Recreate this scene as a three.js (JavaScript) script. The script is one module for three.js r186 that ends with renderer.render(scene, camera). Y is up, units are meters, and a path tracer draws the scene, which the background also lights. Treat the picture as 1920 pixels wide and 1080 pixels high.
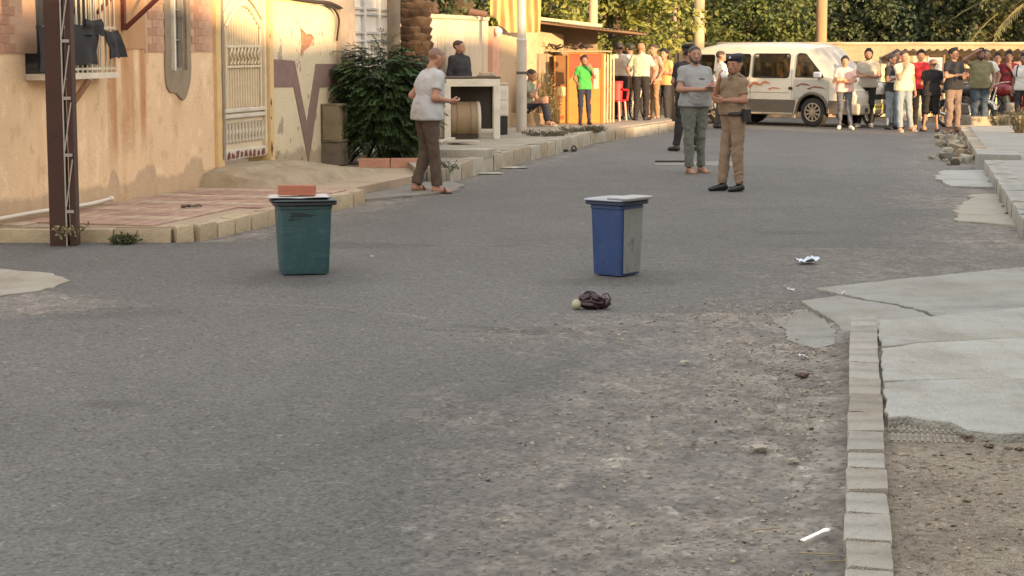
import * as THREE from 'three';
import { mergeGeometries, toCreasedNormals } from 'three/addons/utils/BufferGeometryUtils.js';
import { ConvexGeometry } from 'three/addons/geometries/ConvexGeometry.js';
import { RoundedBoxGeometry } from 'three/addons/geometries/RoundedBoxGeometry.js';

// ---------------------------------------------------------------- camera, sky, sun, exposure
const scene = new THREE.Scene();
const camera = new THREE.PerspectiveCamera(17.06, 16 / 9, 0.1, 900);
camera.position.set(0, 1.85, 0);
camera.rotation.set(-0.12627, 0, 0);

const SUN_AZ = 0.62, SUN_UP = 0.125;                     // low evening sun behind the viewer's right shoulder
const sunDir = new THREE.Vector3(Math.sin(SUN_AZ), SUN_UP, Math.cos(SUN_AZ)).normalize();
{
  const W = 256, H = 128, d = new Float32Array(W * H * 4);
  for (let j = 0; j < H; j++) for (let i = 0; i < W; i++) {
    const el = ((j + 0.5) / H - 0.5) * Math.PI, az = ((i + 0.5) / W - 0.5) * 2 * Math.PI;
    const x = Math.cos(el) * Math.cos(az), y = Math.sin(el), z = Math.cos(el) * Math.sin(az);
    const up = Math.max(y, 0), t = Math.pow(1 - up, 3.0);
    const c = Math.max(0, x * sunDir.x + y * sunDir.y + z * sunDir.z), glow = 0.95 * Math.pow(c, 4) * Math.pow(1 - up, 1.5);
    const k = (j * W + i) * 4, low = y < 0 ? 0.35 : 1;
    d[k] = (0.43 + 0.30 * t + 0.75 * glow) * low; d[k + 1] = (0.435 + 0.20 * t + 0.48 * glow) * low; d[k + 2] = (0.445 + 0.06 * t + 0.20 * glow) * low; d[k + 3] = 1;
  }
  const sky = new THREE.DataTexture(d, W, H, THREE.RGBAFormat, THREE.FloatType);
  sky.mapping = THREE.EquirectangularReflectionMapping; sky.magFilter = THREE.LinearFilter; sky.minFilter = THREE.LinearFilter; sky.needsUpdate = true;
  scene.background = sky; scene.environment = sky;
}
const sun = new THREE.DirectionalLight(new THREE.Color().setRGB(1, 0.65, 0.33), 3.4);
sun.position.copy(sunDir).multiplyScalar(90).add(new THREE.Vector3(3, 0, -28));
sun.target.position.set(3, 0, -28); scene.add(sun, sun.target);
sun.castShadow = true; sun.shadow.radius = 2; sun.shadow.mapSize.set(4096, 4096);
Object.assign(sun.shadow.camera, { left: -45, right: 45, top: 30, bottom: -30, near: 1, far: 200 });
const renderer = new THREE.WebGLRenderer({ antialias: true });
renderer.shadowMap.enabled = true;
renderer.toneMapping = THREE.LinearToneMapping;
renderer.toneMappingExposure = 3.5;

// ---------------------------------------------------------------- helpers
let seed = 7;
const rnd = () => { seed = (seed + 0x6D2B79F5) | 0; let t = Math.imul(seed ^ (seed >>> 15), 1 | seed); t = (t + Math.imul(t ^ (t >>> 7), 61 | t)) ^ t; return ((t ^ (t >>> 14)) >>> 0) / 4294967296; };
const rr = (a, b) => a + (b - a) * rnd();
const TAB = new Float32Array(65536); for (let i = 0; i < 65536; i++) TAB[i] = rnd();
const clamp = (x, a = 0, b = 1) => x < a ? a : x > b ? b : x;
const sstep = (a, b, x) => { const t = clamp((x - a) / (b - a)); return t * t * (3 - 2 * t); };
const lerp = (a, b, t) => a + (b - a) * t;
function vn(x, y, per = 256) {                              // value noise, repeats after per cells
  let xi = Math.floor(x), yi = Math.floor(y); const fx = x - xi, fy = y - yi;
  const u = fx * fx * (3 - 2 * fx), v = fy * fy * (3 - 2 * fy);
  let xj, yj; if (per === 256) { xi &= 255; yi &= 255; xj = (xi + 1) & 255; yj = (yi + 1) & 255; } else { xi = ((xi % per) + per) % per; yi = ((yi % per) + per) % per; xj = (xi + 1) % per; yj = (yi + 1) % per; }
  const a = TAB[yi << 8 | xi], b = TAB[yi << 8 | xj], c = TAB[yj << 8 | xi], d = TAB[yj << 8 | xj];
  return a + (b - a) * u + (c - a + (a - b - c + d) * u) * v;
}
function fbm(x, y, oct = 4, per = 256) { let s = 0, a = 0.5, n = 0, p = per; for (let o = 0; o < oct; o++) { s += a * vn(x, y, p); n += a; a *= 0.5; x *= 2; y *= 2; p = Math.min(p * 2, 256); } return s / n; }
const n3 = (x, y, z) => (vn(x + z * 0.71 + 31, y + z * 0.37) + vn(y + x * 0.43 + 11, z - x * 0.29 + 57)) * 0.5;
const SRGB = new Uint8Array(8193); for (let i = 0; i <= 8192; i++) { const c = i / 8192; SRGB[i] = 255 * (c <= 0.0031308 ? c * 12.92 : 1.055 * Math.pow(c, 1 / 2.4) - 0.055); }
const toS = c => SRGB[c <= 0 ? 0 : c >= 1 ? 8192 : (c * 8192) | 0];
function tex(w, h, f, srgb = true) {                        // f(u, v) -> linear [r, g, b], or a grey number for data
  const d = new Uint8Array(w * h * 4);
  for (let j = 0; j < h; j++) for (let i = 0; i < w; i++) {
    const c = f((i + 0.5) / w, (j + 0.5) / h), k = (j * w + i) * 4;
    if (srgb) { d[k] = toS(c[0]); d[k + 1] = toS(c[1]); d[k + 2] = toS(c[2]); }
    else d[k] = d[k + 1] = d[k + 2] = clamp(c) * 255;
    d[k + 3] = 255;
  }
  const t = new THREE.DataTexture(d, w, h); t.wrapS = t.wrapT = THREE.RepeatWrapping; t.magFilter = THREE.LinearFilter; t.minFilter = THREE.LinearMipmapLinearFilter; t.generateMipmaps = true;
  if (srgb) t.colorSpace = THREE.SRGBColorSpace; t.needsUpdate = true; return t;
}
const rep = (t, sx, sy = sx, ch = 0) => { const c = t.clone(); c.repeat.set(sx, sy); c.channel = ch; c.needsUpdate = true; return c; };
const col = (r, g, b) => new THREE.Color().setRGB(r, g, b);
const H = s => { const c = new THREE.Color(s); return [c.r, c.g, c.b]; };
const grainT = tex(512, 512, (u, v) => { const a = fbm(u * 8, v * 8, 5, 8), b = vn(u * 128, v * 128, 128); const k = 0.78 + 0.3 * a + 0.1 * (b - 0.5); return [k, k, k]; });   // 1 m of mottled surface
const roughB = tex(512, 512, (u, v) => 0.55 * fbm(u * 16, v * 16, 5, 16) + 0.45 * vn(u * 160, v * 160, 160), false);
const weaveB = tex(128, 128, (u, v) => 0.5 + 0.25 * Math.sin(u * 402.12) + 0.25 * Math.sin(v * 402.12), false);
const matCache = new Map();
function mat(r, g, b, o = {}) {                              // plain surface with a mottled grain
  const key = [r, g, b, JSON.stringify(o)].join();
  if (!matCache.has(key)) {
    const { tile = 1, bump = 0, plain = false, phys = false, ...rest } = o;
    const m = new (phys ? THREE.MeshPhysicalMaterial : THREE.MeshStandardMaterial)({ color: col(r, g, b), roughness: 0.85, ...rest });
    if (!plain) m.map = rep(grainT, tile);
    if (bump) { m.bumpMap = rep(roughB, tile); m.bumpScale = bump; }
    matCache.set(key, m);
  }
  return matCache.get(key);
}
const used = new Map();
const numbered = n => { const k = used.get(n) || 0; used.set(n, k + 1); return k ? `${n}_${String(k).padStart(3, '0')}` : n; };
const P3 = (x, y, d) => new THREE.Vector3(x, y, -d);          // x right, y up, d metres down the street
function thing(name, label, category, [x, y, d] = [0, 0, 0], turn = 0, group) {
  const o = new THREE.Group(); o.name = numbered(name); o.position.set(x, y, -d); o.rotation.y = turn;
  o.userData = { label, category }; if (group) o.userData.group = group; scene.add(o); return o;
}
function part(name, geo, m, parent) { const o = new THREE.Mesh(geo, m); o.name = name; o.castShadow = o.receiveShadow = true; parent.add(o); return o; }
function solo(name, label, category, geo, m, pos = [0, 0, 0], turn = 0, group) {
  const o = new THREE.Mesh(geo, m); o.name = numbered(name); o.castShadow = o.receiveShadow = true; o.position.set(pos[0], pos[1], -pos[2]); o.rotation.y = turn;
  o.userData = { label, category }; if (group) o.userData.group = group; scene.add(o); return o;
}
function struct(name, geo, m) { const o = new THREE.Mesh(geo, m); o.name = numbered(name); o.castShadow = o.receiveShadow = true; o.userData = { kind: 'structure' }; scene.add(o); return o; }
function stuffAt(o) { o.userData.kind = 'stuff'; return o; }
const M4 = (x, y, z, rx = 0, ry = 0, rz = 0, s = [1, 1, 1]) => new THREE.Matrix4().compose(new THREE.Vector3(x, y, z), new THREE.Quaternion().setFromEuler(new THREE.Euler(rx, ry, rz)), new THREE.Vector3(...s));
function boxUV(g) {                                         // uv in metres, by the way each face points
  g = g.index ? g.toNonIndexed() : g; const p = g.attributes.position, uv = new Float32Array(p.count * 2);
  const a = new THREE.Vector3(), b = new THREE.Vector3(), c = new THREE.Vector3();
  for (let i = 0; i < p.count; i += 3) {
    a.fromBufferAttribute(p, i); b.fromBufferAttribute(p, i + 1); c.fromBufferAttribute(p, i + 2);
    const n = b.clone().sub(a).cross(c.clone().sub(a)), x = Math.abs(n.x), y = Math.abs(n.y), z = Math.abs(n.z);
    for (let k = 0; k < 3; k++) { const X = p.getX(i + k), Y = p.getY(i + k), Z = p.getZ(i + k), q = (i + k) * 2; if (y >= x && y >= z) { uv[q] = X; uv[q + 1] = Z; } else if (x >= z) { uv[q] = Z; uv[q + 1] = Y; } else { uv[q] = X; uv[q + 1] = Y; } }
  }
  g.setAttribute('uv', new THREE.BufferAttribute(uv, 2)); return g;
}
const clean = g => { g = g.index ? g.toNonIndexed() : g; for (const k of Object.keys(g.attributes)) if (!['position', 'normal', 'uv'].includes(k)) g.deleteAttribute(k); if (!g.attributes.uv) g.setAttribute('uv', new THREE.BufferAttribute(new Float32Array(g.attributes.position.count * 2), 2)); if (!g.attributes.normal) g.computeVertexNormals(); return g; };
const merge = list => mergeGeometries(list.map(clean));
function box(w, h, d, x = 0, y = 0, z = 0, rx = 0, ry = 0, rz = 0) { const g = boxUV(new THREE.BoxGeometry(w, h, d)); g.applyMatrix4(M4(x, y, z, rx, ry, rz)); return g; }
function rbox(w, h, d, r, x = 0, y = 0, z = 0, rx = 0, ry = 0, rz = 0, seg = 2) { const g = boxUV(new RoundedBoxGeometry(w, h, d, seg, r)); g.applyMatrix4(M4(x, y, z, rx, ry, rz)); return g; }
function cyl(r0, r1, h, x = 0, y = 0, z = 0, rx = 0, ry = 0, rz = 0, n = 16) { const g = new THREE.CylinderGeometry(r1, r0, h, n).toNonIndexed(); g.applyMatrix4(M4(x, y, z, rx, ry, rz)); return g; }
function bar(a, b, r, n = 8, r2 = r) { const A = new THREE.Vector3(...a), B = new THREE.Vector3(...b), L = A.distanceTo(B), g = new THREE.CylinderGeometry(r2, r, L, n).toNonIndexed(); g.applyMatrix4(new THREE.Matrix4().compose(A.clone().lerp(B, 0.5), new THREE.Quaternion().setFromUnitVectors(new THREE.Vector3(0, 1, 0), B.sub(A).normalize()), new THREE.Vector3(1, 1, 1))); return g; }
function tube(pts, r, n = 40, k = 8) { return new THREE.TubeGeometry(new THREE.CatmullRomCurve3(pts.map(p => new THREE.Vector3(...p))), n, r, k, false).toNonIndexed(); }
function block(w, h, d, c = 0.012, jit = 0) {                // chamfered block, corners a little uneven
  const pts = []; for (const sx of [-1, 1]) for (const sy of [-1, 1]) for (const sz of [-1, 1]) {
    const jx = jit * rr(-1, 1), jy = jit * rr(-1, 1), jz = jit * rr(-1, 1), X = sx * w / 2 + jx, Y = sy * h / 2 + jy, Z = sz * d / 2 + jz;
    pts.push(new THREE.Vector3(X - sx * c, Y, Z), new THREE.Vector3(X, Y - sy * c, Z), new THREE.Vector3(X, Y, Z - sz * c));
  }
  return boxUV(new ConvexGeometry(pts));
}
function rock(s, flat = 0.6, n = 14) { const pts = []; for (let i = 0; i < n; i++) { const v = new THREE.Vector3(rr(-1, 1), rr(-1, 1), rr(-1, 1)).normalize(); pts.push(new THREE.Vector3(v.x * s * rr(0.75, 1.1), v.y * s * flat * rr(0.8, 1), v.z * s * rr(0.7, 1))); } return boxUV(new ConvexGeometry(pts)); }
const shp = (pts, holes = []) => { const s = new THREE.Shape(pts.map(p => new THREE.Vector2(...p))); for (const h of holes) s.holes.push(new THREE.Path(h.map(p => new THREE.Vector2(...p)))); return s; };
function ext(shape, depth, bevel = 0, z = 0) { const g = new THREE.ExtrudeGeometry(shape, { depth, bevelEnabled: bevel > 0, bevelSize: bevel, bevelThickness: bevel, bevelSegments: 1, curveSegments: 10 }); g.translate(0, 0, z); return clean(g); }
const rect = (x0, y0, x1, y1) => [[x0, y0], [x1, y0], [x1, y1], [x0, y1]];
function rrect(x0, y0, x1, y1, r, n = 4) { const o = []; for (const [cx, cy, a] of [[x1 - r, y0 + r, -1.5708], [x1 - r, y1 - r, 0], [x0 + r, y1 - r, 1.5708], [x0 + r, y0 + r, 3.14159]]) for (let i = 0; i <= n; i++) { const t = a + i / n * 1.5708; o.push([cx + r * Math.cos(t), cy + r * Math.sin(t)]); } return o; }
function jag(pts, step, amp, sd = 3) {                      // a closed outline broken into uneven steps
  const o = []; for (let i = 0; i < pts.length; i++) { const [x0, y0] = pts[i], [x1, y1] = pts[(i + 1) % pts.length], L = Math.hypot(x1 - x0, y1 - y0), n = Math.max(1, Math.round(L / step)); for (let k = 0; k < n; k++) { const t = k / n, x = lerp(x0, x1, t), y = lerp(y0, y1, t), q = k ? 1 : 0.4; o.push([x + q * amp * 2 * (vn(x / step * 1.3 + sd, y / step * 1.3) - 0.5), y + q * amp * 2 * (vn(y / step * 1.3 + sd + 40, x / step * 1.3) - 0.5)]); } } return o;
}
function slab(pts, y0, y1, bevel = 0) {                     // flat plate with outline pts = [x, distance] between two heights
  const g = ext(shp(pts), y1 - y0 - 2 * bevel, bevel); g.translate(0, 0, bevel); g.rotateX(-Math.PI / 2); g.translate(0, y0, 0); return boxUV(g);
}

// ---------------------------------------------------------------- ground and road
struct('ground', boxUV(slab([[-200, -60], [200, -60], [200, 300], [-200, 300]], -0.3, -0.06)), mat(0.2, 0.165, 0.125, { bump: 0.02, tile: 0.5 }));
const kerbX = d => 0.0 + 0.178 * d, kerbFarX = d => 1.16 + 0.205 * d;    // road edges on the right
const leftX = d => d < 18 ? -99 : d < 22.8 ? -8.27 + 0.289 * d : d < 25.6 ? -1.68 + 0.25 * (d - 22.8) : d < 36.4 ? -6.98 + 0.2335 * d : -12.5 + 0.385 * d;
function segD(x, y, pts) { let m = 1e9; for (let i = 0; i + 1 < pts.length; i++) { const [ax, ay] = pts[i], [bx, by] = pts[i + 1], t = clamp(((x - ax) * (bx - ax) + (y - ay) * (by - ay)) / ((bx - ax) ** 2 + (by - ay) ** 2)); m = Math.min(m, Math.hypot(x - ax - t * (bx - ax), y - ay - t * (by - ay))); } return m; }
const TRACK = [[-1.75, 7.2], [-1.15, 8.1], [-0.62, 9.0], [0.08, 10.4], [0.5, 11.4], [0.9, 12.6]];
const TRACK2 = [[-0.35, 12.6], [0.1, 12.35], [0.3, 12.3]];
const SCRATCH = [[-2.15, 13.8], [-1.3, 13.5], [-0.75, 13.15], [-0.55, 12.9]];
const DARK_PATCHES = [[-1.45, 17.7, 0.8, 0.35], [0.15, 12.35, 0.4, 0.25], [-2.05, 9.8, 0.22, 0.15], [2.75, 18.9, 0.45, 0.25], [-1.75, 15.0, 0.7, 0.5], [0.75, 14.95, 0.7, 0.4], [-2.9, 13.2, 0.7, 0.4]];  // dark stains and further darker patches, some in front of the bins
const CRACKS = [[[3.4, 27.7], [5, 27.3], [6.7, 27.1]], [[2.3, 19.4], [3.2, 19.0], [4.1, 18.8]], [[-0.6, 12.5], [0.1, 12.3], [0.7, 12.6]], [[-1.3, 17.8], [-0.3, 17.6], [0.4, 17.9]], [[0.8, 21.9], [2.1, 21.5], [3.4, 21.9], [4.6, 21.4]]].map(p => ({ p, lo: Math.min(...p.map(q => q[1])) - 0.4, hi: Math.max(...p.map(q => q[1])) + 0.4 }));
function roadColour(x, d, fine) {
  const big = fbm(x * 0.35 + 9, d * 0.22 + 4, 4), mid = fbm(x * 2.1 + 3, d * 1.3 + 8, 4);
  let k = 0.087 * (0.74 + 0.34 * big + 0.22 * mid);
  const a1 = vn(x * 26 + 7, d * 20), a2 = vn(x * 61 + 40, d * 47), a3 = vn(x * 110 + 3, d * 88 + 12);
  let g = 0.16 * a1 + 0.6 * a2 + (fine ? 1.15 * a3 : 0.57);
  k *= 0.42 + 0.63 * g;
  const st = vn(x * 43 + 90, d * 33 + 17), st2 = vn(x * 19 + 60, d * 14 + 77);
  if (st > 0.84) k += 0.07 * (st - 0.84) / 0.16 * (0.4 + a3);
  if (st2 > 0.9) k += 0.05 * (st2 - 0.9) / 0.1;
  if (a2 < 0.13) k *= 0.68;
  // tyre tracks and darker patches
  const sm = fbm(x * 5, d * 3, 3);
  if (d < 13.2 && x > -2.2 && x < 1.3) { k *= 1 - 0.15 * sstep(0.2, 0.0, segD(x, d, TRACK) + 0.14 * (sm - 0.5)) * sstep(0.25, 0.5, mid + 0.2); k *= 1 - 0.3 * sstep(0.14, 0.0, segD(x, d, TRACK2) + 0.1 * (sm - 0.5)); }
  if (d < 20) for (const [sx, sd, w, h] of DARK_PATCHES) { const qx = (x - sx) / w, qd = (d - sd) / h, q = qx * qx + qd * qd; if (q < 1.44) k *= 1 - 0.24 * sstep(1.1, 0.1, q + 0.7 * (sm - 0.5)); }
  if (d > 12.8 && d < 14 && x > -2.3 && x < -0.4 && segD(x, d, SCRATCH) < 0.012 * (0.4 + 1.2 * vn(x * 9, d * 9))) k *= 1.55;
  if (d > 20) k *= 1 + 0.14 * sstep(20, 30, d) * (0.6 + 0.8 * big);
  if (d < 30) for (const c of CRACKS) { if (d < c.lo || d > c.hi) continue; const w = segD(x + 0.12 * (vn(x * 3, d * 3) - 0.5), d + 0.2 * (vn(x * 4 + 9, d * 2) - 0.5), c.p); if (w < 0.016 * (0.3 + vn(x * 8, d * 6))) k *= 0.5; }
  let r = k * 1.025, gg = k * 0.99, b = k * 0.945;
  // earth washed over the edges of the road
  const near = d < 13.2 ? kerbX(d) - x : 9, far = d > 17.5 ? kerbFarX(d) - x : 9, left = d > 17.9 ? x - leftX(d) : 9, gap = d > 11 && d < 17.5 ? Math.max(0.15, 4.2 - x) * 0.8 : 9;
  const rg = Math.min(near * 0.82, far, left, gap); if (rg > 3.2 && !(d < 16 && x < -2.4)) return [r, gg, b];
  const rag = 1.5 * (fbm(x * 1.1 + 20, d * 0.9, 4) - 0.5) + 0.7 * (fbm(x * 6, d * 4.5 + 30, 3) - 0.5);
  let m = Math.max(sstep(1.6, 0.1, near * 0.72 + rag), 0.8 * sstep(1.6, 0.2, far + rag), 0.95 * sstep(0.75, 0.02, left + 0.5 * rag), 0.4 * sstep(2.4, 1.0, gap + rag));
  m = Math.max(m, 0.6 * sstep(1.0, 0.55, Math.hypot((x + 4.1) / 1.5, (d - 13.8) / 1.1) + 0.4 * rag));
  m = clamp(m + 0.35 * (a1 - 0.5) * (m > 0.02 ? 1 : 0) + 0.3 * (a2 - 0.5) * (m > 0.1 ? 1 : 0));
  const lump = fbm(x * 10 + 13, d * 7 + 5, 3);
  const e = (0.5 + 0.95 * lump) * (0.092 + 0.085 * fbm(x * 3.3 + 50, d * 2.4, 4)) * (0.62 + 0.36 * a1 + 0.40 * a2 + (fine ? 0.2 * a3 : 0.1)) * (st2 > 0.88 ? 1.5 : 1) * (a2 < 0.17 ? 0.62 : 1);
  r = lerp(r, e * 1.09, m); gg = lerp(gg, e * 0.98, m); b = lerp(b, e * 0.84, m);
  return [r, gg, b];
}
const dirtAmount = (x, d) => sstep(1.75, 0.1, (kerbX(d) - x) * 0.82 + 1.5 * (fbm(x * 1.1 + 20, d * 0.9, 4) - 0.5) + 0.7 * (fbm(x * 6, d * 4.5 + 30, 3) - 0.5));
const roadB = tex(512, 512, (u, v) => { const a = vn(u * 64, v * 64, 64), b = vn(u * 128, v * 128, 128), c = vn(u * 24, v * 24, 24); return 0.3 * c + 0.4 * a + 0.3 * b; }, false);
{
  const X0 = -4.3, X1 = 4.3, D0 = 4.8, D1 = 15.4, D2 = 30, x0 = -40, x1 = 40, d1 = 70;
  const nearT = tex(2048, 2048, (u, v) => roadColour(lerp(X0, X1, u), lerp(D0, D1, v), true));
  const midT = tex(1792, 1280, (u, v) => roadColour(lerp(-8.5, 9.5, u), lerp(D1, D2, v), true));
  const farT = tex(1536, 1024, (u, v) => roadColour(lerp(-16, 20, u), lerp(D2, 51, v), false));
  nearT.wrapS = nearT.wrapT = midT.wrapS = midT.wrapT = farT.wrapS = farT.wrapT = THREE.ClampToEdgeWrapping;
  const mk = (map) => new THREE.MeshStandardMaterial({ map, roughness: 0.93, bumpMap: rep(roadB, 1, 1, 1), bumpScale: 0.006 });
  const plain = new THREE.MeshStandardMaterial({ color: col(0.1, 0.096, 0.09), map: rep(grainT, 0.5, 0.5, 1), roughness: 0.95 });
  const gs = [], add = (a, b, c, d, m) => {
    const g = new THREE.PlaneGeometry(b - a, d - c, 40, 60), p = g.attributes.position, uv = g.attributes.uv, w = new Float32Array(p.count * 2);
    for (let i = 0; i < p.count; i++) { const x = p.getX(i) + (a + b) / 2, y = p.getY(i) + (c + d) / 2; w[i * 2] = x; w[i * 2 + 1] = y; const [ua, ub, uc, ud] = m === 0 ? [X0, X1, D0, D1] : m === 3 ? [-8.5, 9.5, D1, D2] : [-16, 20, D2, 51]; uv.setXY(i, (x - ua) / (ub - ua), (y - uc) / (ud - uc)); p.setXYZ(i, x, 0, -y); }
    g.setAttribute('uv1', new THREE.BufferAttribute(w, 2)); g.computeVertexNormals(); gs.push([g.toNonIndexed(), m]);
  };
  add(X0, X1, D0, D1, 0); add(-8.5, 9.5, D1, D2, 3); add(-16, 20, D2, 51, 1); add(x0, X0, D0 - 12, D1, 2); add(X1, x1, D0 - 12, D1, 2); add(X0, X1, D0 - 12, D0, 2); add(x0, -8.5, D1, D2, 2); add(9.5, x1, D1, D2, 2); add(x0, -16, D2, d1, 2); add(20, x1, D2, d1, 2); add(-16, 20, 51, d1, 2);
  const g = mergeGeometries(gs.map(a => a[0]), true); g.groups.forEach((q, i) => q.materialIndex = gs[i][1]);
  const mn = mk(nearT); struct('road', g, [mn, mk(farT), plain, mk(midT)]);
  // earth washed against the kerb, as lumps that rise out of the asphalt
  const NX = 210, ND = 420, e = new THREE.PlaneGeometry(1, 1, NX, ND), p = e.attributes.position, uv = e.attributes.uv, w = new Float32Array(p.count * 2);
  for (let i = 0; i < p.count; i++) { const s = p.getX(i) + 0.5, t = p.getY(i) + 0.5, d = 5.4 + Math.pow(t, 1.25) * 7.4, x = kerbX(d) + 0.03 - s * 2.3, m = dirtAmount(x, d), l = fbm(x * 10 + 13, d * 7 + 5, 3), f = vn(x * 26 + 7, d * 20); const y = -0.014 + m * (0.008 + 0.019 * l + 0.006 * f) + 0.02 * sstep(0.22, 0.0, s * 2.3) * m; w[i * 2] = x; w[i * 2 + 1] = d; uv.setXY(i, (x - X0) / (X1 - X0), (d - D0) / (D1 - D0)); p.setXYZ(i, x, y, -d); }
  const ix = e.index.array; for (let i = 0; i < ix.length; i += 3) { const q = ix[i]; ix[i] = ix[i + 1]; ix[i + 1] = q; }
  e.setAttribute('uv1', new THREE.BufferAttribute(w, 2)); e.computeVertexNormals(); struct('earth_strip', e, mn);
}
// ---------------------------------------------------------------- pavements and kerbs
const concrete = (u, v) => { const a = fbm(u * 6, v * 6, 5, 6), b = fbm(u * 24, v * 24, 4, 24), c = vn(u * 120, v * 120, 120); let k = 0.58 + 0.52 * a + 0.2 * b + 0.1 * c; if (b > 0.64) k *= 0.88; if (c > 0.93) k *= 0.8; return [k, k * 0.985, k * 0.95]; };
const concT = tex(1024, 1024, concrete), concB = tex(512, 512, (u, v) => 0.5 * fbm(u * 8, v * 8, 5, 8) + 0.5 * vn(u * 150, v * 150, 150), false);
const conc = (r, g, b, rp = 0.5, bs = 0.008) => new THREE.MeshStandardMaterial({ color: col(r, g, b), map: rep(concT, rp), bumpMap: rep(concB, rp * 2), bumpScale: bs, roughness: 0.92 });
const dirtyT = tex(1024, 1024, (u, v) => { const c = concrete(u, v), a = fbm(u * 4 + 2, v * 4 + 9, 5, 4), b = fbm(u * 20, v * 20, 4, 20), s = fbm(u * 30, v * 5, 3, 5), m = clamp(0.32 * sstep(0.52, 0.68, a * 0.75 + b * 0.3) + 0.22 * sstep(0.6, 0.75, s)); return [lerp(c[0], c[0] * 0.74, m), lerp(c[1], c[1] * 0.67, m), lerp(c[2], c[2] * 0.57, m)]; });
const dirty = (r, g, b, rp = 0.4) => new THREE.MeshStandardMaterial({ color: col(r, g, b), map: rep(dirtyT, rp), bumpMap: rep(concB, rp * 2), bumpScale: 0.012, roughness: 0.93 });
const cGrey = conc(0.32, 0.325, 0.31), cWarm = conc(0.34, 0.29, 0.22), cPale = conc(0.40, 0.38, 0.33), cDark = conc(0.2, 0.185, 0.16), cSand = conc(0.36, 0.295, 0.205);
const earthT = tex(1024, 1024, (u, v) => { const a = fbm(u * 6, v * 6, 5, 6), b = vn(u * 70, v * 70, 70), c = vn(u * 160, v * 160, 160); let k = (0.55 + 0.5 * a) * (0.6 + 0.4 * b + 0.35 * c); if (vn(u * 40 , v * 40, 40) > 0.86) k *= 1.35; if (b < 0.15) k *= 0.65; return [k, k * 0.93, k * 0.82]; });
const mEarth = new THREE.MeshStandardMaterial({ color: col(0.335, 0.31, 0.27), map: rep(earthT, 0.6), bumpMap: rep(concB, 1.6), bumpScale: 0.03, roughness: 0.97 });

// right foreground: footpath of bare earth behind a kerb of separate stones, broken concrete slabs on it
const foot = struct('footpath', slab([[kerbX(3) + 0.12, 3], [6, 3], [6, 13], [kerbX(11.6) + 0.12, 11.6]], -0.05, 0.105), mEarth);
{
  const kerb = new THREE.Group(); kerb.name = 'kerb'; kerb.userData = { kind: 'structure' }; scene.add(kerb);
  const ang = Math.atan(0.178), base = part('kerb_bed', slab([[kerbX(3) + 0.02, 3], [kerbX(3) + 0.125, 3], [kerbX(12.2) + 0.125, 12.2], [kerbX(12.2) + 0.02, 12.2]], -0.05, 0.106), conc(0.21, 0.19, 0.155), kerb);
  let d = 3.1; const tones = [dirty(0.32, 0.31, 0.285, 1.1), dirty(0.35, 0.34, 0.315, 0.9), dirty(0.29, 0.27, 0.235, 1.3), dirty(0.33, 0.31, 0.275, 1)];
  while (d < 12.1) {
    const far = d > 8.1, L = far ? rr(0.44, 0.5) : rr(0.35, 0.42), g = block(0.158 + rr(-0.006, 0.006), 0.26, L - (far ? 0.008 : 0.03), 0.012, 0.005), o = part('kerb_stone', g, tones[Math.floor(rnd() * 4)], kerb);
    o.position.set(kerbX(d + L / 2) + 0.08 + rr(-0.002, 0.002), 0.005 + rr(-0.004, 0.004), -(d + L / 2)); o.rotation.set(rr(-0.008, 0.008), -ang + rr(-0.005, 0.005), rr(-0.008, 0.008)); d += L;
  }
}
const slabMats = [dirty(0.32, 0.328, 0.316, 0.37), dirty(0.335, 0.342, 0.328, 0.43), dirty(0.305, 0.312, 0.3, 0.4)];
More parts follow.
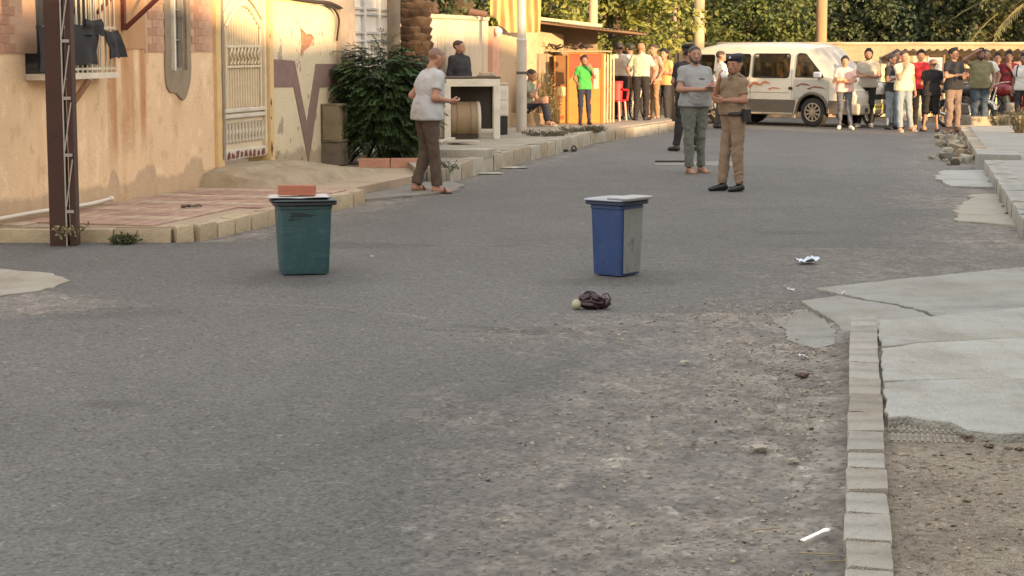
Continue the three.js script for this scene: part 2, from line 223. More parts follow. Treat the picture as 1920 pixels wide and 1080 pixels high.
{
  const L = d => kerbX(d) + 0.185;
  const defs = [
    [[L(8.72), 8.70], [1.83, 8.74], [1.9, 8.66], [2.0, 8.6], [2.04, 8.42], [2.16, 8.33], [2.3, 8.36], [3.0, 8.2], [5.8, 8.0], [5.8, 9.75], [2.6, 9.73], [2.3, 9.71], [2.0, 9.64], [L(9.6), 9.6]],
    [[L(9.7), 9.71], [2.0, 9.71], [2.3, 9.745], [2.6, 9.75], [5.8, 9.78], [5.8, 11.25], [2.9, 11.11], [2.35, 10.93], [2.2, 10.80], [L(10.74), 10.74]],
    [[L(10.84), 10.86], [2.17, 10.87], [2.35, 10.99], [2.9, 11.16], [5.8, 11.29], [5.8, 13.0], [3.4, 12.5], [2.75, 12.1], [2.42, 11.92], [L(11.9), 11.9]]];
  defs.forEach((p, i) => part('slab', slab(jag(p, 0.09, 0.014, i * 9 + 2), 0.06, 0.148 - i * 0.004, 0.006), slabMats[i], foot));
  const aprons = [
    [[1.99, 11.72], [1.84, 11.55], [1.72, 11.9], [1.78, 12.3], [1.74, 12.7], [1.98, 13.3], [2.06, 13.28], [2.09, 12.6], [2.07, 12.1]],
    [[2.12, 11.98], [2.14, 12.6], [2.11, 13.26], [2.08, 13.7], [2.4, 13.95], [2.62, 13.2], [2.72, 12.6], [2.72, 12.16], [2.42, 11.98]],
    [[2.44, 13.97], [2.3, 14.45], [3.1, 15.05], [4.3, 15.9], [8, 17.4], [8, 12.6], [3.4, 12.54], [2.76, 12.18], [2.76, 12.62], [2.66, 13.22]]];
  aprons.forEach((pts, i) => {
    const ap = ext(shp(jag(pts, 0.055, i === 2 ? 0.022 : 0.018, 5 + i)), 0.05); ap.rotateX(-Math.PI / 2);
    const p = ap.attributes.position; for (let k = 0; k < p.count; k++) { const d = -p.getZ(k), x = p.getX(k); p.setY(k, p.getY(k) - 0.042 + 0.085 * sstep(15, 12.2, d) * sstep(1.9, 2.9, x) + 0.01 * vn(x * 3, d * 3)); }
    part('apron_slab', toCreasedNormals(boxUV(ap), 0.5), i === 2 ? dirty(0.26, 0.266, 0.256, 0.31) : dirty(0.25, 0.252, 0.24, 0.5), foot);
  });
  { const em = mat(0.12, 0.085, 0.06, { bump: 0.01 }); for (let i = 0; i < 34; i++) { const t = rnd(), x = lerp(1.7, 3.0, t) + rr(-0.05, 0.05), d = lerp(8.7, 8.2, sstep(0, 0.45, t)) - rr(0.0, 0.12), s = rr(0.012, 0.04), o = part('broken_edge_lump', rock(s, 0.5, 9), i % 3 ? em : conc(0.28, 0.25, 0.2), foot); o.position.set(x, 0.105 + s * 0.2, -d); } }
  // remains of ribbed tiles in the earth
  const tg = block(0.19, 0.03, 0.19, 0.004); const rib = merge([tg, ...[-3, -2, -1, 0, 1, 2, 3].map(i => box(0.012, 0.006, 0.17, i * 0.026, 0.0175, 0))]);
  for (let i = 0; i < 3; i++) for (let j = 0; j < 2; j++) { const o = part('ribbed_tile', rib, conc(0.27, 0.245, 0.205), foot), d = 8.62 - j * 0.2 - i * 0.03; o.position.set(kerbX(d) + 0.28 + i * 0.2, 0.088 + rr(-0.006, 0.006), -d); o.rotation.set(rr(-0.05, 0.05), -0.18 + rr(-0.1, 0.1), rr(-0.05, 0.05)); }
}
solo('concrete_patch', 'pale worn concrete patch on the asphalt in front of the brown lattice pole', 'concrete patch', slab(jag([[-6, 15.9], [-4.2, 15.75], [-3.75, 15.45], [-3.47, 14.95], [-3.55, 14.35], [-3.85, 14.0], [-6, 13.7]], 0.1, 0.04), -0.02, 0.012, 0.003), dirty(0.29, 0.275, 0.24, 0.5));

// left side: raised pavements with a row of kerb stones each
const wallX = d => -9.63 + 0.257 * d;                         // street face of the houses on the left
function kerbRow(parent, pts, h, len, w, mats, y0 = 0) {
  for (let i = 0; i + 1 < pts.length; i++) {
    const [ax, ad] = pts[i], [bx, bd] = pts[i + 1], L = Math.hypot(bx - ax, bd - ad), n = Math.max(1, Math.round(L / len)), a = Math.atan2(bd - ad, bx - ax);
    for (let k = 0; k < n; k++) {
      const t = (k + 0.5) / n, g = block(L / n - 0.018, h + 0.14, w + rr(-0.01, 0.01), 0.022, 0.009), o = part('kerb_stone', g, mats[Math.floor(rnd() * mats.length)], parent);
      o.position.set(lerp(ax, bx, t), y0 + h / 2 - 0.07 + rr(-0.008, 0.008), -lerp(ad, bd, t)); o.rotation.set(rr(-0.02, 0.02), a + rr(-0.02, 0.02), rr(-0.015, 0.015));
    }
  }
}
const kWarm = [conc(0.48, 0.40, 0.28), conc(0.43, 0.355, 0.25), conc(0.52, 0.435, 0.315)];
const pavL = struct('pavement', slab([[-9, 18.12], [-3.16, 18.12], [-3.0, 18.25], [-1.92, 22.3], [-1.95, 22.9], [-1.2, 25.5], [-1.6, 29], [-9, 29]], -0.05, 0.135), conc(0.36, 0.285, 0.21));
kerbRow(pavL, [[-7.0, 18.05], [-3.2, 18.02]], 0.125, 0.52, 0.16, kWarm);
kerbRow(pavL, [[-3.2, 18.02], [-3.04, 18.12], [-2.92, 18.42], [-1.79, 22.45]], 0.155, 0.42, 0.17, kWarm);
kerbRow(pavL, [[-1.79, 22.45], [-1.95, 22.75]], 0.145, 0.3, 0.17, kWarm);
{ // striped paving tiles laid along the house wall
  const tm = [conc(0.43, 0.295, 0.235, 1), conc(0.36, 0.24, 0.195, 1), conc(0.47, 0.36, 0.27, 1), conc(0.5, 0.4, 0.3, 1)], gt = [0, 1, 2].map(() => block(0.292, 0.03, 0.292, 0.004, 0.002));
  const ux = 0.2489, ud = 0.9685; let n = 0;
  for (let i = 0; i < 17; i++) for (let j = 0; j < 8; j++) {
    const s = 0.35 + i * 0.3, q = 0.17 + j * 0.3, x = -5.0 + ux * s + ud * q, d = 18.02 + ud * s - ux * q;
    if (d < 18.3 || x > leftX(d) - 0.28 || d > 23.2 || n >= 290) continue;
    const row = (i + (j > 5 ? 1 : 0)) % 3, o = part('paving_tile', gt[n % 3], tm[row === 0 ? 2 + (rnd() < 0.3 ? 1 : 0) : rnd() < 0.5 ? 0 : 1], pavL); n++;
    o.position.set(x, 0.136 + rr(-0.003, 0.003), -d); o.rotation.set(rr(-0.008, 0.008), Math.atan2(ud, ux) + rr(-0.006, 0.006), rr(-0.008, 0.008));
  }
}
{ // concrete ramp and step in front of the gate
  const st = [[22.9, 0.1, 0.9], [23.02, 0.30, 1.0], [23.5, 0.365, 1.12], [24.3, 0.37, 1.2], [25.1, 0.35, 1.25], [25.9, 0.26, 1.3], [26.6, 0.19, 1.2], [27.3, 0.13, 1.0]], cs = [[0, 0], [0.38, 0], [0.44, 0.18], [0.7, 0.3], [0.84, 0.36], [0.93, 0.72], [1, 1]], pos = [], uv = [], idx = [], NS = 60, NC = 36;
  const seg = (arr, t) => { let i = 0; while (i + 2 < arr.length && t > arr[i + 1][0]) i++; const [a0, ...a] = arr[i], [b0, ...b] = arr[i + 1], q = clamp((t - a0) / (b0 - a0)); return a.map((v, k) => lerp(v, b[k], q)); };
  for (let i = 0; i <= NS; i++) for (let j = 0; j <= NC; j++) { const d0 = lerp(22.9, 27.3, i / NS), [h, w] = seg(st, d0), q = j / NC, o = q * w * (1 + 0.06 * (vn(d0 * 3, 5) - 0.5)), y = lerp(h, 0.1, seg(cs, q)[0]) + 0.016 * (fbm(d0 * 5, o * 6, 3) - 0.5) + (q > 0.98 ? -0.03 : 0); pos.push(wallX(d0) + 0.968 * o - 0.01, y, -(d0 - 0.249 * o)); uv.push(d0, o); }
  for (let i = 0; i < NS; i++) for (let j = 0; j < NC; j++) { const k = i * (NC + 1) + j; idx.push(k, k + 1, k + NC + 1, k + 1, k + NC + 2, k + NC + 1); }
  const g = new THREE.BufferGeometry(); g.setAttribute('position', new THREE.Float32BufferAttribute(pos, 3)); g.setAttribute('uv', new THREE.Float32BufferAttribute(uv, 2)); g.setIndex(idx);
  const m = dirty(0.36, 0.30, 0.215, 0.9); m.side = 2; solo('gate_ramp', 'rough concrete step and ramp leading up to the cream metal gate', 'ramp', toCreasedNormals(g, 0.35), m);
}
solo('dropped_apron', 'low broken concrete apron where the man in the white t-shirt stands', 'apron', slab(jag([[-2.1, 22.95], [-1.72, 22.75], [-1.15, 23.4], [-0.72, 24.1], [-0.62, 25.0], [-0.85, 25.7], [-1.6, 25.9], [-1.9, 24.4]], 0.14, 0.05, 8), -0.05, 0.035, 0.006), conc(0.24, 0.23, 0.21, 0.8, 0.02));
const pav2 = struct('pavement', slab([[-1.15, 25.65], [1.35, 36.3], [3.5, 42.1], [3.5, 52], [-9, 52], [-9, 29.2], [-1.75, 29.2], [-1.3, 25.7]], -0.05, 0.215), conc(0.31, 0.28, 0.23));
kerbRow(pav2, [[-1.02, 25.5], [-0.93, 25.95]], 0.2, 0.24, 0.2, [cPale, conc(0.25, 0.23, 0.17)]);
kerbRow(pav2, [[-0.93, 25.95], [1.5, 36.35]], 0.225, 0.62, 0.19, [cWarm, cPale, conc(0.38, 0.34, 0.26)]);
kerbRow(pav2, [[1.5, 36.35], [3.6, 41.8]], 0.2, 0.6, 0.19, [cWarm, cPale]);
solo('concrete_step', 'low weathered concrete step on the pavement below the white counter', 'step', merge([block(1.25, 0.12, 0.75, 0.02, 0.01)]), cPale, [-0.92, 0.27, 28.3], -0.2);
// right side beyond the side street
const pavR = struct('pavement', slab([[kerbFarX(18.4) + 0.14, 18.4], [24, 18.4], [24, 41.5], [kerbFarX(40) + 0.14, 40]], -0.05, 0.17), conc(0.29, 0.28, 0.26));
kerbRow(pavR, [[kerbFarX(18.4) + 0.1, 18.4], [kerbFarX(27.8) + 0.1, 27.8]], 0.19, 0.5, 0.24, [cGrey, conc(0.36, 0.35, 0.32)]);
kerbRow(pavR, [[kerbFarX(29.5) + 0.1, 29.5], [kerbFarX(40.5) + 0.1, 40.5]], 0.16, 0.55, 0.3, [cWarm, cPale, conc(0.33, 0.27, 0.19)]);
solo('concrete_block', 'square pale concrete block set across the right kerb', 'concrete block', block(0.62, 0.34, 0.9, 0.02, 0.01), cGrey, [kerbFarX(28.6) + 0.2, 0.08, 28.6], -0.2);
part('broken_apron', slab(jag([[kerbFarX(24.7) - 0.02, 24.7], [kerbFarX(24.7) - 0.55, 24.9], [kerbFarX(26.6) - 0.75, 26.6], [kerbFarX(28) - 0.6, 28], [kerbFarX(28) - 0.02, 28]], 0.15, 0.06), -0.03, 0.03, 0.004), cGrey, pavR);
part('broken_apron', slab(jag([[kerbFarX(19.5) - 0.02, 19.5], [kerbFarX(19.5) - 0.5, 20], [kerbFarX(21.6) - 0.6, 21.6], [kerbFarX(23.6) - 0.3, 23.6], [kerbFarX(23.6) - 0.02, 23.6]], 0.15, 0.08), -0.03, 0.022, 0.004), conc(0.3, 0.28, 0.24), pavR);
solo('low_platform', 'low sunlit concrete platform edge behind the right pavement', 'platform', block(5.2, 0.3, 1.1, 0.02, 0.01), conc(0.42, 0.36, 0.27), [12.55, 0.15, 42.3], 0.0);

// ---------------------------------------------------------------- left: house with clothes at the window, gate, wall with the V
const WA = Math.atan2(0.9685, 0.2489);
const onWall = s => [-5.107 + 0.2489 * s, 17.6 + 0.9685 * s];   // metres along the street face from the house corner -> x, distance
const sOf = d => (d - 17.6) / 0.9685;
const wallThing = (name, label, cat, s = 0, y = 0, out = 0) => { const [x, d] = onWall(s); return thing(name, label, cat, [x + 0.9685 * out, y, d - 0.2489 * out], WA); };
{
  const L = 6.0, plasterT = tex(1536, 1024, (u, v) => {       // 6 m by 4 m of stained plaster
    const x = u * 6, y = v * 4, a = fbm(x * 0.9, y * 0.9 + 3, 5), b = fbm(x * 7 + 5, y * 5, 4), c = vn(x * 60, y * 60);
    let k = 0.86 + 0.2 * a + 0.1 * (b - 0.5) + 0.05 * (c - 0.5); let r = 0.72 * k, g = 0.52 * k, bl = 0.325 * k;
    // rusty run-off below the steel bracket, rain streaks, damp at the foot
    const run = fbm(x * 9 + 4, y * 0.8, 4), sx = Math.max(sstep(0.16, 0.06, Math.abs(x - 3.25)), sstep(0.24, 0.1, Math.abs(x - 3.62)) * 0.9, sstep(0.14, 0.04, Math.abs(x - 4.02)), 0.3 * sstep(0.2, 0.05, Math.abs(x - 2.0)), 0.25 * sstep(0.25, 0.05, Math.abs(x - 4.9)));
    let st = sx * sstep(0.35, 0.75, run + 0.2) * sstep(0.2 + 0.6 * vn(x * 5, 3), 1.1, y) * 1.0;
    r *= 1 - 0.34 * st; g *= 1 - 0.52 * st; bl *= 1 - 0.66 * st;
    const s2 = sstep(0.62, 0.8, fbm(x * 6 + 90, y * 0.5 + 8, 4)) * 0.45 * sstep(2.2, 0.6, y + b); r *= 1 - 0.2 * s2; g *= 1 - 0.28 * s2; bl *= 1 - 0.34 * s2;
    const damp = sstep(0.02, -0.05, y - 0.36 - 0.16 * sstep(0.55, 0.8, vn(x * 3.1 + 7, 1)) - 0.10 * (b - 0.5)); const dk = damp * (0.35 + 0.5 * b);
    r = lerp(r, 0.20, dk * 0.7); g = lerp(g, 0.155, dk * 0.7); bl = lerp(bl, 0.11, dk * 0.7);
    if (b > 0.69) { r *= 1.06; g *= 1.1; bl *= 1.16; } if (b < 0.3) { r *= 0.9; g *= 0.88; bl *= 0.86; }
    return [r, g, bl];
  });
  const pm = new THREE.MeshStandardMaterial({ map: rep(plasterT, 1 / 6, 1 / 4), bumpMap: rep(concB, 0.5), bumpScale: 0.006, roughness: 0.94 });
  const h = wallThing('house', 'plastered house with orange stained wall and pink brick upper courses behind the lattice pole', 'house');
  const w1 = [1.37, 1.56, 2.96, 2.75], w2 = [4.72, 1.53, 5.2, 2.75];
  part('wall', ext(shp(rect(0, 0, L, 3.3), [rect(...w1), rect(...w2)]), 0.24, 0, -0.24), pm, h);
  part('side_wall', box(0.24, 3.3, 4.7, 0.12, 1.65, -2.6), pm, h);
  part('rear_wall', box(L, 3.3, 0.2, L / 2, 1.65, -5), pm, h);
  const roof = part('roof', box(L + 0.3, 0.2, 5.3, L / 2, 3.4, -2.5), cWarm, h); part('parapet', box(L, 0.35, 0.16, L / 2, 3.675, -0.1), pm, roof);
  // brick courses
  const bm = [mat(0.50, 0.285, 0.185, { bump: 0.006 }), mat(0.53, 0.32, 0.215, { bump: 0.006 }), mat(0.46, 0.255, 0.165, { bump: 0.006 })], bg = [0, 1, 2].map(() => block(0.206, 0.083, 0.016, 0.004, 0.002));
  for (const [bw, bx] of [[1.6, 0.8], [0.5, 4.33], [0.66, 5.65]]) part('brick_bed', box(bw, 0.92, 0.008, bx, 2.22, 0.004), mat(0.52, 0.335, 0.225, { bump: 0.006 }), h);
  for (let r = 0; r < 10; r++) for (let i = 0; i < 28; i++) {
    const x = 0.11 + i * 0.213 + (r % 2 ? 0 : 0.105), y = 1.815 + r * 0.089; if (x > 5.85) continue;
    const hit = ([a, b, c, d]) => x + 0.1 > a - 0.12 && x - 0.1 < c + (a > 4 ? 0.12 : 0.6) && y < d && y > b - 0.1; if (hit(w1) || hit(w2)) continue; if (x > 1.55 && x < 4.16) continue;
    const o = part('brick', bg[(i * 7 + r) % 3], bm[(i * 5 + r * 3) % 3], h); o.position.set(x, y, 0.007 + rr(-0.002, 0.002));
  }
  part('downpipe_band', box(0.78, 1.5, 0.012, 3.68, 2.55, 0.006), new THREE.MeshStandardMaterial({ color: col(0.44, 0.255, 0.13), map: rep(concT, 0.9, 0.25), roughness: 0.95 }), h);
  // narrow window in a rough cement surround
  const cem = part('cement_surround', ext(shp(jag([[4.58, 2.75], [4.58, 1.5], [4.62, 1.36], [4.7, 1.3], [4.86, 1.29], [4.95, 1.24], [5.06, 1.2], [5.16, 1.26], [5.27, 1.42], [5.3, 1.6], [5.3, 2.75]], 0.07, 0.012), [rect(4.74, 1.55, 5.18, 2.74)]), 0.02, 0, 0.0), conc(0.43, 0.345, 0.25, 1, 0.03), h);
  const nw = part('window', merge([box(0.44, 0.03, 0.06, 4.96, 1.565, -0.05), box(0.03, 1.2, 0.06, 5.165, 2.15, -0.05), box(0.44, 0.02, 0.02, 4.96, 1.9, -0.06), box(0.44, 0.02, 0.02, 4.96, 2.25, -0.06)]), cGrey, h);
  part('frame_bar', box(0.035, 1.22, 0.07, 4.78, 2.16, 0.02), mat(0.7, 0.66, 0.58, { roughness: 0.5 }), nw); part('board', box(0.42, 1.2, 0.02, 4.96, 2.15, -0.1), conc(0.30, 0.245, 0.18, 1), nw);
  // grille window
  const win = part('window', merge([box(1.59, 0.06, 0.34, 2.165, 1.53, 0.06), box(0.05, 1.2, 0.06, 1.4, 2.16, -0.06), box(0.05, 1.2, 0.06, 2.935, 2.16, -0.06)]), mat(0.66, 0.6, 0.48), h);
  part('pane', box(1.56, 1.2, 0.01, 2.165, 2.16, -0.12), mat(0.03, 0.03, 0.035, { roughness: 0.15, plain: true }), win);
  for (let i = 0; i < 15; i++) part('bar', cyl(0.011, 0.011, 1.2, 1.44 + i * 0.106, 2.15, 0.2, 0, 0, 0, 8), mat(0.62, 0.55, 0.42, { roughness: 0.55 }), win);
  for (const y of [1.6, 2.02, 2.45]) part('rail', box(1.56, 0.025, 0.014, 2.165, y, 0.2), mat(0.62, 0.55, 0.42, { roughness: 0.55 }), win);
  part('bracket', merge([bar([2.3, 1.22, 0.0], [2.3, 1.5, 0.22], 0.035, 6)]), mat(0.36, 0.22, 0.14), win);
  // red-brown steel bracket
  part('steel_bracket', merge([box(0.05, 0.8, 0.05, 3.5, 2.4, 0.03), bar([3.5, 2.02, 0.05], [3.5, 2.6, 0.75], 0.028, 6), bar([3.5, 2.6, 0.03], [3.5, 2.6, 0.75], 0.028, 6), bar([2.9, 2.18, 0.03], [3.5, 2.48, 0.03], 0.022, 6)]), mat(0.13, 0.035, 0.022, { roughness: 0.6 }), h);
}
// cloths on the grille
function cloth(name, label, s0, s1, y0, y1, out, ph, lean = 0, group) {
  const nx = 18, ny = 14, g = new THREE.PlaneGeometry(1, 1, nx, ny), p = g.attributes.position, [wx, wd] = onWall(0);
  for (let i = 0; i < p.count; i++) { const u = p.getX(i) + 0.5, v = p.getY(i) + 0.5; const z = out + 0.022 * Math.sin(u * 9 + ph + (1 - v) * 0.8) * (1.15 - v) + 0.03 * (vn(u * 4 + ph, v * 3) - 0.5) + lean * (1 - v) * 0.5; p.setXYZ(i, lerp(s0, s1, u) + lean * (1 - v) * 0.3 + 0.02 * (vn(v * 5, ph) - 0.5), lerp(y0, y1, v) + 0.035 * (vn(u * 5 + ph, 2) - 0.5) * (1 - v) - 0.02 * Math.sin(u * 3.14) * v, z); }
  g.computeVertexNormals(); const b = g.clone(); const bp = b.attributes.position; for (let i = 0; i < bp.count; i++) bp.setZ(i, bp.getZ(i) - 0.012); const idx = b.index.array; for (let i = 0; i < idx.length; i += 3) { const t = idx[i]; idx[i] = idx[i + 1]; idx[i + 1] = t; } b.computeVertexNormals();
  const o = solo(name, label, 'clothing', merge([g, b]), mat(0.028, 0.028, 0.031, { roughness: 0.95 }), [wx, 0, wd], WA, group); return o;
}
cloth('draped_cloth', 'black cloth hanging on the window grille left of the lattice pole', 1.2, 1.72, 1.57, 2.03, 0.235, 0.4);
cloth('draped_cloth', 'black cloth with two folds hanging on the window grille right of the lattice pole', 1.83, 2.48, 1.64, 2.06, 0.24, 2.1);
cloth('dark_jacket', 'dark jacket hanging from the far end of the window grille', 2.62, 2.92, 1.70, 2.0, 0.25, 4.0, 0.12);
cloth('draped_cloth', 'bunched black cloth lying over the top of the window grille', 2.15, 2.52, 1.93, 2.11, 0.26, 5.0);

{ // gate with its pillars
  const ym = mat(0.66, 0.47, 0.235, { bump: 0.008 }), gp = wallThing('gate_pillar', 'yellow plastered pillar with long cracks between the house and the gate', 'pillar', 6.0);
  part('shaft', ext(shp(jag([[0.002, 0], [0.2, 0], [0.2, 2.9], [0.002, 2.9]], 0.12, 0.006)), 0.3, 0, -0.26), ym, gp);
  part('worn_edge', ext(shp(jag([[0.14, 0.45], [0.21, 0.45], [0.21, 2.9], [0.16, 2.9]], 0.06, 0.012, 4)), 0.012, 0, 0.042), conc(0.52, 0.46, 0.36, 2, 0.03), gp);
  const gp2 = wallThing('gate_pillar', 'narrow golden post with rust spots on the far side of the gate', 'pillar', 7.68);
  part('shaft', ext(shp(rect(0.002, 0, 0.14, 2.9)), 0.32, 0, -0.26), ym, gp2);
  const rust = mat(0.12, 0.035, 0.02); for (const [y, r] of [[1.1, 0.03], [1.95, 0.016], [0.5, 0.05], [0.9, 0.014]]) part('rust_spot', ext(shp(jag([[0.03, y - r * 2], [0.03 + r, y], [0.03, y + r * 2], [0.025 - r * 0.5, y]], 0.02, 0.008)), 0.003, 0, 0.06), rust, gp2);
  const g = wallThing('metal_gate', 'cream metal gate with arched ribbed panel and rusty bottom edge', 'gate', 6.21, 0.44);
  const cm = mat(0.66, 0.56, 0.40, { roughness: 0.55 }), cm2 = mat(0.6, 0.555, 0.46, { roughness: 0.55 }), W = 1.46, Ht = 2.2;
  part('sheet', box(W, Ht, 0.02, W / 2, Ht / 2, -0.03), cm, g);
  for (const x of [0.03, W - 0.03]) part('stile', rbox(0.06, Ht, 0.05, 0.01, x, Ht / 2, 0), cm, g);
  for (const y of [0.06, 0.5, 0.57]) part('rail', rbox(W - 0.12, 0.05, 0.045, 0.01, W / 2, y + 0.02, 0), cm2, g);
  part('rail', rbox(W - 0.32, 0.03, 0.03, 0.008, W / 2, 1.13, 0), cm, g); part('rail', rbox(W - 0.32, 0.03, 0.03, 0.008, W / 2, 1.38, 0), cm, g);
  const arch = []; for (let i = 0; i <= 16; i++) { const t = i / 16; arch.push([0.16 + t * (W - 0.32), 1.62 + 0.28 * Math.sin(t * Math.PI), 0.005]); }
  part('arch_band', tube(arch, 0.024, 40, 8), cm, g); part('arch_band', tube(arch.map(([x, y, z]) => [W / 2 + (x - W / 2) * 1.14, y + 0.12, z]), 0.018, 40, 8), cm, g);
  for (const x of [0.16, W - 0.16]) part('panel_edge', cyl(0.02, 0.02, 1.02, x, 1.12, 0, 0, 0, 0, 8), cm, g);
  for (let i = 0; i < 13; i++) { const x = 0.23 + i * (W - 0.46) / 12, t = (x - 0.16) / (W - 0.32), y1 = 1.62 + 0.28 * Math.sin(t * Math.PI); part('rib', rbox(0.022, y1 - 0.62, 0.03, 0.007, x, (y1 + 0.62) / 2, -0.012), cm, g); }
  const scroll = tube([[0, -0.1, 0], [0.03, -0.05, 0.01], [-0.025, 0.02, 0.012], [0.02, 0.08, 0.01], [0.045, 0.1, 0]], 0.014, 16, 6);
  for (let i = 0; i < 9; i++) { const o = part('scroll', scroll, cm, g); o.position.set(0.28 + i * (W - 0.56) / 8, 1.26, 0.012); }
  for (let i = 0; i < 12; i++) { const o = part('baluster', new THREE.LatheGeometry([[0.008, -0.13], [0.028, -0.1], [0.012, -0.04], [0.03, 0.02], [0.012, 0.08], [0.026, 0.13]].map(p => new THREE.Vector2(...p)), 8), cm2, g); o.position.set(0.14 + i * (W - 0.28) / 11, 0.31, 0); }
  for (let i = 0; i < 9; i++) { const x = 0.1 + i * 0.14; part('rust_patch', ext(shp(jag([[x, 0.0], [x + rr(0.06, 0.13), 0.0], [x + rr(0.05, 0.12), rr(0.04, 0.1)], [x + 0.02, rr(0.05, 0.1)]], 0.03, 0.016, i * 3)), 0.004, 0, 0.024), mat(0.16, 0.05, 0.035), g); }
  part('bottom_rail', box(W - 0.12, 0.09, 0.05, W / 2, 0.03, -0.002), mat(0.5, 0.44, 0.36), g);
}
{ // V wall
  const w = wallThing('boundary_wall', 'peeling cream wall with a mauve V-shaped band', 'wall', 7.84), L = 2.58;
  part('masonry', box(L, 2.35, 0.2, L / 2, 1.175, -0.13), mat(0.42, 0.23, 0.15, { bump: 0.01 }), w);
  const hole = jag([[1.12, 1.70], [1.16, 1.86], [1.12, 2.1], [1.24, 2.03], [1.37, 1.98], [1.53, 2.0], [1.68, 1.93], [1.58, 1.84], [1.45, 1.8], [1.30, 1.76], [1.2, 1.66]], 0.05, 0.012, 6);
  const vt = tex(1024, 1024, (u, v) => { const x = u * 2.6, y = v * 2.5, a = fbm(x * 1.3, y * 1.3, 5), b = fbm(x * 10, y * 7, 4), s = fbm(x * 14 + 3, y * 0.9, 4); let k = 0.84 + 0.2 * a + 0.1 * (b - 0.5); let r = 0.63 * k, g = 0.545 * k, bl = 0.385 * k;
    const pl = Math.max(sstep(0.72, 0.76, b + 0.30 * sstep(0.16, 0.02, Math.abs(x - 0.36 - 0.1 * (s - 0.5))) * vn(y * 5, x * 3)), 0.5 * sstep(0.66, 0.76, s) * sstep(0.4, 1, vn(y * 2, 8) + 0.2)); r = lerp(r, 0.27, pl * 0.75); g = lerp(g, 0.215, pl * 0.75); bl = lerp(bl, 0.15, pl * 0.75);
    const dm = sstep(0.05, -0.06, y - 0.42 - 0.22 * (b - 0.5)); r *= 1 - 0.35 * dm; g *= 1 - 0.38 * dm; bl *= 1 - 0.4 * dm; return [r, g, bl]; });
  const vm = new THREE.MeshStandardMaterial({ map: rep(vt, 1 / 2.6, 1 / 2.5), bumpMap: rep(concB, 0.8), bumpScale: 0.014, roughness: 0.94 });
  part('plaster', ext(shp(jag([[0, 0], [L, 0], [L, 2.38], [0, 2.42]], 0.3, 0.004), [hole]), 0.03, 0, -0.028), vm, w);
  const bg = block(0.2, 0.062, 0.03, 0.005, 0.003); for (let r = 0; r < 7; r++) for (let i = 0; i < 3; i++) { const o = part('brick', bg, mat(0.46, 0.23, 0.14, { bump: 0.006 }), w); o.position.set(1.15 + i * 0.215 + (r % 2) * 0.1, 1.71 + r * 0.072, -0.034 + rr(-0.004, 0.004)); }
  const S = d => sOf(d) - 7.84;
  part('v_band', ext(shp([[S(25.2), 1.66], [S(26.05), 1.63], [S(26.47), 0.78], [S(26.85), 1.58], [S(27.68), 1.57], [S(27.68), 1.25], [S(26.98), 1.25], [S(26.52), 0.22], [S(26.0), 1.28], [S(25.2), 1.29]]), 0.008, 0, 0.0025), mat(0.225, 0.145, 0.125, { bump: 0.006, tile: 1.6 }), w);
  for (let i = 0; i < 4; i++) part('plaster_chip', ext(shp(jag([[0.0, 1.3 + i * 0.09], [0.03, 1.31 + i * 0.09], [0.025, 1.35 + i * 0.09], [-0.01, 1.34 + i * 0.09]], 0.02, 0.008, i)), 0.014, 0, 0.001), mat(0.6, 0.53, 0.4), w);
}
{ const [x, d] = onWall(9.9); solo('overhead_cable', 'dark cable bundle lying along the top of the cream V wall', 'cable', merge([tube([[-2, 2.5, 0.02], [-1.4, 2.46, 0.03], [-0.6, 2.43, 0.05], [0.1, 2.42, 0.06], [0.6, 2.36, 0.05]], 0.028), tube([[-1.6, 2.55, 0.0], [-0.6, 2.45, 0.05], [0.3, 2.33, 0.06], [0.45, 2.2, 0.07], [0.42, 2.02, 0.06], [0.4, 1.9, 0.05]], 0.016)]), mat(0.035, 0.028, 0.024), [x, 0, d], WA); }
{ const t = wallThing('meter_box', 'small weathered concrete box standing on a darker block against the V wall', 'concrete box', 9.72, 0.16, 0.14);
  part('block', block(0.36, 0.32, 0.26, 0.012, 0.006).translate(0.2, 0.16, 0), conc(0.17, 0.14, 0.11, 1.5), t); part('box', merge([box(0.4, 0.5, 0.03, 0.2, 0.59, -0.12), box(0.03, 0.5, 0.26, 0.015, 0.59, 0), box(0.03, 0.5, 0.26, 0.385, 0.59, 0), box(0.4, 0.03, 0.27, 0.2, 0.845, 0), box(0.4, 0.03, 0.27, 0.2, 0.345, 0)]), conc(0.24, 0.2, 0.14, 1.5), t); part('inner_panel', box(0.34, 0.46, 0.02, 0.2, 0.59, 0.07), conc(0.40, 0.33, 0.21, 1.5), t); }
{ const p = wallThing('wall_pillar', 'plain grey rendered pillar between the V wall and the white gate', 'pillar', 10.43, 0, 0.03); part('shaft', block(0.62, 3.2, 0.4, 0.015, 0.004).translate(0.31, 1.6, -0.16), mat(0.44, 0.36, 0.285, { bump: 0.006 }), p); }
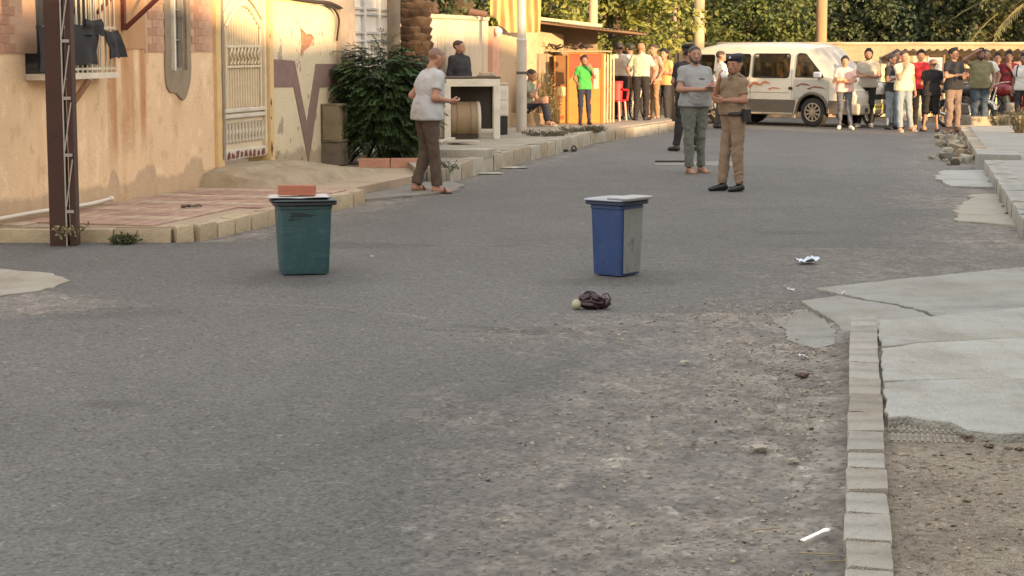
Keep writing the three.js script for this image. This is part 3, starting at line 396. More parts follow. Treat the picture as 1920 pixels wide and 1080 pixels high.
{ // white gate behind the bush
  const g = wallThing('white_gate', 'white painted metal gate behind the bush and the palm trunk', 'gate', 11.07, 0.2); const wm = mat(0.72, 0.70, 0.66, { roughness: 0.5 });
  part('sheet', box(2.2, 2.5, 0.03, 1.1, 1.25, -0.1), wm, g); for (const x of [0.04, 0.75, 1.45, 2.16]) part('stile', rbox(0.08, 2.5, 0.07, 0.015, x, 1.25, -0.06), wm, g);
  for (const y of [0.1, 1.7, 1.82, 2.1, 2.18, 2.45]) part('rail', rbox(2.1, 0.04, 0.05, 0.01, 1.1, y, -0.06), mat(0.5, 0.5, 0.5, { roughness: 0.5 }), g);
  for (let i = 0; i < 14; i++) part('rib', cyl(0.014, 0.014, 1.5, 0.12 + i * 0.15, 0.9, -0.07, 0, 0, 0, 8), wm, g);
  const [x, d] = onWall(11.6); solo('house', 'grey house upper storey rising behind the white gate', 'house', merge([box(5, 3.2, 4, 0, 1.6, -4.4)]), mat(0.5, 0.47, 0.42, { bump: 0.006 }), [x, 0, d], WA); }
{ // wall behind the counter
  const A = Math.atan2(6.3, 1.6), w = thing('boundary_wall', 'streaked cream plaster wall behind the man at the counter', 'wall', [-2.1, 0, 31.3], A), L = 6.65;
  const t2 = tex(768, 512, (u, v) => { const x = u * 6, y = v * 4, a = fbm(x * 1.2, y + 9, 4), s = fbm(x * 5 + 30, y * 0.5, 4), b = fbm(x * 9, y * 7, 4); let k = 0.8 + 0.26 * a + 0.12 * (b - 0.5); const q = sstep(0.55, 0.75, s) * 0.5; return [0.60 * k * (1 - 0.35 * q), 0.51 * k * (1 - 0.4 * q), 0.385 * k * (1 - 0.45 * q)]; });
  part('plaster', ext(shp(rect(0, 0, L, 2.3)), 0.2, 0, -0.2), new THREE.MeshStandardMaterial({ map: rep(t2, 1 / 6, 1 / 4), bumpMap: rep(concB, 0.8), bumpScale: 0.012, roughness: 0.94 }), w); part('coping', rbox(L, 0.08, 0.26, 0.02, L / 2, 2.34, -0.1), mat(0.5, 0.41, 0.3), w);
  for (const x of [1.4, 3.2, 5.0]) part('plaster_band', box(0.12, 2.28, 0.02, x, 1.14, 0.006), mat(0.56, 0.48, 0.36, { bump: 0.006 }), w);
  const pg = new THREE.LatheGeometry([[0, 0], [0.07, 0], [0.09, 0.06], [0.05, 0.1], [0.075, 0.16], [0.04, 0.2], [0, 0.21]].map(p => new THREE.Vector2(...p)), 12);
  for (const s of [2.2, 2.95]) solo('clay_pot', 'small dark clay pot standing on the coping of the cream wall', 'pot', pg, mat(0.07, 0.04, 0.03), [-2.1 + s * Math.cos(A), 2.38, 31.3 + s * Math.sin(A)], 0, 'pots on the wall coping');
  solo('roof_tank', 'small brown tank lying on the coping of the cream wall beside the yellow curtain', 'tank', cyl(0.06, 0.06, 0.36, 0, 0.06, 0, 0, 0, 1.4, 14), mat(0.13, 0.07, 0.05), [-0.65, 2.38, 36.6], 0.3);
  solo('house', 'low orange house behind the cream wall', 'house', merge([box(8, 4.2, 6, 0, 2.1, -3), box(8.3, 0.2, 6.3, 0, 4.3, -3)]), mat(0.56, 0.35, 0.165, { bump: 0.008 }), [-4.2, 0, 37.5], 0.55);
  const pp = thing('wall_pillar', 'pink and cream pillar with a wall lamp beside the counter', 'pillar', [-0.52, 0, 37.75], A); const pk = mat(0.60, 0.34, 0.25, { bump: 0.006 });
  part('shaft', block(0.5, 2.2, 0.5, 0.02, 0.004).translate(0.25, 1.1, -0.1), pk, pp); part('lamp', merge([cyl(0.03, 0.06, 0.06, 0.1, 2.02, 0.24, 0, 0, 0, 12), new THREE.SphereGeometry(0.075, 16, 12).translate(0.1, 2.1, 0.24)]), mat(0.8, 0.72, 0.6, { roughness: 0.3, plain: true }), pp);
}
{ // yellow curtain on a rail above the pillar
  const N = 80, g = new THREE.PlaneGeometry(1, 1, N, 12), p = g.attributes.position; for (let i = 0; i < p.count; i++) { const u = p.getX(i) + 0.5, v = p.getY(i) + 0.5; p.setXYZ(i, u * 1.05 + 0.02 * vn(v * 4, u * 20), 2.08 + v * 1.6 + (u < 0.3 ? (0.3 - u) * 1.2 * (1 - v) : 0), 0.06 * Math.sin(u * 38 + 5 * vn(u * 5, 2) + v * 1.5) + 0.08 * vn(u * 7, v * 3)); }
  g.computeVertexNormals(); const t = thing('curtain', 'yellow curtain hanging in folds above the pink pillar', 'curtain', [-0.42, 0, 38.05], 0.35); part('cloth', g, mat(0.54, 0.38, 0.17, { roughness: 0.9 }), t); part('rail', cyl(0.02, 0.02, 1.15, 0.52, 3.68, 0, 0, 0, 1.5708, 8), mat(0.3, 0.3, 0.3), t);
}
{ // weathered yard wall with door, shack roof
  const A = Math.atan2(3.1, 1.35), w = thing('yard_wall', 'weathered sunlit yard wall behind the seated man', 'wall', [-0.3, 0, 38.1], A), L = 3.5;
  part('plaster', ext(shp(jag([[0, 0], [L, 0], [L, 2.05], [0, 2.2]], 0.5, 0.012)), 0.2, 0, -0.2), conc(0.52, 0.40, 0.26, 0.45, 0.02), w); part('lintel', box(0.9, 0.1, 0.1, 2.75, 1.86, 0.03), conc(0.55, 0.44, 0.29), w);
  part('door_board', box(0.34, 1.45, 0.05, 2.2, 0.93, 0.03), conc(0.30, 0.255, 0.19, 1), w); part('door_board', box(0.22, 1.5, 0.07, 2.56, 0.96, 0.04), conc(0.40, 0.325, 0.22, 1), w); part('door_board', box(0.36, 1.55, 0.06, 2.9, 0.98, 0.05), conc(0.56, 0.46, 0.30, 1), w);
  solo('block_wall', 'rough sunlit block wall under the tin roof', 'wall', merge([box(1.5, 2.3, 0.2, 0, 1.15, 0)]), conc(0.42, 0.33, 0.22, 0.6, 0.04), [1.1, 0, 41.9], 0.1);
  const N = 120, g = new THREE.PlaneGeometry(2.7, 1.9, N, 2), p = g.attributes.position; for (let i = 0; i < p.count; i++) { const x = p.getX(i), z = p.getY(i); p.setXYZ(i, x, 0.016 * Math.sin(x * 82) - 0.11 * x - 0.05 * vn(x * 2, z), z); } g.computeVertexNormals(); const b = g.clone().translate(0, -0.006, 0);
  const t = thing('tin_roof', 'rusty corrugated tin roof on poles behind the orange kiosk', 'roof', [1.35, 2.25, 40.9], 0.12); part('sheet', merge([g, b]), mat(0.34, 0.22, 0.13, { roughness: 0.7 }), t);
  for (const z of [-0.9, 0, 0.9]) part('purlin', bar([-1.3, 0.09, z], [1.35, -0.2, z], 0.028, 8), mat(0.2, 0.13, 0.08), t); part('fascia', box(1.7, 0.06, 0.03, -0.45, 0.075, 0.96, 0, 0, -0.11), mat(0.62, 0.5, 0.32), t);
}
{ // far boundary wall across the street end
  const t4 = conc(0.41, 0.295, 0.20, 0.3, 0.02), w = thing('far_wall', 'long rendered wall closing the far side of the cross street', 'wall', [3.0, 0, 49.3], -0.02);
  part('plaster', ext(shp(jag([[-1.5, 0], [16, 0], [16, 1.85], [-1.5, 1.88]], 0.9, 0.02)), 0.25, 0, -0.25), t4, w); part('coping', rbox(17.3, 0.07, 0.32, 0.02, 7.2, 1.87, -0.12), conc(0.44, 0.36, 0.26), w);
}
{ // tin shelter at the right end
  const t = thing('tin_shelter', 'open shelter of corrugated sheets behind the crowd', 'shelter', [9.15, 0, 46.6], -0.02); const cr = mat(0.55, 0.47, 0.34, { roughness: 0.6 });
  const rib = (w, h) => { const N = Math.round(w * 26), g = new THREE.PlaneGeometry(w, h, N, 1), p = g.attributes.position; for (let i = 0; i < p.count; i++) p.setZ(i, 0.025 * Math.sign(Math.sin(p.getX(i) * 33)) * Math.min(1, Math.abs(Math.sin(p.getX(i) * 33)) * 2)); g.computeVertexNormals(); return merge([g, g.clone().translate(0, 0, -0.006)]); };
  const s1 = part('wall_sheet', rib(0.85, 1.55), cr, t); s1.position.set(0.45, 0.8, 0.1); const s2 = part('wall_sheet', rib(0.7, 1.5), cr, t); s2.position.set(3.5, 0.8, 0.1);
  const s4 = part('wall_sheet', rib(4.6, 1.5), cr, t); s4.position.set(2.3, 0.8, -1.75); const s5 = part('wall_sheet', rib(2.1, 1.5), cr, t); s5.rotation.y = 1.5708; s5.position.set(4.6, 0.8, -0.75);  // right end sheet, out of view, added to keep sun out of the shelter
  const rf = part('roof_sheet', rib(4.6, 2.2), mat(0.50, 0.41, 0.28, { roughness: 0.6 }), t); rf.rotation.x = -1.66; rf.position.set(2.3, 1.62, -0.7);
  for (const x of [0.05, 1.2, 2.4, 3.3, 4.5]) part('post', cyl(0.035, 0.035, 1.6, x, 0.8, 0.25), mat(0.2, 0.15, 0.1), t);
  const s = thing('notice_board', 'white notice board with faint lines hung under the shelter roof', 'sign', [9.98, 1.1, 45.6], -0.05); part('board', rbox(0.34, 0.4, 0.02, 0.006, 0, 0.24, 0), mat(0.78, 0.74, 0.66), s); for (let i = 0; i < 4; i++) part('text_line', box(0.24 - i * 0.03, 0.012, 0.002, 0, 0.34 - i * 0.06, 0.0115), mat(0.4, 0.36, 0.3), s); part('post', cyl(0.016, 0.016, 1.1, 0, -0.55, -0.02), mat(0.2, 0.2, 0.2), s);
}
// unseen houses outside the picture, placed and sized to shade the road
function unseenHouse(label, pts, h, m) { const t = thing('house', label, 'house'); part('walls', slab(pts, 0, h), m, t); part('roof', slab(pts.map(([x, d]) => [x + (x > 9 ? 0.25 : -0.2), d]), h + 0.001, h + 0.2), cWarm, t); }
unseenHouse('tall unseen sand coloured house sized to shade the left house wall', [[5.6, -14], [20, -14], [20, 7.2], [7.2, 7.2]], 4.5, mat(0.5, 0.41, 0.29, { bump: 0.006 }));
unseenHouse('low unseen sand coloured house at the side street sized to leave the gate top lit', [[7.25, 7.3], [20, 7.3], [20, 13.2], [8.0, 13.2]], 3.9, mat(0.5, 0.41, 0.29, { bump: 0.006 }));
unseenHouse('unseen flat roofed house sized to shade the officer and spare the kiosk', [[9.2, 18.2], [12.2, 18.2], [12.2, 22.4], [10.1, 22.4]], 4.1, mat(0.52, 0.42, 0.3, { bump: 0.006 }));
unseenHouse('two storey house behind the viewer', [[-6, -26], [16, -26], [16, -15], [-6, -15]], 6.5, mat(0.48, 0.4, 0.3, { bump: 0.006 }));
{ const t = thing('shade_wall', 'unseen rendered wall added to shade the road beyond the corner house', 'wall'); part('render', slab([[10.1, 22.5], [10.3, 22.5], [12.35, 32.6], [12.15, 32.6]], 0.1, 1.85), mat(0.5, 0.42, 0.3, { bump: 0.006 }), t); part('coping', slab([[10.05, 22.5], [10.35, 22.5], [12.4, 32.6], [12.1, 32.6]], 1.851, 1.92), cWarm, t); }  // unseen wall, added so that the road behind it stays in shade

// ---------------------------------------------------------------- poles
{ // brown lattice pole: two channels with lacing bars between them
  const t = thing('lattice_pole', 'dark brown steel lattice pole with pale lacing bars at the pavement edge', 'pole', [-4.15, 0, 17.75], 0.05), br = mat(0.05, 0.019, 0.011, { roughness: 0.8, bump: 0.004 }), ed = mat(0.34, 0.31, 0.27, { roughness: 0.5 });
  part('channel', merge([box(0.15, 6, 0.012, -0.045, 3, 0.1), box(0.012, 6, 0.2, -0.114, 3, 0), box(0.012, 6, 0.2, 0.024, 3, 0)]), br, t);
  part('channel', merge([box(0.05, 6, 0.012, 0.095, 3, 0.1), box(0.012, 6, 0.2, 0.115, 3, 0), box(0.05, 6, 0.012, 0.095, 3, -0.1)]), br, t);
  part('edge_strip', box(0.012, 6, 0.014, 0.036, 3, 0.11), ed, t);
  for (let i = 0; i < 12; i++) { part('rung', box(0.075, 0.028, 0.012, 0.07, 0.32 + i * 0.52, 0.112), ed, t); part('lacing_bar', bar([0.04, 0.36 + i * 0.52, 0.112], [0.108, 0.8 + i * 0.52, 0.112], 0.007, 6), ed, t); }
}
const polef = (label, x, d, y, r0, r1, h, m, extra) => { const t = thing('street_pole', label, 'pole', [x, y, d]); part('shaft', cyl(r0, r1, h, 0, h / 2, 0, 0, 0, 0, 20), m, t); if (extra) extra(t); return t; };
const galv = mat(0.50, 0.46, 0.40, { roughness: 0.55, metalness: 0.2 });
polef('grey steel street light pole with a collar joint beside the seated man', 0.18, 36.1, 0.2, 0.085, 0.075, 6, galv, t => { part('lower_sleeve', cyl(0.098, 0.094, 1.72, 0, 0.86, 0, 0, 0, 0, 20), galv, t); part('collar', cyl(0.102, 0.08, 0.06, 0, 1.75, 0, 0, 0, 0, 20), galv, t); part('clamp', merge([cyl(0.1, 0.1, 0.05, 0, 1.12, 0, 0, 0, 0, 18), box(0.05, 0.04, 0.05, 0.1, 1.12, 0.03)]), mat(0.1, 0.09, 0.08), t); part('lamp_arm', tube([[0, 5.9, 0], [0.4, 6.3, 0.1], [1.4, 6.4, 0.3]], 0.035), galv, t); });
polef('pale concrete pole rising behind the orange kiosk', 1.76, 42.0, 0.2, 0.095, 0.085, 6, conc(0.56, 0.44, 0.28, 1));
polef('thin dark steel pole in front of the orange far wall', 3.92, 46.8, 0, 0.06, 0.055, 6, mat(0.26, 0.2, 0.15, { roughness: 0.5 }), t => part('conduit', cyl(0.022, 0.022, 6, 0.1, 3, 0), mat(0.14, 0.1, 0.07), t));
polef('thick pale utility pole behind the man in the grey t-shirt', 4.57, 47.3, 0, 0.135, 0.115, 7, conc(0.58, 0.47, 0.30, 1), t => part('band', cyl(0.132, 0.128, 0.05, 0, 2.35, 0), mat(0.4, 0.33, 0.22), t));
polef('brown wooden utility pole behind the van', 8.05, 50.4, 0, 0.15, 0.13, 7, mat(0.36, 0.23, 0.13, { bump: 0.01 }));
{ const [x, d] = onWall(11.35); polef('dark grey square post between the bush and the palm', x + 0.55, d - 0.2, 0.15, 0.1, 0.095, 4, conc(0.2, 0.17, 0.14, 1)); }
// ---------------------------------------------------------------- vegetation
function leaf(out, c, dir, up, len, wid, tint) {            // a folded leaf of two triangles
  const side = new THREE.Vector3().crossVectors(dir, up).normalize(), tip = c.clone().addScaledVector(dir, len), m = c.clone().addScaledVector(dir, len * 0.45), l = m.clone().addScaledVector(side, wid).addScaledVector(up, wid * 0.35), r = m.clone().addScaledVector(side, -wid).addScaledVector(up, wid * 0.35);
  out.p.push(c.x, c.y, c.z, l.x, l.y, l.z, tip.x, tip.y, tip.z, c.x, c.y, c.z, tip.x, tip.y, tip.z, r.x, r.y, r.z); for (let i = 0; i < 6; i++) out.c.push(...tint);
}
function leafGeo(out) { const g = new THREE.BufferGeometry(); g.setAttribute('position', new THREE.Float32BufferAttribute(out.p, 3)); g.setAttribute('color', new THREE.Float32BufferAttribute(out.c, 3)); g.computeVertexNormals(); return g; }
const leafM = new THREE.MeshPhysicalMaterial({ vertexColors: true, roughness: 0.62, transmission: 0.25, thickness: 0, side: THREE.DoubleSide });
const leafM2 = new THREE.MeshStandardMaterial({ vertexColors: true, roughness: 0.6, side: THREE.DoubleSide });
const rv = () => new THREE.Vector3(rr(-1, 1), rr(-1, 1), rr(-1, 1)).normalize();
function crown(clumps, per, size, tint, spread = 0.35) {     // clumps: [x, y, z, radius]
  const o = { p: [], c: [] };
  for (const [cx, cy, cz, R] of clumps) {
    const n = Math.round(per * R * R), sub = []; for (let i = 0; i < 9 + R * 6; i++) { const v = rv(); sub.push([v.clone().multiplyScalar(R * rr(0.55, 1)), R * rr(0.22, 0.42), rr(0.75, 1.25)]); }
    for (let i = 0; i < n; i++) { const [sc, sr, tn] = sub[Math.floor(rnd() * sub.length)], v = rv(), p = new THREE.Vector3(cx, cy, cz).add(sc).addScaledVector(v, sr * Math.cbrt(rnd())); const dir = v.clone().lerp(new THREE.Vector3(rr(-1, 1), rr(-0.9, 0.3), rr(-1, 1)), 0.6).normalize(), up = rv().lerp(new THREE.Vector3(0, 1, 0), spread).normalize(), k = tn * rr(0.7, 1.3), s = size * rr(0.7, 1.3); leaf(o, p, dir, up, s, s * 0.3, [tint[0] * k * rr(0.9, 1.15), tint[1] * k, tint[2] * k]); }
  }
  return leafGeo(o);
}
function tree(label, x, d, h, R, tint, per, size, low = 0.25, sd = 1, group) {
  seed = sd * 7919; const t = thing('tree', label, 'tree', [x, 0, d], 0, group), bark = mat(0.12, 0.085, 0.055, { bump: 0.02 });
  const limbs = [], clumps = []; const n = 8; for (let i = 0; i < n; i++) { const a = i / n * 6.283 + rr(-0.3, 0.3), q = rr(0.35, 0.8), y = h * lerp(low + 0.08, 0.9, (i * 0.37) % 1); const c = [Math.cos(a) * R * q, y, Math.sin(a) * R * q, R * rr(0.42, 0.58)]; clumps.push(c); limbs.push(bar([0, h * 0.3, 0], [c[0] * 0.85, c[1], c[2] * 0.85], 0.07, 6, 0.02)); }
  clumps.push([0, h * 0.85, 0, R * 0.6], [0, h * 0.55, 0, R * 0.6]);
  part('trunk', merge([bar([0, -0.1, 0], [rr(-0.1, 0.1), h * 0.35, 0], 0.17, 10, 0.11), bar([0, h * 0.33, 0], [rr(-0.2, 0.2), h * 0.8, 0], 0.11, 8, 0.04), ...limbs]), bark, t); part('crown', crown(clumps, per, size, tint), leafM, t); return t;
}
const TG = 'trees beyond the far wall', sunTint = [0.165, 0.185, 0.03], mid = [0.10, 0.135, 0.028], shadeTint = [0.062, 0.09, 0.032], oli = [0.105, 0.12, 0.042];  // yellow-green tint has sunlight put into the leaf colour, dark tint has shade
tree('bright yellow-green tree overhanging the tin roof', 2.5, 46.4, 4.4, 1.7, sunTint, 900, 0.15, 0.3, 3);
tree('yellow-green tree leaning over the corner of the far wall', 3.9, 50.8, 4.6, 2.0, sunTint, 900, 0.15, 0.22, 4);
tree('small yellow-green tree behind the yard wall', 0.4, 43.8, 4.2, 1.4, sunTint, 900, 0.14, 0.42, 5);
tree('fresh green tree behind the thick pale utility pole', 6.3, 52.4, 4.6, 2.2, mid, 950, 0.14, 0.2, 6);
tree('tree with shade put into its dark leaf colour behind the brown wooden pole', 9.3, 54.5, 5.2, 2.5, shadeTint, 950, 0.15, 0.12, 7);
tree('dark shaded tree right of the brown wooden pole', 11.9, 55.5, 5.4, 2.6, shadeTint, 900, 0.15, 0.12, 8);
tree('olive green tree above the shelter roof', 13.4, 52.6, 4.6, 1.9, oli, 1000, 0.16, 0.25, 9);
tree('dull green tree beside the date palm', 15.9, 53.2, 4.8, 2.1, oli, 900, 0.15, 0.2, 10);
for (const [x, d, s] of [[1.5, 57, 11], [5.2, 58.5, 12], [8.3, 60, 13], [12, 61, 14], [15.4, 60.5, 15], [18.6, 58, 16], [-1.6, 56, 17]]) tree('tall tree with shade put into its dark leaf colour in the row far behind the wall', x, d, 7, 3.0, shadeTint, 560, 0.2, 0.06, s, TG);
tree('leafy tree out of view on the right pavement placed to shade the end of the crowd', 13.7, 37.6, 4.8, 2.1, mid, 620, 0.15, 0.2, 18);  // stands out of view where it shades the right of the crowd
tree('unseen broad tree added in the side street to dapple the low sun', 8.7, 15.8, 5.6, 2.4, mid, 420, 0.16, 0.3, 20);  // unseen tree, added to break up sunlight coming through the side street
tree('small tree behind the streaked cream wall', -1.75, 38.6, 4.3, 1.25, shadeTint, 900, 0.14, 0.55, 19);
function palmFrond(L, droop, tint, o, base, az, el) { const n = 34; let p = base.clone(), dir = new THREE.Vector3(Math.cos(az) * Math.cos(el), Math.sin(el), Math.sin(az) * Math.cos(el)); const rach = [p.clone()]; for (let i = 0; i < n; i++) { dir = dir.add(new THREE.Vector3(0, -droop / n, 0)).normalize(); p = p.clone().addScaledVector(dir, L / n); rach.push(p.clone()); if (i < 3) continue; const side = new THREE.Vector3().crossVectors(dir, new THREE.Vector3(0, 1, 0)).normalize(); for (const s of [-1, 1]) { const d2 = side.clone().multiplyScalar(s).addScaledVector(dir, 0.9).add(new THREE.Vector3(0, rr(-0.25, 0.35), 0)).normalize(); const k = rr(0.75, 1.25); leaf(o, p, d2, new THREE.Vector3(0, 1, 0), L * 0.2 * (1 - Math.abs(i / n - 0.4)), 0.014, [tint[0] * k, tint[1] * k, tint[2] * k]); } } return new THREE.TubeGeometry(new THREE.CatmullRomCurve3(rach.filter((_, i) => i % 4 === 0)), 14, 0.018, 5).toNonIndexed(); }
{ seed = 5511; // date palm at the far right
  const t = thing('date_palm', 'date palm with arching pale fronds behind the shelter at the far right', 'palm', [14.1, 0, 50.6]); part('trunk', cyl(0.24, 0.2, 3.1, 0, 1.55, 0, 0, 0, 0, 14), mat(0.12, 0.085, 0.055, { bump: 0.03 }), t);
  for (let i = 0; i < 26; i++) { const o = { p: [], c: [] }, a = i * 2.4, st = palmFrond(2.7, rr(0.9, 1.7), [0.15, 0.14, 0.05], o, new THREE.Vector3(0, 3.1, 0), a, rr(-0.1, 1.1)); const f = part('frond', leafGeo(o), leafM2, t); part('stalk', st, mat(0.22, 0.19, 0.08), f); } }
{ seed = 911; // palm trunk by the pavement
  const t = thing('palm', 'palm with a stubby scaled trunk rising behind the dark green bush', 'palm', [-1.5, 0.1, 30.2]), br = [mat(0.15, 0.085, 0.045, { bump: 0.02 }), mat(0.105, 0.058, 0.032, { bump: 0.02 }), mat(0.2, 0.12, 0.065, { bump: 0.02 })];
  part('trunk', cyl(0.24, 0.2, 4.4, 0, 2.2, 0, 0, 0, 0, 18), mat(0.07, 0.04, 0.025, { bump: 0.03 }), t);
  const sc = [0, 1, 2].map(() => boxUV(new ConvexGeometry([[-0.12, 0, 0], [0.12, 0, 0], [-0.085, 0.1, 0.085], [0.085, 0.1, 0.085], [0, 0.12, 0.105], [-0.1, 0.14, 0.02], [0.1, 0.14, 0.02], [0, -0.05, 0.02], [0, 0.03, 0.075], [-0.05, 0.15, 0.05], [0.05, 0.15, 0.05]].map(v => new THREE.Vector3(v[0] + rr(-0.012, 0.012), v[1] + rr(-0.012, 0.012), v[2] + rr(-0.01, 0.01))))));
  for (let r = 0; r < 25; r++) for (let k = 0; k < 8; k++) { const a = (k + (r % 2) * 0.5) / 8 * 6.283, y = 0.9 + r * 0.125, R = 0.235 - 0.008 * r * 0.5, o = part('leaf_base', sc[Math.floor(rnd() * 3)], br[Math.floor(rnd() * 3)], t); o.position.set(Math.sin(a) * (R - 0.03), y, Math.cos(a) * (R - 0.03)); o.rotation.set(0, a, rr(-0.1, 0.1)); o.scale.setScalar(rr(0.85, 1.1)); }
  for (let i = 0; i < 22; i++) { const o = { p: [], c: [] }, st = palmFrond(2.2, rr(0.8, 1.6), [0.06, 0.08, 0.03], o, new THREE.Vector3(0, 4.4, 0), i * 2.4, rr(0.1, 1.2)); const f = part('frond', leafGeo(o), leafM2, t); part('stalk', st, mat(0.2, 0.17, 0.08), f); } }
{ seed = 4242; // dark bush with feathery leaves
  const t = thing('bush', 'tall dark green feathery bush growing on the pavement beside the palm', 'bush', [-1.82, 0.14, 27.75]), o = { p: [], c: [] }, stems = [], twigs = [];
  const C = new THREE.Vector3(0, 0.92, 0);
  for (let i = 0; i < 11; i++) { const a = i * 2.4, e = [Math.cos(a) * rr(0.15, 0.5), rr(0.9, 1.6), Math.sin(a) * rr(0.15, 0.5)]; stems.push(bar([Math.cos(a) * 0.08, 0, Math.sin(a) * 0.08], e, 0.022, 6, 0.008)); }
  for (let i = 0; i < 1650; i++) {
    const v = rv(), sh = Math.pow(rnd(), 0.55), lowk = v.y < 0 ? 0.9 : 1; let p = new THREE.Vector3(v.x * 0.60 * sh * lowk, C.y + v.y * (v.y > 0 ? 0.80 : 0.78) * sh, v.z * 0.55 * sh * lowk); p.x *= 1 + 0.18 * vn(v.y * 3 + 5, v.x * 3 + 9); if (p.y < 0.1) p.y = rr(0.1, 0.4);
    const dir = new THREE.Vector3(v.x, 0.25 * v.y + rr(-0.15, 0.25), v.z).normalize(), L = rr(0.2, 0.34), n = 9; const k0 = rr(0.5, 1.4), q = p.clone(); const side = new THREE.Vector3().crossVectors(dir, new THREE.Vector3(0, 1, 0)).normalize(); let d = dir.clone(), prev = q.clone();
    for (let j = 0; j < n; j++) { d.y -= 0.07; d.normalize(); q.addScaledVector(d, L / n); for (const s of [-1, 1]) { const dd = side.clone().multiplyScalar(s).addScaledVector(d, 0.65).add(new THREE.Vector3(0, -0.25 + rr(-0.15, 0.15), 0)).normalize(); const k = k0 * rr(0.8, 1.2); leaf(o, q, dd, new THREE.Vector3(0, 1, 0), rr(0.065, 0.095), 0.0165, [0.047 * k, 0.086 * k, 0.028 * k]); } } leaf(o, q, d, new THREE.Vector3(0, 1, 0), 0.07, 0.012, [0.038 * k0, 0.068 * k0, 0.02 * k0]);
    if (i % 3 === 0) twigs.push(bar([p.x, p.y, p.z], [q.x, q.y, q.z], 0.0035, 3));
  }
  part('stem', merge(stems), mat(0.09, 0.065, 0.04), t); part('twig', merge(twigs), mat(0.05, 0.05, 0.025), t).userData.kind = 'stuff'; part('foliage', leafGeo(o), leafM2, t);
}
function weed(name, label, x, y, d, R, h, n, tint, group) { const t = thing(name, label, 'plant', [x, y, d], 0, group), o = { p: [], c: [] }, st = []; for (let i = 0; i < n; i++) { const a = rnd() * 6.283, q = Math.sqrt(rnd()) * R, b = new THREE.Vector3(Math.cos(a) * q * 0.4, 0, Math.sin(a) * q * 0.4), e = new THREE.Vector3(Math.cos(a) * q, h * rr(0.35, 1), Math.sin(a) * q); st.push(bar(b.toArray(), e.toArray(), 0.003, 3)); for (let j = 0; j < 4; j++) { const k = rr(0.6, 1.35); leaf(o, b.clone().lerp(e, rr(0.3, 1)), rv().add(new THREE.Vector3(0, 0.2, 0)).normalize(), rv(), rr(0.03, 0.06), 0.011, tint.map(c => c * k)); } } part('stem', merge(st), mat(0.12, 0.1, 0.05), t); part('leaves', leafGeo(o), leafM2, t); return t; }
seed = 88; weed('weed', 'small dark green weed growing against the kerb beside the lattice pole', -3.62, 0, 17.83, 0.15, 0.1, 70, [0.045, 0.055, 0.02]);
weed('weed', 'tuft of dry grass at the foot of the lattice pole', -4.1, 0.1, 17.62, 0.22, 0.12, 26, [0.2, 0.16, 0.085]);
weed('weed', 'dark weeds sprouting from the broken kerb beside the man in the white t-shirt', -1.0, 0.1, 26.0, 0.3, 0.22, 90, [0.05, 0.055, 0.025]);
weed('weed', 'trailing green plant at the left foot of the dark bush', -2.45, 0.14, 27.3, 0.25, 0.4, 50, [0.04, 0.06, 0.022]);
for (const [x, d, q, l] of [[0.62, 34.6, 0.5, 'dry brown weeds on the pavement edge in front of the seated man'], [1.3, 36.2, 0.5, 'dry weeds on the pavement edge below the green shirted boy'], [1.55, 36.4, 0.22, 'drooping weeds hanging over the kerb end']]) weed('weed', l, x, 0.2, d, q, 0.12, 110, [0.10, 0.09, 0.05]);
weed('dry_plant', 'pale dry climbing plant against the yard wall behind the seated man', 0.72, 0.22, 39.7, 0.2, 1.15, 90, [0.26, 0.2, 0.1]);
weed('dry_plant', 'dry shrub between the seated man and the orange kiosk', 0.88, 0.22, 39.1, 0.16, 0.75, 70, [0.22, 0.17, 0.085]);
weed('shrub', 'green shrub beside the low platform on the right pavement', 9.72, 0.17, 36.8, 0.28, 0.5, 120, [0.07, 0.075, 0.03]);
weed('shrub', 'scrappy shrub in front of the low sunlit platform', 10.35, 0.1, 40.9, 0.3, 0.35, 80, [0.1, 0.1, 0.05]);
weed('weed', 'weeds growing under the red plastic chair', 2.15, 0.2, 42.6, 0.25, 0.35, 70, [0.07, 0.08, 0.03]);
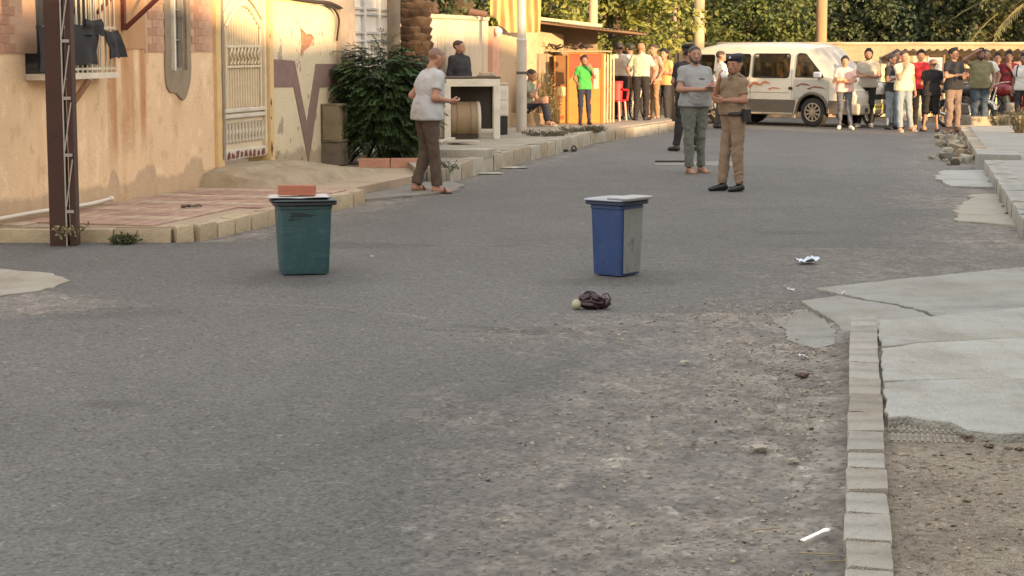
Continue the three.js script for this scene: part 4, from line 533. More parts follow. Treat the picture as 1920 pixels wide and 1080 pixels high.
// ---------------------------------------------------------------- loose stones, gravel, litter
{ seed = 77; const N = 5600, geo = rock(1, 0.4, 10), im = new THREE.InstancedMesh(geo, mat(0.24, 0.21, 0.17), N), c = new THREE.Color(); let i = 0, guard = 0;
  while (i < N && guard++ < 90000) { const d = 5.6 + Math.pow(rnd(), 0.8) * 8.2, e = -Math.log(1 - rnd()) * 0.75, x = kerbX(d) - 0.02 - e; if (x < -2.2 || fbm(x * 1.1 + 20, d * 0.9, 4) + e * 0.12 > 0.5 + rnd() * 0.25) continue; const s = 0.003 + 0.010 * Math.pow(rnd(), 6) + 0.0035 * rnd(); im.setMatrixAt(i, M4(x, s * 0.15 + 0.012 * dirtAmount(x, d), -d, rr(-0.4, 0.4), rnd() * 6.28, rr(-0.4, 0.4), [s * rr(0.9, 1.7), s, s])); const k = rr(0.6, 1.5); im.setColorAt(i, c.setRGB(k, k * rr(0.9, 1), k * rr(0.8, 0.98))); i++; }
  im.count = i; im.name = 'gravel'; im.userData = { kind: 'stuff' }; im.castShadow = im.receiveShadow = true; scene.add(im);
  const N2 = 2600, im2 = new THREE.InstancedMesh(geo, mat(0.30, 0.26, 0.21), N2); for (let k = 0; k < N2; k++) { const d = 5.2 + rnd() * 3.6, x = kerbX(d) + 0.17 + rnd() * 1.9, s = 0.003 + 0.012 * Math.pow(rnd(), 5) + 0.003 * rnd(); const y = d > 8.15 ? 0.09 : 0.106; im2.setMatrixAt(k, M4(x, y + s * 0.2, -d, rr(-0.4, 0.4), rnd() * 6.28, rr(-0.4, 0.4), [s * rr(0.9, 1.8), s, s])); const q = rr(0.4, 1.3); im2.setColorAt(k, c.setRGB(q, q * rr(0.88, 1), q * rr(0.75, 0.95))); }
  im2.name = 'gravel_001'; im2.userData = { kind: 'stuff' }; im2.castShadow = im2.receiveShadow = true; scene.add(im2);
  const stones = [[1.13, 8.6, 0.05, 'flat pale stone in the dirt near the kerb'], [1.25, 8.35, 0.04, 'second flat pale stone beside the kerb, next to the pale one'], [1.62, 10.55, 0.05, 'dark red-brown lump against the kerb wall'], [1.0, 11.0, 0.035, 'small stone among the dirt patches']];
  for (const [x, d, s, l] of stones) solo('stone', l, 'stone', rock(s, 0.4), l.includes('dark') ? mat(0.1, 0.065, 0.05) : mat(0.36, 0.33, 0.27), [x, s * 0.25 + 0.012, d]);
  const rub = [[kerbFarX(30.2) - 0.25, 30.2, 0.16, 0], [kerbFarX(30.8) - 0.5, 30.8, 0.15, 1], [kerbFarX(31.5) - 0.2, 31.5, 0.17, 2], [kerbFarX(32.4) - 0.45, 32.4, 0.13, 0], [kerbFarX(33.2) - 0.3, 33.2, 0.19, 2], [kerbFarX(34.5) - 0.3, 34.5, 0.16, 0], [kerbFarX(36) - 0.25, 36, 0.17, 2], [kerbFarX(37.4) - 0.3, 37.4, 0.14, 0], [kerbFarX(29.6) - 0.4, 29.6, 0.1, 1], [kerbFarX(31.2) - 0.75, 31.2, 0.08, 0]];
  for (const [x, d, s, m] of rub) solo('rubble_stone', 'broken rubble stone heaped along the right kerb', 'stone', rock(s, 0.75, 16), [cPale, mat(0.09, 0.085, 0.06), cSand][m], [x, s * 0.4, d], rnd() * 6, 'rubble along the right kerb');
  const rb2 = solo('rubble_strip', 'crumbled earth and mortar heaped against the right kerb', 'rubble', merge(Array.from({ length: 60 }, () => { const d = rr(29, 40), s = rr(0.04, 0.13); return rock(s, 0.6, 9).translate(kerbFarX(d) - rr(-0.05, 0.6), s * 0.25, -d); })), conc(0.33, 0.28, 0.2)); rb2.userData.kind = 'stuff'; delete rb2.userData.category;
}
function paper(name, label, cat, x, d, w, h, y = 0.008, k = [0.72, 0.72, 0.72], turn = 0, bumpy = 0.03) { const g = new THREE.PlaneGeometry(w, h, 12, 10), p = g.attributes.position; for (let i = 0; i < p.count; i++) p.setXYZ(i, p.getX(i) * (1 + 0.2 * (vn(p.getY(i) * 40, 3) - 0.5)), bumpy * vn(p.getX(i) / w * 5 + x * 7, p.getY(i) / h * 5), p.getY(i)); g.computeVertexNormals(); return solo(name, label, cat, merge([g, g.clone().translate(0, -0.003, 0)]), mat(...k, { roughness: 0.6 }), [x, y, d], turn); }
seed = 99;
paper('plastic_bag', 'crumpled white and blue plastic bag lying on the asphalt', 'litter', 2.5, 16.2, 0.17, 0.14, 0.006, [0.6, 0.68, 0.78], 0.3, 0.07);
for (const [x, d, w, l] of [[2.05, 14.0, 0.05, 'tiny white scrap of paper at the edge of the concrete apron'], [9.35, 39.2, 0.12, 'white scrap on the road before the crowd'], [-1.22, 16.6, 0.03, 'tiny white speck of litter beside the green bin'], [-4.75, 17.3, 0.05, 'white scrap of litter left of the lattice pole'], [1.72, 11.2, 0.05, 'white scrap against the broken apron edge'], [2.4, 13.8, 0.03, 'white crumb on the concrete apron']]) paper('paper_scrap', l, 'litter', x, d, w, w * 0.7, 0.05 * (x > 2 && x < 3 ? 1 : 0.15), [0.68, 0.67, 0.64]);
paper('trampled_leaf', 'dry brown leaf on the striped paving', 'leaf', -3.35, 20.0, 0.2, 0.08, 0.16, [0.10, 0.07, 0.045], 0.2, 0.04);
{ const t = thing('plastic_spoon', 'white plastic spoon lying in the dirt beside the kerb', 'spoon', [1.07, 0.03, 6.9], 0.0); t.rotation.set(0, 0.85, 0.06); part('handle', rbox(0.14, 0.007, 0.022, 0.003, 0.07, 0.006, 0), mat(0.8, 0.79, 0.76, { roughness: 0.35, plain: true }), t); const b = new THREE.SphereGeometry(0.017, 16, 10, 0, 6.3, 0, 1.5).scale(1.5, 0.45, 1).translate(0.158, 0.004, 0); part('bowl', b, mat(0.8, 0.79, 0.76, { roughness: 0.35, plain: true, side: 2 }), t); }
for (const [x, d, a] of [[1.16, 6.65, 0.2], [1.1, 6.75, -0.15], [0.95, 7.1, 0.4]]) solo('twig', 'thin dry twig in the dirt near the plastic spoon', 'twig', bar([-0.06, 0.006, 0], [0.07, 0.008, 0.01], 0.003, 5), mat(0.35, 0.28, 0.17), [x, 0.022, d], a, 'twigs near the spoon');
{ seed = 303; const t = thing('rubbish_bag', 'dark maroon rubbish bundle with a pale round end lying on the asphalt', 'rubbish', [0.55, 0, 13.4], 0.1);
  const g = new THREE.SphereGeometry(1, 40, 28), p = g.attributes.position; for (let i = 0; i < p.count; i++) { const x = p.getX(i), y = p.getY(i), z = p.getZ(i), k = 0.8 + 0.5 * n3(x * 2.6 + 4, y * 3 + 2, z * 2.6) - 0.12 * Math.abs(Math.sin(x * 9 + z * 7)); p.setXYZ(i, x * 0.105 * k * (x > 0 ? 1.15 : 1) + 0.025, Math.max(0.0, 0.05 + y * 0.055 * k), z * 0.07 * k); } g.computeVertexNormals();
  part('bag', clean(g), mat(0.022, 0.009, 0.012, { roughness: 0.35, plain: true }), t);
  for (const [x, y, z, s, r] of [[-0.03, 0.09, 0, 0.045, 0.4], [0.05, 0.085, 0.02, 0.05, -0.3], [0.11, 0.05, 0.03, 0.04, 1.2]]) { const k = new THREE.SphereGeometry(s, 16, 12), q = k.attributes.position; for (let i = 0; i < q.count; i++) { const f = 0.7 + 0.7 * n3(q.getX(i) * 60 + x * 50, q.getY(i) * 60, q.getZ(i) * 60); q.setXYZ(i, q.getX(i) * f, q.getY(i) * f * 0.6, q.getZ(i) * f); } k.computeVertexNormals(); const o = part('fold', clean(k), mat(0.035, 0.012, 0.02, { roughness: 0.3, plain: true }), t); o.position.set(x, y, z); o.rotation.z = r; }
  part('pale_end', clean(new THREE.SphereGeometry(0.037, 24, 18).scale(0.95, 0.95, 1)).translate(-0.098, 0.036, 0.015), mat(0.36, 0.335, 0.24, { roughness: 0.5 }), t);
  part('wire', merge([tube([[-0.06, 0.09, 0.02], [-0.03, 0.125, 0.02], [0.03, 0.12, 0.03], [0.06, 0.09, 0.03]], 0.005, 20, 5), tube([[0.08, 0.1, 0.02], [0.12, 0.11, 0.02], [0.145, 0.06, 0.02]], 0.004, 16, 5)]), mat(0.02, 0.02, 0.02, { plain: true, roughness: 0.4 }), t); }
solo('manhole_slab', 'pale square concrete manhole slab set in the road behind the man in grey', 'slab', slab(jag([[2.15, 29.6], [3.5, 29.3], [3.6, 30.5], [2.35, 30.5]], 0.2, 0.06), -0.02, 0.008, 0.003), conc(0.2, 0.195, 0.18));
solo('metal_strip', 'dark metal strip lying on the manhole slab', 'metal strip', rbox(0.48, 0.028, 0.05, 0.008, 0.25, 0.023, 0), mat(0.05, 0.045, 0.04), [2.24, 0, 30.2], 0.03);
{ const t = thing('pair_of_sandals', 'dark discarded sandals lying at the kerb foot', 'sandals', [0.86, 0, 33.4], 0.6); const sole = ext(shp([[-0.03, -0.12], [0.03, -0.12], [0.045, 0.05], [0.03, 0.13], [-0.03, 0.13], [-0.045, 0.05]]), 0.03, 0.004); sole.rotateX(-1.5708); const sp = tube([[-0.045, 0.02, 0.0], [-0.02, 0.08, -0.03], [0.02, 0.08, -0.03], [0.045, 0.02, 0]], 0.015, 12, 6); for (const [x, z, r] of [[0, 0, 0.3], [0.22, 0.06, -0.7]]) { const o = part('sandal', merge([sole.clone(), sp.clone()]), mat(0.045, 0.028, 0.025), t); o.position.set(x, 0.006, z); o.rotation.y = r; } }
for (const [x, d] of [[-0.35, 27.6], [0.02, 28.9]]) paper('flat_scrap', 'pale flat scrap of board lying in the gutter beside the ' + (x < -0.2 ? 'broken kerb end' : 'raised kerb'), 'litter', x, d, 0.4, 0.3, 0.004, [0.4, 0.37, 0.3], 0.2, 0.015);
{ const [x, d] = onWall(0); solo('drain_pipe', 'white plastic drain pipe lying along the foot of the orange wall', 'pipe', merge([tube([[0.2, 0.2, 0.1], [1.2, 0.21, 0.1], [2.4, 0.2, 0.11], [2.98, 0.215, 0.09]], 0.022), cyl(0.03, 0.03, 0.07, 2.95, 0.215, 0.09, 0, 0, 1.5708, 12)]), mat(0.6, 0.56, 0.48, { roughness: 0.5 }), [x, 0, d], WA); }
for (let i = 0; i < 2; i++) { const o = solo('planter_block', 'pink hollow brick laid end to end along the front of the bush', 'brick', block(0.43, 0.12, 0.2, 0.008, 0.003), mat(0.50, 0.26, 0.18, { bump: 0.006 }), [-1.93 + i * 0.445, 0.2, 26.95], 0.02, 'bricks edging the bush'); }

// ---------------------------------------------------------------- wheeled bins and what lies on them
function loft(levels, cap = true) {                          // levels: [y, outline points [x, z]]
  const n = levels[0][1].length, pos = [], idx = []; for (const [y, o] of levels) for (const [x, z] of o) pos.push(x, y, z);
  for (let l = 0; l + 1 < levels.length; l++) for (let i = 0; i < n; i++) { const a = l * n + i, b = l * n + (i + 1) % n, c = a + n, d = b + n; idx.push(a, c, b, b, c, d); }
  if (cap) { for (const [l, f] of [[0, 1], [levels.length - 1, 0]]) { const c = pos.length / 3, o = levels[l][1]; let sx = 0, sz = 0; for (const [x, z] of o) { sx += x / n; sz += z / n; } pos.push(sx, levels[l][0], sz); for (let i = 0; i < n; i++) { const a = l * n + i, b = l * n + (i + 1) % n; f ? idx.push(c, a, b) : idx.push(c, b, a); } } }
  const g = new THREE.BufferGeometry(); g.setAttribute('position', new THREE.Float32BufferAttribute(pos, 3)); g.setIndex(idx); return boxUV(toCreasedNormals(g, 0.6));
}
const rr2 = (w, d, r) => rrect(-w / 2, -d / 2, w / 2, d / 2, r, 3);
function bin(label, x, d, turn, w0, w1, h, bodyM, rimM, lidM) {
  const t = thing('waste_bin', label, 'bin', [x, 0, d], turn);
  part('body', loft([[0.012, rr2(w0 * 0.97, w0 * 0.97, 0.03)], [0.05, rr2(w0, w0, 0.035)], [h * 0.86, rr2(lerp(w0, w1, 0.86), lerp(w0, w1, 0.86), 0.045)], [h * 0.87, rr2(lerp(w0, w1, 0.87) + 0.012, lerp(w0, w1, 0.87) + 0.012, 0.045)], [h * 0.93, rr2(w1 + 0.004, w1 + 0.004, 0.05)]]), bodyM, t);
  part('rim', loft([[h * 0.915, rr2(w1 + 0.05, w1 + 0.05, 0.05)], [h * 0.925, rr2(w1 + 0.072, w1 + 0.072, 0.055)], [h * 0.955, rr2(w1 + 0.072, w1 + 0.072, 0.055)], [h * 0.96, rr2(w1 + 0.05, w1 + 0.05, 0.05)]]), rimM, t);
  const lid = part('lid', loft([[h * 0.962, rr2(w1 + 0.06, w1 + 0.075, 0.05)], [h * 0.975, rr2(w1 + 0.082, w1 + 0.1, 0.055)], [h * 0.988, rr2(w1 + 0.07, w1 + 0.085, 0.055)], [h, rr2(w1 - 0.02, w1 - 0.02, 0.07)]]), lidM, t);
  part('hinge', cyl(0.016, 0.016, w1 * 0.7, 0, h * 0.955, -w1 / 2 - 0.06, 0, 0, 1.5708, 10), rimM, lid);
  if (w0 > 0.35) for (const s of [-1, 1]) { const wl = part('wheel', cyl(0.075, 0.075, 0.035, s * (w0 / 2 - 0.05), 0.075, -w0 / 2 - 0.035, 0, 0, 1.5708, 18), mat(0.02, 0.02, 0.02), t); part('hub', cyl(0.03, 0.03, 0.04, s * (w0 / 2 - 0.05), 0.075, -w0 / 2 - 0.035, 0, 0, 1.5708, 12), mat(0.15, 0.15, 0.15), wl); }
  return t;
}
const scuffT = (f) => tex(512, 512, f);
const tealT = scuffT((u, v) => { const a = fbm(u * 5, v * 5, 4), b = fbm(u * 26, v * 20, 3), sc = fbm(u * 5 + 3, v * 46, 3); let k = 0.8 + 0.3 * a + 0.15 * (b - 0.5), r = 0.020 * k, g = 0.066 * k, bl = 0.076 * k; if (sc > 0.68) { r += 0.012; g += 0.012; bl += 0.012; } if (b > 0.7) { r += 0.01; g += 0.008; bl += 0.006; } return [r, g, bl]; });
const tealM = new THREE.MeshStandardMaterial({ map: rep(tealT, 1.4), roughness: 0.5 }), dkRim = mat(0.018, 0.026, 0.03, { roughness: 0.5 });
const bin1 = bin('dark teal plastic waste bin with bricks and paper on its lid', -1.70, 15.56, 0.2, 0.385, 0.44, 0.62, tealM, dkRim, mat(0.02, 0.03, 0.034, { roughness: 0.5 }));
{ const sc = part('scrape', merge([ext(shp(jag([[-0.13, 0.475], [0.02, 0.478], [0.1, 0.492], [0.02, 0.498], [-0.03, 0.51], [-0.13, 0.515], [-0.1, 0.497]], 0.03, 0.006)), 0.002), ext(shp(jag([[-0.14, 0.445], [-0.02, 0.457], [-0.13, 0.465]], 0.03, 0.004)), 0.002)]), mat(0.008, 0.02, 0.026, { roughness: 0.6 }), bin1); sc.rotation.x = 0.045; sc.position.z = 0.195; }
paper('paper_sheet', 'white sheet of paper spread over the lid of the teal bin', 'paper', -1.73, 15.53, 0.49, 0.42, 0.624, [0.46, 0.45, 0.43], 0.12, 0.012);
for (const [x, r] of [[-1.815, 0.05], [-1.664, -0.02]]) { const o = solo('brick', 'orange-red clay brick lying on the lid of the teal bin', 'brick', block(0.146, 0.078, 0.1, 0.005, 0.002), mat(0.38, 0.135, 0.08, { bump: 0.004 }), [x, 0.68, 15.5], r, 'two bricks on the teal bin'); }
const blueT = scuffT((u, v) => { const a = fbm(u * 5 + 40, v * 5, 4), b = fbm(u * 24, v * 30 + 9, 3); let k = 0.75 + 0.4 * a, w = sstep(0.6, 0.8, b) * 0.12; return [lerp(0.017 * k, 0.16, w), lerp(0.048 * k, 0.17, w), lerp(0.155 * k, 0.2, w)]; });
const wornT = scuffT((u, v) => { const a = fbm(u * 4 + 10, v * 4 + 70, 5), b = fbm(u * 18, v * 22 + 9, 4); const w = 0.7 * sstep(0.62, 0.82, a * 0.7 + b * 0.35 + (u < 0.1 ? 0.12 * (1 - u / 0.1) : 0)); const k = 0.82 + 0.3 * a + 0.2 * (b - 0.5); return [lerp(0.2 * k, 0.07, w), lerp(0.215 * k, 0.08, w), lerp(0.21 * k, 0.12, w)]; });
const blueM = new THREE.MeshStandardMaterial({ map: rep(blueT, 1.6), roughness: 0.5 }), paleLid = new THREE.MeshStandardMaterial({ color: col(0.25, 0.265, 0.305), map: rep(grainT, 2), roughness: 0.5 });
const bin2 = bin('blue plastic waste bin with one side worn to bare grey', 0.845, 15.42, -0.66, 0.285, 0.325, 0.63, blueM, mat(0.016, 0.028, 0.07, { roughness: 0.5 }), paleLid);
{ const g = new THREE.PlaneGeometry(1, 1, 1, 8), p = g.attributes.position; for (let i = 0; i < p.count; i++) { const u = p.getX(i), v = p.getY(i) + 0.5, y = lerp(0.03, 0.545, v), w = lerp(0.287, 0.321, y / 0.545); p.setXYZ(i, w / 2 + 0.0025, y, -u * (w - 0.05)); } g.computeVertexNormals(); part('worn_panel', g, new THREE.MeshStandardMaterial({ map: wornT, roughness: 0.75, side: 2 }), bin2); const e = part('second_flap', loft([[0.618, rr2(0.2, 0.38, 0.03)], [0.634, rr2(0.21, 0.39, 0.03)], [0.640, rr2(0.2, 0.38, 0.03)]]), mat(0.29, 0.295, 0.31, { roughness: 0.5 }), bin2); e.position.set(0.13, 0.001, 0.005); }
// ---------------------------------------------------------------- counter with drum, cabinet
{ const t = thing('counter', 'white painted frame counter with a dark worn top on the pavement', 'counter', [-0.72, 0.215, 33.75], 0.12), wm = mat(0.70, 0.67, 0.58, { bump: 0.004 });
  part('top', rbox(0.98, 0.03, 0.72, 0.008, 0, 1.06, 0), mat(0.10, 0.07, 0.05), t); part('apron', rbox(0.94, 0.13, 0.03, 0.006, 0, 0.975, 0.34), wm, t); part('apron', rbox(0.03, 0.13, 0.62, 0.006, 0.455, 0.975, 0), wm, t);
  for (const [x, z] of [[-0.44, 0.33], [0.42, 0.33], [-0.44, -0.32], [0.44, -0.32]]) part('leg', rbox(z > 0 ? 0.11 : 0.05, 0.95, 0.06, 0.008, x, 0.475, z), wm, t);
  part('stretcher', rbox(0.85, 0.05, 0.04, 0.008, 0, 0.12, -0.3), wm, t); part('back_panel', box(0.86, 0.8, 0.02, 0, 0.55, -0.35), mat(0.05, 0.042, 0.035), t);
  const dr = thing('drum', 'brown metal drum lying under the counter with a pale round end', 'drum', [-0.86, 0.225, 33.7], 0.12); part('shell', cyl(0.31, 0.31, 0.46, 0, 0.32, 0, 0, 0, 1.5708, 28), mat(0.30, 0.22, 0.135, { bump: 0.006, roughness: 0.7 }), dr); for (const x of [-0.12, 0.12]) part('hoop', new THREE.TorusGeometry(0.311, 0.01, 6, 28).rotateY(1.5708).translate(x, 0.32, 0), mat(0.24, 0.17, 0.1), dr);
  const e = part('end', merge([new THREE.TorusGeometry(0.285, 0.035, 10, 28).rotateY(1.5708).translate(0.26, 0.32, 0), cyl(0.08, 0.08, 0.05, 0.27, 0.32, 0, 0, 0, 1.5708, 16)]), mat(0.58, 0.55, 0.48), dr); part('base', block(0.5, 0.06, 0.4, 0.01).translate(0, 0.03, 0), mat(0.06, 0.05, 0.04), dr); 
  const tr = thing('tray', 'shallow tray of small things on the counter top', 'tray', [-0.45, 1.29, 33.75], 0.1); part('dish', rbox(0.3, 0.03, 0.3, 0.012, 0, 0.015, 0), mat(0.3, 0.24, 0.18), tr); for (let i = 0; i < 5; i++) part('packet', rbox(0.07, 0.05, 0.06, 0.01, -0.1 + i * 0.05, 0.05, rr(-0.08, 0.08), 0, rnd(), 0), mat(0.5 + 0.1 * (i % 2), 0.42, 0.3), tr);
  const cb = thing('cabinet', 'white metal cabinet with a dark base beside the counter', 'cabinet', [-0.21, 0.215, 35.2], 0.12), cw = mat(0.70, 0.67, 0.58, { roughness: 0.5 }); part('case', rbox(0.24, 0.56, 0.4, 0.01, 0, 0.62, 0), cw, cb); part('door', rbox(0.2, 0.25, 0.012, 0.004, 0, 0.49, 0.205), cw, cb); part('door', rbox(0.2, 0.25, 0.012, 0.004, 0, 0.76, 0.205), cw, cb); part('base', rbox(0.22, 0.33, 0.38, 0.01, 0, 0.17, 0), mat(0.03, 0.03, 0.035), cb); part('top', rbox(0.27, 0.03, 0.43, 0.008, 0, 0.915, 0), mat(0.5, 0.42, 0.3), cb);
  solo('plank_pile', 'pale broken planks lying on the pavement under the counter front', 'planks', merge([box(0.7, 0.03, 0.14, 0, 0.02, 0, 0, 0.3, 0.03), box(0.6, 0.03, 0.12, 0.15, 0.05, 0.1, 0.05, -0.2, 0), box(0.5, 0.03, 0.1, -0.1, 0.075, 0.02, 0, 0.9, 0.08)]), mat(0.5, 0.46, 0.4), [-1.0, 0.215, 31.6], 0.2); }
// ---------------------------------------------------------------- orange kiosk, chair
{ const t = thing('kiosk', 'orange and red painted drinks kiosk on the pavement', 'kiosk', [1.42, 0.215, 40.1], -0.18), og = mat(0.60, 0.25, 0.065, { roughness: 0.55 }), rd = mat(0.50, 0.09, 0.045, { roughness: 0.55 }), dk = mat(0.22, 0.11, 0.045);
  part('case', rbox(0.72, 1.46, 0.6, 0.015, 0.1, 0.73, -0.3), og, t); part('side_case', rbox(0.3, 1.4, 0.55, 0.015, -0.42, 0.7, -0.32), og, t); part('dark_panel', rbox(0.22, 0.62, 0.01, 0.004, -0.41, 1.08, -0.042), dk, t);
  const pan = (x0, x1, f) => { const o = []; for (let i = 0; i <= 12; i++) { const u = i / 12; o.push([lerp(x0, x1, u), f(u)]); } return ext(shp([[x1, 1.44], [x0, 1.44], ...o]), 0.006, 0, 0.001); };
  part('red_panel', pan(-0.25, 0.0, u => 0.9 + 0.12 * u + 0.24 * u * u), rd, t); part('red_panel', pan(0.08, 0.44, u => 1.24 - 0.42 * Math.sin(u * 3.14159)), rd, t);
  part('sticker', box(0.17, 0.17, 0.006, -0.4, 0.66, -0.043), mat(0.72, 0.62, 0.32), t); part('sticker', box(0.1, 0.42, 0.006, 0.33, 0.93, 0.012), mat(0.75, 0.68, 0.45), t); part('sticker', box(0.12, 0.08, 0.006, -0.41, 0.12, -0.043), rd, t);
  part('edge_strip', box(0.03, 1.44, 0.02, -0.255, 0.73, -0.002), mat(0.6, 0.18, 0.03), t); part('edge_strip', box(0.03, 1.44, 0.02, 0.45, 0.73, 0.004), mat(0.6, 0.18, 0.03), t);
  part('top_sheet', rbox(1.2, 0.03, 0.75, 0.01, -0.02, 1.49, -0.28), mat(0.42, 0.32, 0.2), t); for (let i = 0; i < 4; i++) part('side_slat', rbox(0.035, 1.42, 0.03, 0.008, 0.5 + i * 0.05, 0.72, -0.05 - i * 0.1), mat(0.62, 0.50, 0.3), t);
  const j = solo('junk_pile', 'tangle of dark scrap and sticks lying on the kiosk roof', 'scrap', merge(Array.from({ length: 16 }, () => { const x = rr(-0.5, 0.2), z = rr(-0.25, 0.2), a = rnd() * 6.3; return bar([x, rr(0.02, 0.1), z], [x + Math.cos(a) * 0.2, rr(0.02, 0.16), z + Math.sin(a) * 0.2], 0.02, 5); })), mat(0.07, 0.05, 0.04), [1.36, 1.72, 40.3]); j.userData.kind = 'stuff'; delete j.userData.category; }
{ const t = thing('plastic_chair', 'red plastic chair with pale legs standing beside the kiosk', 'chair', [2.18, 0.215, 41.6], 2.75), rd = mat(0.62, 0.012, 0.02, { roughness: 0.4, plain: true }), lg = mat(0.62, 0.30, 0.27, { roughness: 0.4, plain: true });
  part('seat', rbox(0.46, 0.04, 0.44, 0.018, 0, 0.43, 0), rd, t); const b = new THREE.CylinderGeometry(0.3, 0.27, 0.4, 20, 1, true, Math.PI - 0.95, 1.9); const bo = new THREE.CylinderGeometry(0.325, 0.295, 0.4, 20, 1, true, Math.PI - 0.95, 1.9); part('backrest', merge([b, bo, tube(Array.from({ length: 9 }, (_, i) => { const a = Math.PI - 0.95 + i * 0.2375; return [Math.sin(a) * 0.313, 0.2, Math.cos(a) * 0.313]; }), 0.022, 20, 8)]).translate(0, 0.63, 0.07), rd, t);
  part('emblem', cyl(0.05, 0.05, 0.012, 0, 0.66, -0.258, 1.5708, 0, 0, 16), mat(0.30, 0.16, 0.06), t); for (const [x, z] of [[-0.2, 0.19], [0.2, 0.19], [-0.2, -0.2], [0.2, -0.2]]) part('leg', bar([x, 0.43, z], [x * 1.15, 0, z * 1.15], 0.026, 8), lg, t); for (const s of [-1, 1]) part('armrest', tube([[s * 0.25, 0.43, 0.2], [s * 0.27, 0.64, 0.18], [s * 0.28, 0.66, -0.05], [s * 0.27, 0.68, -0.18]], 0.022, 20, 8), rd, t); }
